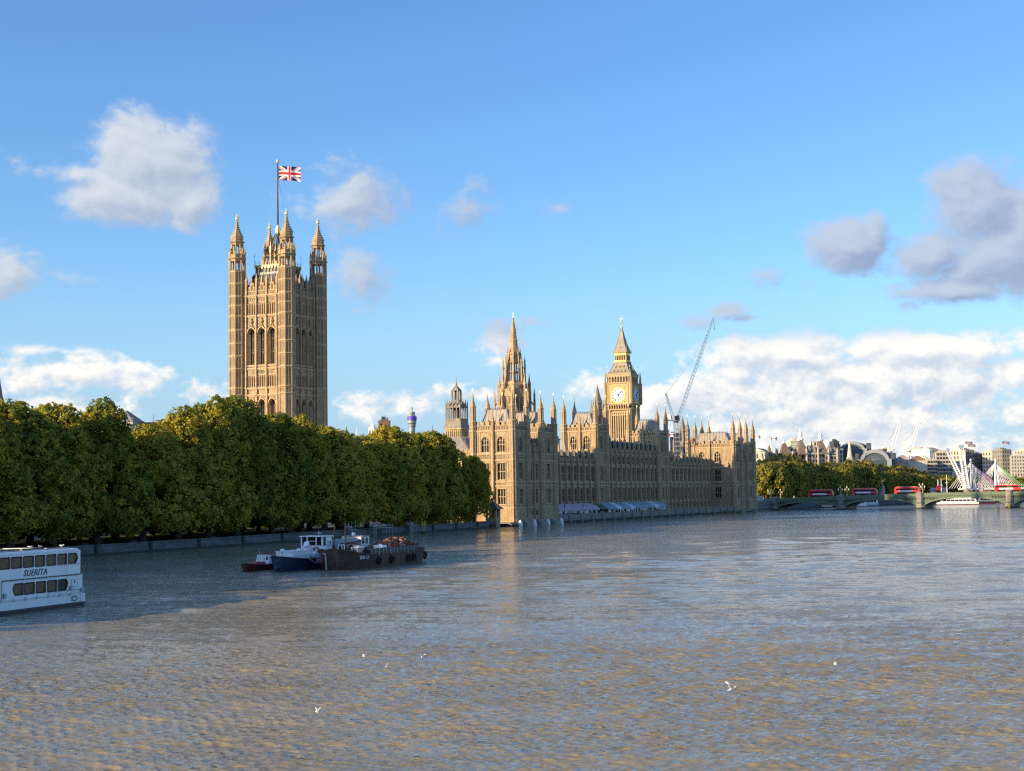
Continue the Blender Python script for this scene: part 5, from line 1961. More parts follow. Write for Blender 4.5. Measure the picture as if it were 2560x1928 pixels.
def plane_tree(e, n, label, group=None, lower=0.0, wide=1.0, hmax=34, name='plane_tree', seed=None, top=None):
    p = W(e, n, GZ - .1)
    if top is None:
        vs = sorted(skyline(proj_u(W(e, n, 22)) + du) for du in (-20, 0, 20))[1]
        top = pt(proj_u(W(e, n, 22)), vs, p.y).z - lower
    top = max(10, min(hmax, top))
    k = TR.randrange(5) if seed is None else seed
    t = thing(name, label, 'tree', p, TR.random() * 6.28, group)
    sz = (top - GZ) / 26.4
    sx = wide * (.90 + .26 * TR.random())
    t.scale = (sx, sx, sz)
    link('crown', CROWNS[k], t)
    link('trunk', TRUNKS[k % 3], t, rz=TR.random() * 6)
    return t


FRONT = [(-226, 'tree with a yellow crown top at the left photo edge, behind the white boat'), (-215, 'second large tree from the left edge, over the windows of the white boat'),
         (-203, 'large green tree over the right end of the white boat'), (-192, 'rounded tree just left of the grey pyramid roof, its top at the skyline'),
         (-181, 'lower tree in front of the grey pyramid roof'), (-169, 'tree right of the grey pyramid roof with a sunlit top'),
         (-157, 'broad tree left of the highest crown, on the river wall'), (-145, 'tallest tree of the row, standing left of the square tower'),
         (-133, 'tree in front of the left edge of the square tower'), (-121, 'tree in front of the middle of the square tower'),
         (-109, 'tree in front of the right edge of the square tower'), (-97, 'dark tree just right of the square tower'), (-85, 'dark tree left of the notch in the tree line'),
         (-72, 'yellow-topped tree right of the notch in the tree line'), (-59, 'rounded tree below the distant round tower with the purple band'),
         (-46, 'tree left of the small lantern tower'), (-34, 'dark tree below the small lantern tower'), (-27, 'dark tree second from the near pavilion, beside the hall roof')]
for i, (n, lab) in enumerate(FRONT):
    last = n > -40
    plane_tree(wall_e(n) - (8.5 if n < -50 else 7.5) - 2 * TR.random(), n + TR.uniform(-1.5, 1.5), lab, 'trees along the garden river wall', lower=(0, 1.0, -.4, 1.2, .3, .6)[i % 6],
               wide=1.0 if n < -30 else .70)
plane_tree(-4.2, -17.5, 'small last tree of the row, overhanging the near pavilion and the kiosk', wide=.58, top=21)
for n in range(-228, -42, 11):
    plane_tree(wall_e(n) - 25 - 4 * TR.random(), n + TR.uniform(-4, 4), 'green tree inside the gardens behind the riverside row', 'trees of the second row in the gardens', lower=4.5 + 3 * TR.random())
for n in range(-250, -60, 12):
    plane_tree(wall_e(n) - 44 - 5 * TR.random(), n + TR.uniform(-4, 4), 'green tree far inside the gardens, only parts of its crown showing', 'trees of the third row in the gardens', lower=7 + 3 * TR.random())
for n in range(-404, -236, 13):                 # the row goes on to the left of the view; its shadow lies over the boats
    plane_tree(wall_e(n) - 9, n, 'garden tree of the riverside row left of the photo edge', 'trees of the garden rows left of the view', top=35 if n < -262 else 31, hmax=36)
    if n < -250:
        plane_tree(wall_e(n) - 26, n + 5, 'garden tree of the second row left of the photo edge', 'second row of garden trees left of the view', top=35 if n < -262 else 31, hmax=36)


def added_hedge(label, e, n0, n1, h, seed):  # added shrubs that darken the bright gap under the tree crowns
    rs = np.random.RandomState(seed)
    N = int((n1 - n0) * 170)
    t = rs.rand(N)
    n_ = n0 + (n1 - n0) * t
    top = h * (.72 + .2 * np.sin(n_ * .31 + seed) + .14 * np.sin(n_ * .83))
    z = GZ + top * rs.rand(N) ** .6
    x = e + 1.5 * np.sqrt(rs.rand(N)) * np.where(rs.rand(N) < .8, 1, -1) * np.sqrt(np.clip(1.15 - (z - GZ) / top, 0, 1))
    c = np.stack([x * math.cos(TH) + n_ * math.sin(TH), YC - x * math.sin(TH) + n_ * math.cos(TH), z], 1)
    a = rs.randn(N, 3)
    a /= np.linalg.norm(a, axis=1)[:, None]
    b = np.cross(a, rs.randn(N, 3))
    b /= np.linalg.norm(b, axis=1)[:, None]
    V = np.stack([c + a * .3, c + b * .25, c - a * .3, c - b * .25], 1).reshape(-1, 3)
    me = bpy.data.meshes.new('added_hedge')
    me.from_pydata(V.tolist(), [], np.arange(4 * N).reshape(-1, 4).tolist())
    me.materials.append(MATS['leaf'])
    tag(link('added_hedge', me), label, 'added_hedge')


added_hedge('added shrubs darkening the gap under the trees, behind the left half of the lawn', -47, -300, -150, 4.6, 1)
added_hedge('added shrubs darkening the gap under the trees behind the moored barge', -50, -112, -40, 5.0, 2)
added_hedge('added shrubs covering the bright wall under the last trees beside the kiosk', -7.5, -64, -13, 6.2, 3)

# ------------------------------------------------------------------ small things in the gardens and on the wall
bench = None
for k, (n, off) in enumerate(((-190, 5.2), (-176, 5.2), (-150, 5), (-118, 5), (-104, 5))):
    p = W(wall_e(n) - off, n, GZ)
    if bench is None:
        bench = thing('park_bench', 'dark park bench on the riverside walk under the trees', 'bench', p, -TH, 'benches on the riverside walk')
        m = MB()
        m.box(-.25, .25, -.9, .9, .42, .48, 'cloth_dark')
        m.build('seat', bench)
        m = MB()
        m.box(-.30, -.25, -.9, .9, .5, .95, 'cloth_dark')
        m.build('backrest', bench)
        for y in (-.8, .8):
            m = MB()
            m.box(-.28, .25, y - .04, y + .04, 0, .42, 'black_iron')
            m.build('leg', bench)
    else:
        dup(bench, p)
lampk = None
for n, lab in ((-212, 'black park lamp post behind the right half of the white boat'), (-163, 'black park lamp post with a pale lantern left of the red boat'), (-98, 'black park lamp post behind the white wheelhouse'), (-60, 'black park lamp post right of the mooring frames')):
    p = W(wall_e(n) - 4.0, n, GZ)
    if lampk is None:
        lampk = thing('park_lamp', lab, 'lamp post', p, -TH, 'lamp posts in the gardens')
        m = MB()
        m.lathe(0, 0, [(.2, 0), (.12, .5), (.06, .8), (.05, 3.3)], 6, mat='black_iron')
        m.build('post', lampk)
        m = MB()
        m.lathe(0, 0, [(.08, 3.3), (.18, 3.45), (.22, 3.9), (.05, 4.15)], 6, mat='pale_stone')
        m.build('lantern', lampk)
    else:
        dup(lampk, p, label=lab)
# parked vehicles seen under the branches
def small_car(name, label, p, rz, mat, van=False, group=None):
    t = thing(name, label, 'van' if van else 'car', p, rz, group)
    m = MB()
    hgt = 2.1 if van else 1.42
    prof = [(-2.1, .35), (2.1, .35), (2.15, .8), (1.5, .95), (.85, hgt), (-1.6 if not van else -2.0, hgt), (-2.1, .95)]
    m.prism(prof, -.85, .85, mat)
    m.build('body', t)
    m = MB()
    m.prism([(1.36, .98), (.85, hgt - .12), (-1.4, hgt - .12), (-1.7, .98)], -.87, .87, 'glass_dark')
    m.build('window', t)
    wm = MB()
    wm.prism([(.33 * math.cos(a * .5236), .33 + .33 * math.sin(a * .5236)) for a in range(12)], -.1, .1, 'tyre')
    me = wm.mesh('wheel')
    for x in (-1.3, 1.3):
        for y in (-.8, .8):
            link('wheel', me, t, (x, y, 0))
    return t


q = W(wall_e(-132) - 58, -132, GZ + .1)
small_car('parked_van', 'white van parked under the trees behind the red boat, left one', q, R(60), 'white_clean', True)
q = W(wall_e(-120) - 58, -120, GZ + .1)
small_car('parked_van', 'white van parked under the trees behind the blue tug, right one', q, R(62), 'white_clean', True)
q = W(wall_e(-126) - 54, -125, GZ + .1)
small_car('parked_car', 'silver car parked between the two white vans under the trees', q, R(60), 'steel_pale')


# steel mooring frames standing in the water at the wall
def mooring(name, label, n, L, seed, hi=3.6):
    t = thing(name, label, 'mooring frame', W(wall_e(n) + .7, n, 0), -TH + R(3))
    m = MB()
    k = max(2, int(L / 1.6))
    for i in range(k + 1):
        y = -L / 2 + L * i / k
        for x in (.2, 1.1):
            m.tube((x, y, -1.0), (x, y, hi if i in (0, k) else 2.3), .055, n=5, mat='steel')
    m.box(.1, 1.2, -L / 2, L / 2, 1.9, 2.0, 'steel')
    for z in (2.3, 2.6):
        for x in (.2, 1.1):
            m.tube((x, -L / 2, z), (x, L / 2, z), .05, n=4, mat='steel')
    m.build('frame', t)
    l = MB()
    for y in (-L / 2 + .3, -L / 2 + .75):
        l.tube((1.25, y, -.4), (1.25, y, 2.7), .05, n=4, mat='steel')
    for i in range(8):
        l.tube((1.25, -L / 2 + .3, .1 + .32 * i), (1.25, -L / 2 + .75, .1 + .32 * i), .035, n=4, mat='steel')
    l.build('ladder', t)
    d = MB()
    d.box(.15, 1.15, -L / 2 + .4, -L / 2 + 1.6, 2.3, 2.75, 'pale_stone')
    d.build('box', t)


mooring('mooring_frame', 'tall pale steel mooring frame at the wall, behind the mast of the barge', -103, 3.2, 1, 3.9)
mooring('mooring_frame', 'long railed steel mooring frame at the wall, behind the cabin boat', -87, 10, 2, 2.9)
mooring('mooring_frame', 'short steel mooring frame with a ladder, right of the cabin boat', -70, 3.4, 3, 3.2)

# yellow channel markers
mk = None
for u, v, lab in ((1060, 1334, 'yellow cross-shaped marker post in front of the garden wall'), (1250, 1314, 'yellow marker post in front of the near pavilion'), (1423, 1306, 'yellow marker post in front of the pink awning'),
                  (1536, 1299, 'yellow marker post in front of the left end of the teal awning'), (1672, 1293, 'yellow marker post right of the teal awning'), (1772, 1288, 'yellow marker post in front of the far pavilion')):
    p = on_water(u, v)
    if mk is None:
        mk = thing('marker_post', lab, 'marker post', p, 0, 'yellow marker posts in the river')
        m = MB()
        m.tube((0, 0, -1), (0, 0, 2.2), .12, n=6, mat='yellow_paint')
        m.build('post', mk)
        m = MB()
        m.tube((-.5, 0, 2.0), (.5, 0, 3.0), .11, n=5, mat='yellow_paint')
        m.tube((-.5, 0, 3.0), (.5, 0, 2.0), .11, n=5, mat='yellow_paint')
        m.build('topmark', mk)
        m = MB()
        m.lathe(0, 0, [(.2, -.5), (.6, -.1), (.6, .25), (.15, .45)], 8, mat='hull_black')
        m.build('float', mk)
    else:
        dup(mk, p, label=lab)


# ------------------------------------------------------------------ boats
def hull(mb, st, mat, band=None, band_z=None, deck='pale_stone'):
    """st: list of (y, half width at the water, half width at the rail, rail height, foot height)"""
    rows = []
    for y, wb, wt_, zt, zb in st:
        rows.append([(-wt_, y, zt), (-(wb * .45 + wt_ * .55), y, zt * .5), (-wb, y, zb), (-wb * .8, y, -.8), (wb * .8, y, -.8), (wb, y, zb), (wb * .45 + wt_ * .55, y, zt * .5), (wt_, y, zt)])
    n = len(rows[0])
    V = [p for r_ in rows for p in r_]
    F = []
    for i in range(len(rows) - 1):
        for k in range(n - 1):
            a = i * n + k
            F.append((a, a + 1, a + n + 1, a + n))
    F.append(tuple(range(n)))
    F.append(tuple(range(len(V) - n, len(V)))[::-1])
    mb.add(V, F, mat)
    D, F = [], []
    for i, (y, wb, wt_, zt, zb) in enumerate(st):
        D += [(-wt_ * .97, y, zt - .25), (wt_ * .97, y, zt - .25)]
        if i:
            F.append((2 * i - 2, 2 * i - 1, 2 * i + 1, 2 * i))
    mb.add(D, F, deck)


def rail(mb, st, r, mat, dz=0.0):
    for sg in (-1, 1):
        for a, b in zip(st[:-1], st[1:]):
            mb.tube((sg * a[2], a[0], a[3] + dz), (sg * b[2], b[0], b[3] + dz), r, n=5, mat=mat)


def text_mesh(name, body, size, mat, shear=0.0, offset=0.0, extrude=.01, align='CENTER'):
    cu = bpy.data.curves.new(name, 'FONT')
    cu.body = body
    cu.size = size
    cu.space_character = 1.12
    cu.shear = shear
    cu.offset = offset
    cu.extrude = extrude
    cu.align_x = align
    ob = bpy.data.objects.new(name, cu)
    COL.objects.link(ob)
    dg = bpy.context.evaluated_depsgraph_get()
    me = bpy.data.meshes.new_from_object(ob.evaluated_get(dg))
    bpy.data.objects.remove(ob)
    bpy.data.curves.remove(cu)
    me.materials.clear()
    me.materials.append(MATS[mat])
    me.name = name
    return me


def passenger_boat():
    A = R(18.7)
    O = on_water(208, 1514)
    t = thing('passenger_boat', 'white two-deck passenger boat lettered SUERITA, cut by the left edge of the photo', 'boat', O, -A)
    sa, ca = math.sin(A), math.cos(A)

    def side(x, y):
        """a pixel of the enlarged crop -> (along, height) on the river side of the boat"""
        u, v = x / 7.57, 1340 + y / 7.57
        d = ray(u, v)
        s = (d.x * O.y - d.y * O.x) / (d.y * sa - d.x * ca)
        P = Vector((O.x + s * sa, O.y + s * ca, 0))
        return s, EYE + d.z * (P.y / d.y)
    L = 27.0
    z_hull = side(800, 1330)[1]
    z_rub = side(750, 792)[1]
    z_low = side(750, 1160)[1]
    z_top = side(750, 290)[1]
    z_sill = side(1200, 545)[1]
    uw = [side(750, 575)[1], side(750, 372)[1]]
    lw = [side(770, 1075)[1], side(770, 865)[1]]
    y_top = side(1488, 245)[0]
    W_ = 6.4
    lean = lambda z: -.22 * max(0, z - z_hull) / (z_top - z_hull)
    yend = lambda z: -.12 + (y_top + .12) * max(0, (z - z_hull)) / (z_top - z_hull)
    # hull
    h = MB()
    h.box(-W_, .10, -L, .05, -.8, .12, 'hull_black')
    h.add([(.10, -L, .1), (.10, .05, .1), (0, .0, z_hull), (0, -L, z_hull), (-W_, .0, z_hull), (-W_, .05, .1), (-W_, -L, .1), (-W_, -L, z_hull)],
          [(0, 1, 2, 3), (1, 5, 4, 2), (5, 6, 7, 4)], 'hull_black')
    h.box(-W_, .16, -L, .14, z_hull - .22, z_hull - .05, 'hull_black')
    h.build('hull', t)
    # superstructure: side wall pierced by windows
    up = [(-10, 190), (215, 415), (440, 635), (665, 850), (880, 1060), (1090, 1265), (1295, 1470)]
    lo = [(240, 440), (460, 655), (685, 865), (895, 1080), (1105, 1285)]
    ups = [(side(a, 480)[0], side(b, 480)[0]) for a, b in up]
    los = [(side(a, 970)[0], side(b, 970)[0]) for a, b in lo]
    w0 = ups[0][1] - ups[0][0]
    k = ups[0][0]
    gap = ups[1][0] - ups[0][1]
    while k - gap - w0 > -L + 1.0:               # the rest of the row, left of the frame
        ups.insert(0, (k - gap - w0, k - gap))
        k = ups[0][0]
    m = MB()
    m.fr = (-.0, 0, 0, 1, 1, 0)

    def band(cols, z0, z1, za, zb):
        cs = [((a + b) / 2, b - a) for a, b in cols]
        facade(m, -L + .3, yend(z0) - .02, cs, [(za, zb, False)], z0, z1, .12, 'white_paint')
    ze = [z_hull, z_rub, z_top]
    band([c for c in los], z_hull, z_rub, lw[0], lw[1])
    band(ups, z_rub, z_top - .12, uw[0], uw[1])
    m.fr = None
    # slanted end wall and its triangle fillers
    m.add([(0, yend(z_hull), z_hull), (0, yend(z_top), z_top - .12), (-W_, yend(z_top), z_top - .12), (-W_, yend(z_hull), z_hull)], [(0, 1, 2, 3)], 'white_paint')
    m.add([(-W_, -L + .3, z_hull), (-W_, yend(z_hull), z_hull), (-W_, yend(z_top), z_top - .12), (-W_, -L + .3, z_top - .12)], [(0, 1, 2, 3)], 'white_paint')
    m.box(-W_, 0, -L, -L + .3, z_hull, z_top - .12, 'white_paint')
    m.box(-W_ + .1, -.13, -L + .3, y_top - .2, z_rub - .1, z_rub, 'white_paint')
    m.build('superstructure', t)
    g_ = MB()
    for (a, b) in ups:
        pass
    # windows: each a frame with a dark pane set in
    def win(a, b, za, zb, point, mat, lower):
        w = MB()
        c, hw, hh = (a + b) / 2, (b - a) / 2, (zb - za) / 2
        if point == 0:
            poly = [(-hw + .06, -hh), (hw - .06, -hh), (hw, -hh + .06), (hw, hh - .06), (hw - .06, hh), (-hw + .06, hh), (-hw, hh - .06), (-hw, -hh + .06)]
        else:
            poly = [(-hw, -hh), (hw * .55, -hh), (hw, hh * .25), (hw * .6, hh), (-hw, hh)]
            poly = [(p[0] * point, p[1]) for p in poly]
        n = len(poly)
        w.add([(-.07, p[0], p[1]) for p in poly], [tuple(range(n))], mat)
        for i in range(n):
            p, q2 = poly[i], poly[(i + 1) % n]
            w.tube((.005, p[0], p[1]), (.005, q2[0], q2[1]), .045, n=4, mat='black_iron')
        if point:
            # white infill outside the point
            ex = hw * point
            for (p, q2, cr) in ((poly[1], poly[2], (ex, -hh)), (poly[2], poly[3], (ex, hh))):
                w.add([(-.02, *p), (-.02, *q2), (-.02, *cr)], [(0, 1, 2)], 'white_paint')
        if lower:
            w.box(-.9, -.75, -hw * .8, hw * .3, -hh, hh * .2, 'curtain')
        else:
            w.box(-1.1, -1.0, -.05, .05, -hh, hh, 'pale_stone')
        w.build('window', t, (0, c, (za + zb) / 2))
    for i, (a, b) in enumerate(ups):
        win(a, b, uw[0], uw[1], 1 if i == len(ups) - 1 else 0, 'glass_lit_amber', False)
    for i, (a, b) in enumerate(los):
        win(a, b, lw[0], lw[1], 1 if i == len(los) - 1 else (-1 if i == 0 else 0), 'glass_lit_amber' if i < 4 else 'glass_dark', True)
    tr = MB()                                    # dark trim lines and rubbing strake
    tr.box(.0, .06, side(30, 890)[0], yend(z_rub) - .05, z_rub - .05, z_rub + .05, 'navy_paint')
    tr.box(.0, .05, side(30, 890)[0] - .05, side(30, 890)[0] + .04, z_low, z_rub, 'steel')
    tr.box(.0, .05, side(1080, 560)[0], yend(z_sill) - .05, z_sill - .03, z_sill + .03, 'steel')
    tr.box(.0, .09, -L + .2, yend(z_low), z_low - .05, z_low + .05, 'steel_pale')
    for i in range(16):
        y = -L + 1 + i * 1.6
        tr.box(.0, .1, y - .05, y + .05, z_low - .12, z_low + .12, 'steel')
    tr.build('trim', t)
    rl = MB()
    ya, yb = side(890, 1075)[0], side(1480, 985)[0]
    zr = side(1200, 1035)[1]
    rl.tube((.16, ya, zr), (.16, yb, zr), .025, n=4, mat='steel')
    for i in range(6):
        y = ya + (yb - ya) * i / 5
        rl.tube((.16, y, z_low), (.16, y, zr), .02, n=4, mat='steel')
    rl.build('handrail', t)
    d = MB()                                     # hatch with a porthole, lamp boxes, hawse recess
    a, za = side(1350, 975)
    b, zb = side(1460, 810)
    d.box(.004, .03, a, b, za, zb, 'white_clean')
    for p0, p1 in (((a, za), (b, za)), ((b, za), (b, zb)), ((b, zb), (a, zb)), ((a, zb), (a, za))):
        d.tube((.03, *p0), (.03, *p1), .018, n=4, mat='steel')
    yc, zc = side(1405, 865)
    dv = [(yc + .1 * math.cos(k * .6283), zc + .17 * math.sin(k * .6283)) for k in range(10)]
    d.add([(.036, *p) for p in dv], [tuple(range(10))], 'black_iron')
    d.build('hatch', t)
    for x, y in ((1330, 985), (75, 1140), (1540, 1015)):
        s_, z_ = side(x, y)
        lb = MB()
        lb.box(.002, .16, s_ - .17, s_ + .17, z_ - .2, z_ + .2, 'steel')
        lb.build('lamp_box', t)
    hw_ = MB()
    s_, z_ = side(1400, 1180)
    for k in range(12):
        a0, a1 = k * .5236, (k + 1) * .5236
        hw_.tube((.1, s_ + .42 * math.cos(a0), z_ + .2 * math.sin(a0)), (.1, s_ + .42 * math.cos(a1), z_ + .2 * math.sin(a1)), .05, n=4, mat='steel')
    hw_.tube((.12, s_ - .4, z_ + .1), (.12, side(1270, 1100)[0], side(1270, 1100)[1]), .02, n=4, mat='rust_scrap')
    hw_.build('fairlead', t)
    bw = MB()                                    # low bulwark round the end
    bw.box(-W_, .1, -.45, .14, z_hull, z_hull + .75, 'white_paint')
    bw.build('bulwark', t)
    rf = MB()
    rf.hip(-W_ - .05, .05, -L - .1, y_top + .06, z_top - .12, z_top + .06, .12, .12, 'white_paint')
    rf.hip(-W_ + .5, -.4, -L + .5, y_top - .6, z_top + .06, z_top + .13, .1, .1, 'tarp')
    for k in range(7):
        rf.box(-W_ + 1.0, -.8, -L + 2.2 + 3.4 * k, -L + 2.35 + 3.4 * k, z_top + .13, z_top + .2, 'steel')
    rf.box(-1.3, -1.15, -L + 1, y_top - 1.5, z_top + .13, z_top + .24, 'hull_black')
    rf.build('roof', t)
    # the name in slanted dark capitals
    ta, tza = side(445, 705)
    tb, tzb = side(888, 668)
    hgt = side(660, 632)[1] - side(660, 747)[1]
    me = text_mesh('name_lettering', 'SUERITA', hgt / .70, 'navy_paint', .28, .012, .008)
    xs = [v.co.x for v in me.vertices]
    kx = (tb - ta) / (max(xs) - min(xs))
    x0 = min(xs)
    for v_ in me.vertices:
        v_.co.x = (v_.co.x - x0) * kx
    o = link('name_lettering', me, t, (.02, ta, side(660, 745)[1]))
    o.rotation_euler = (R(90), 0, R(90))
    return t, z_top, y_top


PB, PB_Z, PB_Y = passenger_boat()

M_AX = R(24)


def moored_boats():
    # --- red boat
    t = thing('red_workboat', 'small dark red boat with a white windowed cabin, leftmost of the moored boats', 'boat', on_water(607, 1430), -M_AX)
    st = [(0, .04, .12, 1.02, .1), (.5, .30, .62, .98, .05), (1.6, .75, 1.1, .86, 0), (3.2, 1.05, 1.25, .78, 0), (6, 1.1, 1.28, .78, 0), (9, .9, 1.1, .85, 0)]
    m = MB()
    hull(m, st, 'hull_red', deck='deck_red')
    rail(m, st, .07, 'hull_black')
    m.build('hull', t)
    m = MB()
    m.hip(-.85, .85, 1.9, 4.3, .6, 1.15, .15, .2, 'deck_red')
    m.build('foredeck_cover', t)
    m = MB()
    m.hip(-1.05, 1.05, 4.4, 7.6, .6, 2.0, .12, .35, 'white_paint')
    m.box(-1.0, 1.0, 4.72, 7.4, 2.0, 2.1, 'deck_red')
    m.build('cabin', t)
    for x, w in ((-.55, .42), (.05, .42), (.65, .32)):
        w_ = MB()
        w_.add([(x - w / 2, 4.555, 1.30), (x + w / 2, 4.555, 1.30), (x + w / 2, 4.70, 1.88), (x - w / 2, 4.70, 1.88)], [(0, 1, 2, 3)], 'glass_blue' if x > .3 else 'pale_grey')
        w_.build('window', t, (0, -.04, 0))
    w_ = MB()
    w_.add([(1.02, 5.2, 1.3), (1.02, 6.6, 1.3), (.97, 6.6, 1.85), (.97, 5.2, 1.85)], [(0, 1, 2, 3)], 'glass_dark')
    w_.build('window', t, (.02, 0, 0))
    lr = MB()
    for k in range(14):
        a, b = 2 * math.pi * k / 14, 2 * math.pi * (k + 1) / 14
        lr.tube((.36 * math.cos(a), .36 * math.sin(a), 0), (.36 * math.cos(b), .36 * math.sin(b), 0), .08, n=6, mat='rust_scrap')
    tag(lr.build('life_ring', None, t.matrix_basis @ Vector((0, 0, 0)) if False else (Matrix.Translation(t.location) @ Matrix.Rotation(-M_AX, 4, 'Z')) @ Vector((-.1, 5.7, 2.19))), 'orange life ring lying on the red boat cabin roof', 'life ring')
    m = MB()
    m.tube((-.8, 5, 2.1), (-.8, 5, 2.6), .03, n=4, mat='steel_pale')
    m.ball((-.8, 5, 2.65), .08, 6, 4, 1, 'pale_stone')
    m.build('lamp', t)
    # --- blue tug
    O = on_water(689, 1430.5)
    t = thing('blue_tug', 'dark blue tug with a white wheelhouse, between the red boat and the rusty barge', 'tugboat', O, -M_AX)
    FR = Matrix.Translation(O) @ Matrix.Rotation(-M_AX, 4, 'Z')
    st = [(-.35, .03, .10, 1.95, .1), (.4, .35, .95, 1.85, .05), (1.8, 1.0, 1.65, 1.68, 0), (4, 1.65, 1.95, 1.5, 0), (8, 1.85, 2.0, 1.42, 0), (12, 1.7, 1.95, 1.5, 0), (15.5, 1.0, 1.5, 1.7, 0)]
    m = MB()
    hull(m, st, 'hull_blue', deck='steel')
    rail(m, st, .09, 'hull_black', .02)
    m.build('hull', t)
    m = MB()
    m.box(1.99, 2.03, 6.6, 10.4, 1.0, 2.2, 'pale_blue')
    m.build('bulwark', t)
    m = MB()
    m.box(-1.32, 1.32, 2.1, 6.2, 1.2, 2.5, 'white_paint')
    m.box(-1.4, 1.4, 2.0, 6.3, 2.5, 2.58, 'white_clean')
    m.box(-.35, -.30, 2.06, 2.1, 1.4, 2.45, 'steel')
    m.build('trunk_cabin', t)
    for x, y in ((-.9, 3), (.8, 4.2), (1.0, 5.7)):
        m = MB()
        m.lathe(x, y, [(.25, 2.58), (.3, 2.75), (.15, 2.85)], 8, mat='white_clean')
        m.build('vent_cap', t)
    m = MB()
    m.tube((-.2, 7.0, 1.95), (1.7, 7.0, 1.95), .42, n=12, mat='white_paint')
    m.box(.1, .2, 6.55, 7.45, 1.2, 2.4, 'pale_blue')
    m.box(1.3, 1.4, 6.55, 7.45, 1.2, 2.4, 'pale_blue')
    m.build('winch', t)
    m = MB()
    m.lathe(.2, 7.6, [(.28, 2.0), (.24, 2.9), (.3, 3.0)], 8, mat='white_paint')
    m.tube((.2, 7.6, 3.0), (.2, 7.0, 3.35), .3, .42, 8, 'white_paint')
    m.build('cowl_vent', t)
    m = MB()                                     # wheelhouse, leaning windscreen
    x0, y0, y1 = 1.68, 8.7, 11.2
    m.box(-x0, x0, y0, y1, 1.4, 3.0, 'white_paint')
    m.box(-x0, -x0 + .2, y0 + .02, y1, 3.0, 4.2, 'white_paint')
    for y in (y0 + .02, y0 + .95, y1 - .2):
        m.box(x0 - .16, x0, y, y + .2, 3.0, 4.2, 'white_paint')
    m.box(x0 - .16, x0, y0 + 1.1, y1 - .25, 3.55, 4.2, 'white_paint')
    for a, b in ((-1.68, -1.5), (-.78, -.62), (.62, .78), (1.5, 1.68)):
        m.box(a, b, y0, y0 + .12, 3.0, 4.2, 'white_paint')
    m.box(-x0, x0, y1 - .1, y1, 3.0, 4.2, 'white_paint')
    m.box(-x0, x0, y0, y0 + .13, 2.96, 3.06, 'white_clean')
    m.box(-1.85, 1.85, y0 - .2, y1 + .15, 4.2, 4.32, 'white_clean')
    m.box(-1.5, 1.5, y0 + 1.4, y1 - .12, 3.0, 4.18, 'black_iron')
    m.build('wheelhouse', t)
    for a, b in ((-1.5, -.78), (-.62, .62), (.78, 1.5)):
        w_ = MB()
        w_.box(a, b, y0 + .06, y0 + .08, 3.06, 4.2, 'glass_dark')
        if b - a > 1:
            w_.box(a, b, y0 + .03, y0 + .055, 3.6, 3.66, 'white_clean')
        w_.build('window', t)
    for y, w2 in ((y0 + .25, .65), (y0 + 1.2, .9)):
        w_ = MB()
        w_.box(x0 - .1, x0 - .08, y, y + w2, 3.05, 4.15, 'glass_dark')
        w_.build('window', t)
    dr = MB()
    dr.box(x0 + .003, x0 + .03, y0 + 1.15, y0 + 1.85, 1.7, 3.5, 'steel_pale')
    dr.build('door', t)
    for xx, lab in ((-.62, 'left red and white life ring under the wheelhouse windows of the tug'), (.78, 'right red and white life ring under the wheelhouse windows of the tug')):
        lr = MB()
        for k in range(16):
            a, b = 2 * math.pi * k / 16, 2 * math.pi * (k + 1) / 16
            lr.tube((.40 * math.cos(a), 0, .40 * math.sin(a)), (.40 * math.cos(b), 0, .40 * math.sin(b)), .12, n=6, mat='white_clean' if k % 4 == 0 else 'life_ring')
        tag(lr.build('life_ring', None, FR @ Vector((xx, y0 - .13, 2.42)), -M_AX), lab, 'life ring', 'life rings on the tug')
    m = MB()
    m.tube((0, 10.5, 4.3), (0, 10.5, 5.0), .04, n=4, mat='steel_pale')
    m.box(-.5, .5, 10.45, 10.55, 4.62, 4.7, 'steel_pale')
    m.build('mast', t)
    m = MB()
    pts = []
    for k in range(13):
        q2 = k / 12
        pts.append(FR @ Vector((2.1 + .1 * math.sin(q2 * 3), 4.6 + 5.6 * q2, 1.55 - 1.1 * math.sin(q2 * math.pi) ** 1.0 + .8 * q2)))
    m.path(pts, .06, 5, 'rope')
    tag(m.build('mooring_rope'), 'pale mooring rope hanging in a loop along the blue hull', 'rope')
    # --- rusty barge
    O = on_water(824, 1427.5)
    AX = R(22)
    FR = Matrix.Translation(O) @ Matrix.Rotation(-AX, 4, 'Z')
    at = lambda x, y, z: FR @ Vector((x, y, z))
    t = thing('rusty_barge', 'long rusty brown barge heaped with scrap, rightmost of the moored boats', 'barge', O, -AX)
    st = [(-.9, .06, .35, 2.75, .1), (-.2, .35, 1.55, 2.66, .05), (1.0, .95, 2.25, 2.5, 0), (2.8, 1.7, 2.55, 2.2, 0), (5.2, 2.2, 2.65, 1.9, 0), (8, 2.45, 2.65, 1.70, 0), (15, 2.5, 2.65, 1.66, 0), (20, 2.45, 2.6, 1.82, 0), (23.4, 2.0, 2.35, 2.0, 0), (24.6, 1.2, 1.7, 2.1, .1)]
    m = MB()
    hull(m, st, 'rust_hull', deck='tarp')
    rail(m, st, .10, 'rust_hull', .02)
    m.build('hull', t)
    m = MB()
    for sg in (-1, 1):
        m.box(sg * 2.1 - .06, sg * 2.1 + .06, 7.2, 22.4, 1.45, 2.55, 'hull_black')
        for k in range(14):
            m.box(sg * 2.1 + sg * .06 - .05, sg * 2.1 + sg * .06 + .05, 7.5 + 1.08 * k, 7.6 + 1.08 * k, 1.5, 2.55, 'steel')
    m.box(-2.1, 2.1, 7.14, 7.26, 1.45, 2.45, 'hull_black')
    m.box(-2.1, 2.1, 22.3, 22.42, 1.45, 2.7, 'hull_black')
    m.build('coaming', t)
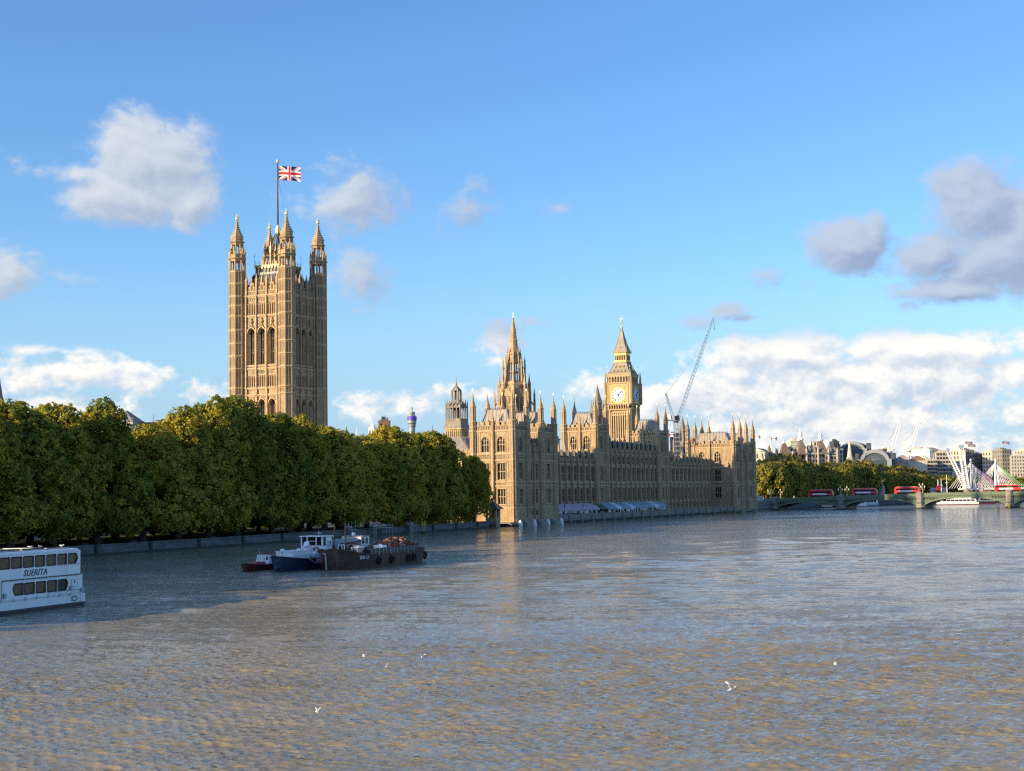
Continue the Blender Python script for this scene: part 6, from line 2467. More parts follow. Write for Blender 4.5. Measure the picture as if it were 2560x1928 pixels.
    # thin dark tube and the pale pipe at the bow
    m = MB()
    m.tube((-.35, -1.05, 2.25), (.05, -1.15, 2.2), .1, n=6, mat='pale_stone')
    m.tube((.05, -1.15, 2.2), (.10, -1.0, .2), .09, n=6, mat='pale_stone')
    m.tube((-.28, -1.0, 2.1), (-.3, -.9, -.3), .05, n=4, mat='hull_black')
    m.build('anchor_pipe', t)
    m = MB()
    for sg in (-1, 1):
        P = []
        for k in range(11):
            a = math.pi * k / 10
            P.append((sg * (.18 + .95 * (1 - math.cos(a)) / 2), -.75 + .85 * (1 - math.cos(a)) / 2 - .12, .35 + 1.75 * math.sin(a)))
        m.path(P, .09, 5, 'rust_hull')
    m.build('bow_rubbing_band', t)
    for k, y in enumerate((8.6, 12.4, 17.6, 19.2, 24.2)):
        ty = MB()
        for j in range(12):
            a, b = 2 * math.pi * j / 12, 2 * math.pi * (j + 1) / 12
            ty.tube((0, .42 * math.cos(a), .42 * math.sin(a)), (0, .42 * math.cos(b), .42 * math.sin(b)), .17, n=6, mat='tyre')
        ty.tube((0, 0, .4), (-.1, 0, 1.0), .03, n=4, mat='rope')
        tag(ty.build('tyre_fender', None, at(2.78 if y < 22 else 2.05, y, .95), -AX), None)
    labs = ('tyre fender nearest the bow on the side of the rusty barge', 'second tyre fender from the bow, below the white tank', 'tyre fender below the near end of the scrap heap', 'tyre fender below the middle of the scrap heap', 'tyre fender at the stern corner of the rusty barge')
    k = 0
    for o in COL.objects:
        if o.name.startswith('tyre_fender'):
            tag(o, labs[k], 'tyre', 'tyre fenders on the barge side')
            k += 1
    me = text_mesh('name_lettering', 'BOR CY', .62, 'pale_grey', 0, .012, .01, 'LEFT')
    o = link('name_lettering', me, t, (2.62, 3.4, 1.32))
    o.rotation_euler = (R(78), 0, R(90) - R(3))
    # scrap: a heap of rusty angle iron and plate
    q = random.Random(9)
    m = MB()
    for i in range(420):
        y = 13.6 + 8.6 * q.random()
        x = q.uniform(-1.9, 1.9)
        hh = 2.4 + 1.45 * math.exp(-((y - 18.4) / 3.2) ** 2) * math.exp(-(x / 1.7) ** 2) * q.random() ** .5
        a, b = q.uniform(0, 6.28), q.uniform(-.6, .6)
        l = q.uniform(.3, 1.5)
        d = Vector((math.cos(a) * math.cos(b), math.sin(a) * math.cos(b), math.sin(b))) * l / 2
        p = Vector((x, y, hh))
        m.tube(p - d, p + d, q.uniform(.04, .13), n=4, mat='rust_scrap' if q.random() < .85 else 'rust_pink')
    m.hip(-1.95, 1.95, 14.3, 22.2, 1.5, 2.45, .2, .4, 'rust_scrap')
    tag(m.build('scrap_heap', None, O, -AX), 'heap of orange rusty scrap iron in the hold of the barge', 'scrap heap')

    def prop(name, label, cat, x, y, z, fn, group=None, rz=0.0):
        m2 = MB()
        fn(m2)
        tag(m2.build(name, None, at(x, y, z), -AX + rz), label, cat, group)
    prop('white_tank', 'white plastic tank amidships on the barge, left of the scrap', 'tank', 1.2, 11.9, 1.7, lambda b: (b.hip(-.75, .75, -.7, .7, 0, 1.15, .08, .08, 'white_paint'), b.box(-.8, .8, -.75, .75, .5, .56, 'steel_pale'), b.lathe(0, 0, [(.25, 1.15), (.25, 1.3)], 8, mat='white_clean')))
    prop('equipment_box', 'long pale equipment box in the fore part of the barge', 'box', .6, 6.6, 1.7, lambda b: (b.box(-.5, .5, -.9, .9, 0, 1.0, 'pale_stone'), b.box(-.55, .55, -.95, .95, 1.0, 1.1, 'white_paint')))
    prop('equipment_box', 'grey metal locker beside the mast of the barge', 'box', -.2, 8.2, 1.7, lambda b: (b.box(-.4, .4, -.6, .6, 0, 1.2, 'steel_pale'), b.box(-.44, .44, -.64, .64, 1.2, 1.27, 'steel')))
    prop('blue_tub', 'blue plastic tub on the bow deck of the barge', 'tub', 1.5, 3.4, 2.0, lambda b: (b.lathe(0, 0, [(.40, 0), (.55, .45), (.6, .5), (.5, .5), (.42, .1)], 12, mat='hull_blue', cap=False), b.lathe(0, 0, [(.5, .40), (.05, .5)], 12, mat='pale_blue', cap=False)))
    prop('metal_frame', 'white metal frame standing on the bow deck of the barge', 'frame', .9, 1.5, 2.3, lambda b: (b.tube((-.45, 0, 0), (-.45, 0, .95), .06, n=5, mat='white_clean'), b.tube((.45, 0, 0), (.45, 0, .95), .06, n=5, mat='white_clean'), b.tube((-.45, 0, .95), (.45, 0, .95), .06, n=5, mat='white_clean'), b.tube((0, .4, 0), (0, 0, .95), .04, n=4, mat='white_clean')))
    prop('rope_coil', 'pale coil of rope on the bow deck of the barge', 'rope', -.6, .9, 2.35, lambda b: [b.lathe(0, 0, [(.45 - .05 * k, .12 * k), (.55 - .05 * k, .06 + .12 * k), (.45 - .05 * k, .12 + .12 * k)], 10, mat='rope', cap=False) for k in range(4)])
    prop('blue_barrel', 'small dark blue barrel beside the white tank on the barge', 'barrel', .3, 10.2, 1.7, lambda b: b.lathe(0, 0, [(.26, 0), (.3, .3), (.3, .6), (.26, .9)], 10, mat='hull_blue'))
    prop('tarpaulin_bundle', 'dark tarpaulin bundle on the far side of the scrap heap', 'bundle', -1.2, 17.0, 2.5, lambda b: [b.ball((.4 * (k % 3), .7 * k - 1.4, .3 + .12 * (k % 2)), .5, 7, 4, .7, 'hull_black') for k in range(5)])
    prop('sack', 'white sacks at the stern of the barge', 'sack', .4, 22.9, 2.0, lambda b: [b.ball((.6 * k - .6, .2 * (k % 2), .3), .38, 7, 4, .7, 'pale_stone') for k in range(3)])
    m = MB()
    m.tube((0, 0, 0), (0, 0, 4.2), .13, .11, 8, 'hull_black')
    m.box(-.2, .2, -.2, .2, 0, .5, 'hull_black')
    tag(m.build('mast_post', None, at(-.3, 4.9, 1.7), -AX), 'tall dark mast post on the fore part of the barge', 'mast')
    m = MB()
    m.tube((0, 0, 0), (.25, 0, 4.0), .11, .09, 8, 'hull_black')
    m.box(-.2, .2, -.2, .2, 0, .4, 'hull_black')
    tag(m.build('mast_post', None, at(-2.0, 4.6, 1.7), -AX), 'leaning dark mast post beside the tug wheelhouse', 'mast')
    # --- cabin boat on the far side
    O2 = at(-5.4, 7.0, 0)
    t = thing('cabin_boat', 'old cabin boat with a grey tarpaulin roof behind the rusty barge', 'boat', (O2.x, O2.y, 0), -AX)
    st = [(-3.5, .1, .4, 1.9, .1), (-2, .9, 1.5, 1.7, 0), (1, 1.6, 1.9, 1.5, 0), (8, 1.7, 1.9, 1.5, 0), (12.5, 1.3, 1.6, 1.6, 0)]
    m = MB()
    hull(m, st, 'rust_hull', deck='tarp')
    rail(m, st, .08, 'hull_black')
    m.build('hull', t)
    m = MB()
    m.box(-1.5, 1.5, 0, 9, 1.2, 3.0, 'rust_pink')
    m.box(-1.5, 1.5, 9, 11.5, 1.2, 3.9, 'white_paint')
    m.build('cabin', t)
    m = MB()
    nseg = 12
    V, F = [], []
    for i in range(nseg + 1):
        y = -.4 + 10.2 * i / nseg
        zt = 3.35 + .5 * i / nseg + .06 * math.sin(i * 2.1)
        V += [(-1.75, y, zt - .35), (-.6, y, zt), (.6, y, zt + .03), (1.75, y, zt - .35 - .06 * (i % 2))]
        if i:
            for k in range(3):
                a = (i - 1) * 4 + k
                F.append((a, a + 1, a + 5, a + 4))
    m.add(V, F, 'tarp')
    m.box(-1.65, 1.65, 8.9, 11.7, 3.9, 4.0, 'tarp')
    m.build('roof', t)
    for k in range(5):
        w_ = MB()
        w_.box(1.503, 1.52, .5 + 1.65 * k, 1.6 + 1.65 * k, 2.0, 2.8, 'glass_dark')
        w_.build('window', t)
    for y, mm in ((9.3, 'glass_dark'), (10.4, 'glass_dark')):
        w_ = MB()
        w_.box(1.503, 1.52, y, y + .7, 2.9, 3.7, mm)
        w_.build('window', t)
    m = MB()
    m.lathe(0, 9.6, [(.25, 4.0), (.3, 4.2), (.2, 4.4), (.05, 4.45)], 8, mat='white_clean')
    m.build('vent_cap', t)


moored_boats()


# ------------------------------------------------------------------ gulls
def gull_mesh(name, pose):
    mb = MB()
    prof = [(.01, -.20), (.05, -.15), (.075, -.05), (.08, .03), (.055, .12), (.035, .16)]
    # body along y
    n = 8
    P, F = [], []
    for r_, y in prof:
        for k in range(n):
            a = 2 * math.pi * k / n
            P.append((r_ * math.cos(a), y, r_ * .95 * math.sin(a) + (.02 if y > .1 else 0)))
    for i in range(len(prof) - 1):
        for k in range(n):
            F.append((i * n + k, i * n + (k + 1) % n, (i + 1) * n + (k + 1) % n, (i + 1) * n + k))
    mb.add(P, F, 'gull_white')
    mb.ball((0, .19, .05), .052, 8, 5, 1, 'gull_white')
    mb.tube((0, .235, .045), (0, .285, .035), .013, .004, 5, 'beak')
    mb.add([(-.05, -.19, 0), (.05, -.19, 0), (.07, -.30, .0), (-.07, -.30, .0), (0, -.19, .015)], [(0, 1, 2, 3), (0, 4, 1)], 'gull_white')
    for sg in (-1, 1):
        if pose == 'sit':
            mb.add([(sg * .07, .08, .05), (sg * .095, -.05, .04), (sg * .03, -.28, .05), (sg * .02, -.05, .10)], [(0, 1, 2, 3)], 'gull_grey')
        else:
            up = pose
            mb.add([(sg * .05, .07, .04), (sg * .05, -.07, .04), (sg * .28, -.06, .04 + .22 * up), (sg * .28, .09, .04 + .24 * up), (sg * .55, -.09, .04 + .30 * up), (sg * .50, .02, .04 + .32 * up)],
                   [(0, 1, 2, 3), (3, 2, 4, 5)], 'gull_white')
            mb.add([(sg * .05, .07, .048), (sg * .05, -.05, .048), (sg * .28, -.04, .05 + .22 * up), (sg * .28, .08, .05 + .24 * up)], [(0, 1, 2, 3)], 'gull_grey')
    if pose == 'sit':
        for sg in (-1, 1):
            mb.tube((sg * .03, 0, -.06), (sg * .03, .0, -.17), .008, n=4, mat='beak')
            mb.add([(sg * .03 - .02, .04, -.17), (sg * .03 + .02, .04, -.17), (sg * .03, -.02, -.168)], [(0, 1, 2)], 'beak')
    return mb.mesh(name, True)


GU = {p: gull_mesh('gull', p) for p in (1.0, 1.6, .55, 'sit')}
for u, v, z, pose, rz, lab in ((909, 1641, .9, 1.0, 70, 'white gull flying low over the brown water, left of a pair'), (1054, 1643, 1.2, 1.6, 20, 'white gull with raised wings over the water, rightmost of three'),
                               (966, 1668, .8, 1.6, 110, 'white gull with wings up in a V, below two others'), (792, 1780, .5, 1.6, 60, 'white gull low over the water at the bottom left'),
                               (1828, 1724, .6, 1.0, -60, 'largest white gull with spread wings over the water on the right'), (2088, 1661, .5, 1.0, 60, 'white gull over the water farthest right'),
                               (2217, 1331, .5, .55, 20, 'tiny white gull far out on the water near the bridge')):
    d = ray(u, v)
    k = (z - EYE) / d.z
    o = link('gull', GU[pose], None, (d.x * k, d.y * k, z), R(rz))
    o.rotation_euler = (R(8), R(12), R(rz))
    q = .72 if u == 1828 else .36
    o.scale = (q, q, q)
    tag(o, lab, 'gull', 'gulls over the river')
FRB = Matrix.Translation(PB.location) @ Matrix.Rotation(PB.rotation_euler[2], 4, 'Z')
for y, x, lab in ((-1.6, -1.2, 'white gull on the boat roof, nearest the right end'), (-3.6, -2.0, 'right gull of a pair on the boat roof'), (-4.5, -2.4, 'left gull of a pair on the boat roof'),
                  (-8.2, -3.2, 'gull in the middle of the boat roof'), (-9.4, -2.2, 'second gull from the left on the boat roof'), (-11.0, -1.6, 'gull at the far left on the boat roof')):
    o = link('gull', GU['sit'], None, FRB @ Vector((x, y, PB_Z + .31)), R(y * 57))
    tag(o, lab, 'gull', 'gulls on the boat roof')

# ------------------------------------------------------------------ road bridge
def bridge_top(x):
    return 5.35 + 1.95 * (1 - ((x - 125.5) / 125.5) ** 2)


PIERS = [0.0, 31.4, 67.1, 105.5, 145.0, 183.4, 219.1, 250.5]


def road_bridge():
    t = thing('road_bridge', 'green iron arch bridge carrying red buses across the river on the right', 'bridge', W(0, 289, 0), -TH)
    d = MB()
    nseg = 60
    for i in range(nseg):
        a, b = -8 + 266 * i / nseg, -8 + 266 * (i + 1) / nseg
        za, zb = bridge_top(max(0, a)) - 1.25, bridge_top(max(0, b)) - 1.25
        d.add([(a, .35, za), (b, .35, zb), (b, 25.6, zb), (a, 25.6, za), (a, .35, za - .5), (b, .35, zb - .5), (b, 25.6, zb - .5), (a, 25.6, za - .5)], [(0, 1, 2, 3), (4, 7, 6, 5)], 'asphalt')
    d.build('deck', t)
    p = MB()
    for i in range(nseg):
        a, b = -8 + 266 * i / nseg, -8 + 266 * (i + 1) / nseg
        za, zb = bridge_top(max(0, a)), bridge_top(max(0, b))
        for y0, y1 in ((0, .35), (25.6, 25.95)):
            for h0, h1, o in ((-1.0, -.12, .0), (-.12, .04, .1), (-1.25, -1.0, .16), (-1.75, -1.25, .02)):
                p.add([(a, y0 - o, za + h0), (b, y0 - o, zb + h0), (b, y0 - o, zb + h1), (a, y0 - o, za + h1), (a, y1 + o, za + h0), (b, y1 + o, zb + h0), (b, y1 + o, zb + h1), (a, y1 + o, za + h1)],
                      [(0, 1, 2, 3), (7, 6, 5, 4), (3, 2, 6, 7), (4, 5, 1, 0)], 'bridge_green_pale' if h0 in (-1.0, -.12) else 'bridge_green')
        n = 6                                     # trefoil piercings of the parapet
        for k in range(n):
            x = a + (b - a) * (k + .5) / n
            z = za + (zb - za) * (k + .5) / n
            p.box(x - .16, x + .16, -.012, -.004, z - .82, z - .3, 'bridge_green')
    p.build('parapet', t)
    for i in range(len(PIERS) - 1):
        x0, x1 = PIERS[i] + 1.5, PIERS[i + 1] - 1.5
        c, hw = (x0 + x1) / 2, (x1 - x0) / 2
        crown = bridge_top(c) - 2.35
        zs = .45
        n = 22
        ell = lambda s, grow=0.0: (c + (hw + grow * .2) * s, zs + (crown + grow - zs) * math.sqrt(max(0, 1 - s * s)) ** .92)
        m = MB()
        S = [-math.cos(math.pi * k / n) for k in range(n + 1)]
        for a, b in zip(S[:-1], S[1:]):
            ia, ib, oa, ob = ell(a), ell(b), ell(a, .75), ell(b, .75)
            m.add([(ia[0], 0, ia[1]), (ib[0], 0, ib[1]), (ob[0], 0, ob[1]), (oa[0], 0, oa[1]), (ia[0], 25.9, ia[1]), (ib[0], 25.9, ib[1]), (ob[0], 25.9, ob[1]), (oa[0], 25.9, oa[1])],
                  [(0, 1, 2, 3), (0, 4, 5, 1), (7, 6, 5, 4)], 'bridge_green_pale')
        m.build('arch', t)
        m = MB()                                  # pierced spandrels
        for a, b in zip(S[:-1], S[1:]):
            oa, ob = ell(a, .7), ell(b, .7)
            za, zb = bridge_top(oa[0]) - 1.7, bridge_top(ob[0]) - 1.7
            m.add([(oa[0], .22, oa[1]), (ob[0], .22, ob[1]), (ob[0], .22, max(zb, ob[1])), (oa[0], .22, max(za, oa[1])),
                   (oa[0], 25.7, oa[1]), (ob[0], 25.7, ob[1]), (ob[0], 25.7, max(zb, ob[1])), (oa[0], 25.7, max(za, oa[1]))], [(0, 1, 2, 3), (7, 6, 5, 4)], 'bridge_green')
        for sg in (-1, 1):
            for k in range(5):
                x = c + sg * (hw - .6 - 1.25 * k)
                s = (x - c) / hw
                z0, z1 = ell(s, .8)[1], bridge_top(x) - 1.8
                if z1 - z0 > .35:
                    rr = min(.5, (z1 - z0) * .42)
                    zc = z1 - rr - .08
                    pts = [(x + rr * math.cos(q * .7854), zc + rr * math.sin(q * .7854)) for q in range(8)]
                    m.add([(a_, .20, b_) for a_, b_ in pts], [tuple(range(8))], 'hull_black')
                    for q in range(8):
                        a_, b_ = pts[q], pts[(q + 1) % 8]
                        m.tube((a_[0], .15, a_[1]), (b_[0], .15, b_[1]), .07, n=4, mat='bridge_green_pale')
        m.box(c - 1.3, c + 1.3, -.05, .2, crown + .1, bridge_top(c) - .95, 'bridge_green')
        m.build('spandrel', t)
    for i, x in enumerate(PIERS):
        m = MB()
        zt = bridge_top(x)
        m.prism([(x - 1.55, -1), (x + 1.55, -1), (x + 1.55, zt - 1.6), (x - 1.55, zt - 1.6)], .3, 25.6, 'granite')
        m.lathe(x, .3, [(2.1, -1), (2.05, 1.0), (1.75, 1.35), (1.6, 1.6), (1.55, zt - 2.2), (1.8, zt - 2.0), (1.8, zt - 1.7), (1.6, zt - 1.6), (1.6, zt + .05), (1.75, zt + .1), (1.7, zt + .35), (.9, zt + .7)], 8, mat='granite')
        m.lathe(x, .3, [(2.15, -1), (2.14, .55)], 8, mat='wall_weed', cap=False)
        m.lathe(x, .3, [(1.63, 2.3), (1.63, 2.9)], 8, mat='bridge_green', cap=False)
        m.build('pier', t)


road_bridge()
BR = Matrix.Translation(W(0, 289, 0)) @ Matrix.Rotation(-TH, 4, 'Z')
on_bridge = lambda x, y, dz=0.0: BR @ Vector((x, y, bridge_top(max(0, x)) - 1.25 + dz))

# yellow float on the pier at the right
o = MB()
o.box(-.5, .5, -.3, .3, .3, 1.9, 'yellow_paint')
o.box(-.3, .3, -.35, .35, -.6, .3, 'yellow_paint')
tag(o.build('pier_sign', None, BR @ Vector((105.5, -2.2, 0)), -TH), 'yellow board low on the rightmost bridge pier', 'sign')


def x_on_bridge(u, y=4.0):
    """where along the bridge the photograph column u crosses the lane y"""
    k = (u - 1280) / FPX
    ex, ey = math.cos(TH), -math.sin(TH)
    ox, oy = W(0, 289 + y).x, W(0, 289 + y).y
    return (k * oy - ox) / (ex - k * ey)


def bus(label, u0, u1, mat, seed, hgt=4.35, y=4.2):
    xa, xb = x_on_bridge(u0, y), x_on_bridge(u1, y)
    L = xb - xa
    c = (xa + xb) / 2
    t = thing('double_decker_bus', label, 'bus', on_bridge(c, y), -TH, 'buses crossing the bridge')
    h = L / 2
    m = MB()
    prof = [(-h, .35), (h - .1, .35), (h, 1.2), (h - .05, 2.2), (h - .45, hgt - .55), (h - 1.1, hgt - .12), (h - 1.6, hgt), (-h + .9, hgt), (-h + .35, hgt - .25), (-h, hgt - 1.0)]
    m.prism(prof, -1.27, 1.27, mat)
    m.build('body', t)
    for z0, z1, a, b in ((1.15, 1.95, -h + 1.2, h - .35), (2.95, 3.7, -h + .6, h - .7)):
        w = MB()
        n = 7
        for k in range(n):
            p, q2 = a + (b - a) * k / n + .06, a + (b - a) * (k + 1) / n - .06
            w.box(p, q2, -1.295, -1.274, z0, z1, 'glass_dark')
        w.box(a, b, -1.283, -1.272, z0 - .02, z1 + .02, 'hull_black')
        w.build('window_band', t)
    w = MB()
    w.prism([(h - .02, 2.35), (h + .012, 2.3), (h - .42, hgt - .6), (h - .5, hgt - .6)], -1.1, 1.1, 'glass_dark')
    w.prism([(h - .02, .9), (h + .03, .9), (h + .03, 2.0), (h - .02, 2.1)], -1.1, 1.1, 'glass_dark')
    w.build('windscreen', t)
    a_ = MB()
    a_.box(-h + 2.0, h - 3.0, -1.31, -1.276, 2.1, 2.85, 'advert_white')
    a_.build('advert_panel', t)
    wm = MB()
    wm.prism([(.5 * math.cos(k * .5236), .5 + .5 * math.sin(k * .5236)) for k in range(12)], -.14, .14, 'tyre')
    me = wm.mesh('wheel')
    for x in (-h + 2.4, h - 2.3):
        for yy in (-1.16, 1.16):
            link('wheel', me, t, (x, yy, 0))
    r_ = MB()
    r_.box(-h + 1.2, h - 1.9, -1.1, 1.1, hgt + .002, hgt + .08, 'advert_white')
    r_.build('roof_panel', t)


bus('red double-decker bus farthest left on the bridge', 2016, 2077, 'bus_red', 1, 4.5)
bus('pinkish red double-decker bus, second from the left on the bridge, by the memorial', 2125, 2187, 'bus_pink', 2, 4.4)
bus('bright red double-decker bus with a long white advert, third from the left on the bridge', 2230, 2293, 'bus_red', 3, 4.4)
bus('darker red double-decker bus nearest the right edge, before the white cable masts', 2479, 2544, 'bus_red', 4, 4.2, 9.0)

# triple lamps on the bridge
lk = None
for u, y, lab in ((1921, .25, 'gold three-armed lamp at the near parapet above the palace end of the bridge'), (1945, 25.7, 'gold three-armed lamp on the far parapet near the palace end of the bridge'), (2094.5, .25, 'gold three-armed lamp on the first pier, left of the memorial'),
                  (2111, 25.7, 'dark gold three-armed lamp on the far parapet, just right of the first pier'), (2292, 25.7, 'dim three-armed lamp on the far parapet right of the third bus'), (2300, .25, 'gold three-armed lamp right of the third bus'), (2516, .25, 'gold three-armed lamp on the rightmost pier in front of the last bus')):
    x = x_on_bridge(u, y)
    p = on_bridge(x, y, 1.2)
    if lk is None:
        lk = thing('bridge_lamp', lab, 'street lamp', p, -TH, 'three-armed lamps on the bridge')
        m = MB()
        m.lathe(0, 0, [(.42, 0), (.3, .5), (.18, .8), (.14, 2.6), (.22, 2.75), (.08, 3.0), (.06, 3.7)], 8, mat='gilt_stone')
        for sg in (-1, 1):
            pts = [(0, 0, 1.9), (sg * .45, 0, 1.75), (sg * .8, 0, 2.0), (sg * .85, 0, 2.5)]
            m.path(pts, .07, 5, 'gilt_stone')
        m.build('post', lk)
        for x2, z2 in ((-.85, 2.5), (.85, 2.5), (0, 3.6)):
            m = MB()
            m.lathe(x2, 0, [(.12, z2), (.3, z2 + .35), (.26, z2 + .75), (.1, z2 + .95), (.04, z2 + 1.15)], 6, mat='gilt_bright')
            m.build('lantern', lk)
    else:
        dup(lk, p, label=lab)


# people on the bridge: one standing figure, varied clothes
def person_mesh(name, coat, legs, hair, stride=.12, arm=.1):
    """a standing or walking figure grown over a little skeleton"""
    verts = [(0, 0, .95), (0, 0, 1.18), (0, 0, 1.42), (0, .01, 1.52), (0, .02, 1.64), (0, .02, 1.74),
             (-.10, 0, .90), (-.11, stride, .50), (-.11, stride * .7, .08), (-.11, stride * .7 + .14, .04),
             (.10, 0, .90), (.11, -stride, .50), (.11, -stride * 1.6, .09), (.11, -stride * 1.6 + .14, .04),
             (-.20, 0, 1.40), (-.25, -arm * .5, 1.12), (-.24, arm, .88), (-.24, arm + .03, .80),
             (.20, 0, 1.40), (.25, arm * .5, 1.12), (.24, arm + .05, .88), (.24, arm + .08, .80)]
    edges = [(0, 1), (1, 2), (2, 3), (3, 4), (4, 5), (0, 6), (6, 7), (7, 8), (8, 9), (0, 10), (10, 11), (11, 12), (12, 13), (2, 14), (14, 15), (15, 16), (16, 17), (2, 18), (18, 19), (19, 20), (20, 21)]
    rad = [.15, .14, .15, .06, .095, .085, .09, .065, .05, .045, .09, .065, .05, .045, .07, .05, .04, .035, .07, .05, .04, .035]
    me = bpy.data.meshes.new(name)
    me.from_pydata(verts, edges, [])
    ob = bpy.data.objects.new(name, me)
    COL.objects.link(ob)
    md = ob.modifiers.new('skin', 'SKIN')
    for i, v in enumerate(me.skin_vertices[0].data):
        v.radius = (rad[i], rad[i] * (.75 if i in (0, 1, 2) else 1))
        v.use_root = i == 0
    md2 = ob.modifiers.new('sub', 'SUBSURF')
    md2.levels = md2.render_levels = 1
    dg = bpy.context.evaluated_depsgraph_get()
    out = bpy.data.meshes.new_from_object(ob.evaluated_get(dg))
    bpy.data.objects.remove(ob)
    out.name = name
    out.materials.clear()
    for k in (coat, legs, 'skin', hair):
        out.materials.append(MATS[k])
    for p in out.polygons:
        c = p.center
        if c.z > 1.545:
            p.material_index = 3 if (c.z > 1.70 or c.y < -.01) else 2
        elif c.z > 1.5 or c.z < .86 and abs(c.x) > .19:
            p.material_index = 2
        elif c.z > .86:
            p.material_index = 0
        else:
            p.material_index = 1
        p.use_smooth = True
    return out


PEOPLE = [(person_mesh('person', a, b, 'hair', s), lab) for a, b, s, lab in (
    ('cloth_dark', 'cloth_dark', .16, 'person in dark clothes walking on the bridge pavement'), ('cloth_tan', 'cloth_dark', .06, 'person in a tan coat on the bridge pavement'),
    ('cloth_white', 'cloth_dark', .14, 'person in a white top on the bridge pavement'), ('cloth_red', 'cloth_dark', .1, 'person in a red jacket on the bridge pavement'))]
for i in range(64):
    u = 1940 + 600 * ((i * .618034) % 1) + TR.uniform(-6, 6)
    x = x_on_bridge(u, 1.6)
    me, lab = PEOPLE[(i * 7) % 4 if i % 5 else 0]
    y = TR.uniform(.9, 2.6)
    o = link('person', me, None, on_bridge(x, y, .0), -TH + R(90 if TR.random() < .5 else -90) + TR.uniform(-.4, .4))
    s = TR.uniform(.94, 1.06)
    o.scale = (s, s, s)
    tag(o, lab, 'person', lab.replace('person', 'people', 1) )
small_car('parked_car', 'small pale car on the bridge between the third bus and the cable masts', on_bridge(x_on_bridge(2330, 6), 6), -TH, 'steel_pale')
small_car('parked_car', 'dark car on the bridge left of a pale car', on_bridge(x_on_bridge(2317, 8), 8), -TH, 'hull_black')
small_car('delivery_van', 'cream van on the bridge at the palace end', on_bridge(x_on_bridge(1938, 6), 6), -TH, 'cream', True)

# pier and steps at the palace end of the bridge
t = thing('bridge_abutment', 'shaded stone abutment with scaffold rails between palace and bridge', 'abutment', W(-1, 272, 0), -TH)
m = MB()
m.box(-14, 0, -15, 17, -1, 4.4, 'stone_grey')
for z in (1.2, 2.4, 3.6):
    m.box(.0, .25, -15, 17, z, z + .3, 'granite')
m.build('wall', t)
m = MB()
for k in range(9):
    m.tube((.9, -14 + 3.6 * k, -.8), (.9, -14 + 3.6 * k, 5.2), .1, n=5, mat='steel')
for z in (1.6, 3.0, 4.4, 5.1):
    m.tube((.9, -14, z), (.9, 15, z), .09, n=4, mat='steel')
m.build('rail', t)
m = MB()
m.box(-9, -1, -8, 6, 4.4, 6.3, 'cream')
m.hip(-9.4, -.6, -8.4, 6.4, 6.3, 7.0, 2, 2, 'pale_stone')
m.build('shelter', t)


# ------------------------------------------------------------------ boats beyond the bridge
def river_boat(name, label, u0, u1, v, Y, hgt, decks, seed, cabin='white_clean', hullmat='white_clean', flip=False):
    a, b = pt(u0, v, Y), pt(u1, v, Y)
    L = (b - a).length
    t = thing(name, label, 'boat', ((a.x + b.x) / 2, Y, 0), R(-8))
    h = L / 2
    s = -1 if flip else 1
    m = MB()
    m.prism([(s * -h, 1.5), (s * (-h + 2.2), -.6), (s * (h - .6), -.6), (s * h, 1.3)], -2.6, 2.6, hullmat)
    m.prism([(s * (-h + 1.2), .35), (s * (-h + 1.5), .0), (s * (h - .4), .0), (s * (h - .3), .35)], -2.64, 2.64, 'hull_red')
    m.build('hull', t)
    z = 1.3
    for k in range(decks):
        m = MB()
        hh = (hgt - 1.3) / decks
        x0, x1 = -h + L * (.12 + .07 * k), h - L * (.05 + .12 * k)
        m.prism([(s * x0, z), (s * x1, z), (s * (x1 - .3), z + hh), (s * (x0 + 1.0), z + hh)], -2.2, 2.2, cabin)
        m.build('deckhouse', t)
        w = MB()
        n = max(3, int((x1 - x0) / 2.2))
        for q in range(n):
            p0, p1 = x0 + 1.2 + (x1 - x0 - 2) * q / n, x0 + 1.2 + (x1 - x0 - 2) * (q + 1) / n - .3
            w.box(min(s * p0, s * p1), max(s * p0, s * p1), -2.24, -2.205, z + hh * .35, z + hh * .82, 'glass_dark')
        w.build('window', t)
        z += hh
    m = MB()
    m.tube((s * -h * .3, 0, z), (s * -h * .3, 0, z + 2.0), .08, n=4, mat='white_clean')
    m.build('mast', t)


river_boat('passenger_boat', 'small cream boat with an orange roof seen through the first bridge arch', 2045, 2087, 1266, 770, 3.0, 1, 1, 'rust_scrap', 'cream')
river_boat('passenger_boat', 'white tour boat, bow lit, through the left part of the second arch', 2121, 2166, 1266, 770, 5.2, 2, 2, 'white_clean', 'white_clean')
river_boat('passenger_boat', 'white two-deck tour boat in shade, behind the lit one under the second arch', 2158, 2196, 1263, 800, 5.6, 2, 3, 'white_paint', 'pale_blue')
river_boat('river_bus', 'long white river catamaran with dark windows through the third bridge arch', 2339, 2444, 1262, 800, 4.9, 2, 4, 'white_clean', 'white_clean')
river_boat('workboat', 'dark workboat right behind the long white catamaran', 2440, 2489, 1260, 815, 3.6, 1, 5, 'steel', 'hull_black')
t = thing('pontoon', 'long dark pier pontoon under the first bridge arch', 'pontoon', pt(2010, 1266, 775) * 1.0, R(-20))
t.location.z = 0
m = MB()
m.box(-17, 17, -3, 3, -.5, 1.0, 'hull_black')
m.build('float', t)
m = MB()
m.box(-16, 16, -2.4, 2.4, 3.6, 3.9, 'navy_paint')
for k in range(12):
    m.tube((-15.5 + 2.8 * k, -2.2, 1), (-15.5 + 2.8 * k, -2.2, 3.6), .1, n=4, mat='steel')
m.build('canopy', t)

# ------------------------------------------------------------------ trees beyond the bridge
FARC = [crown_mesh('crown', 300 + i, 7.4, 8.5, 11.0, 22, 9000, .95, 'leaf_far') for i in range(3)]


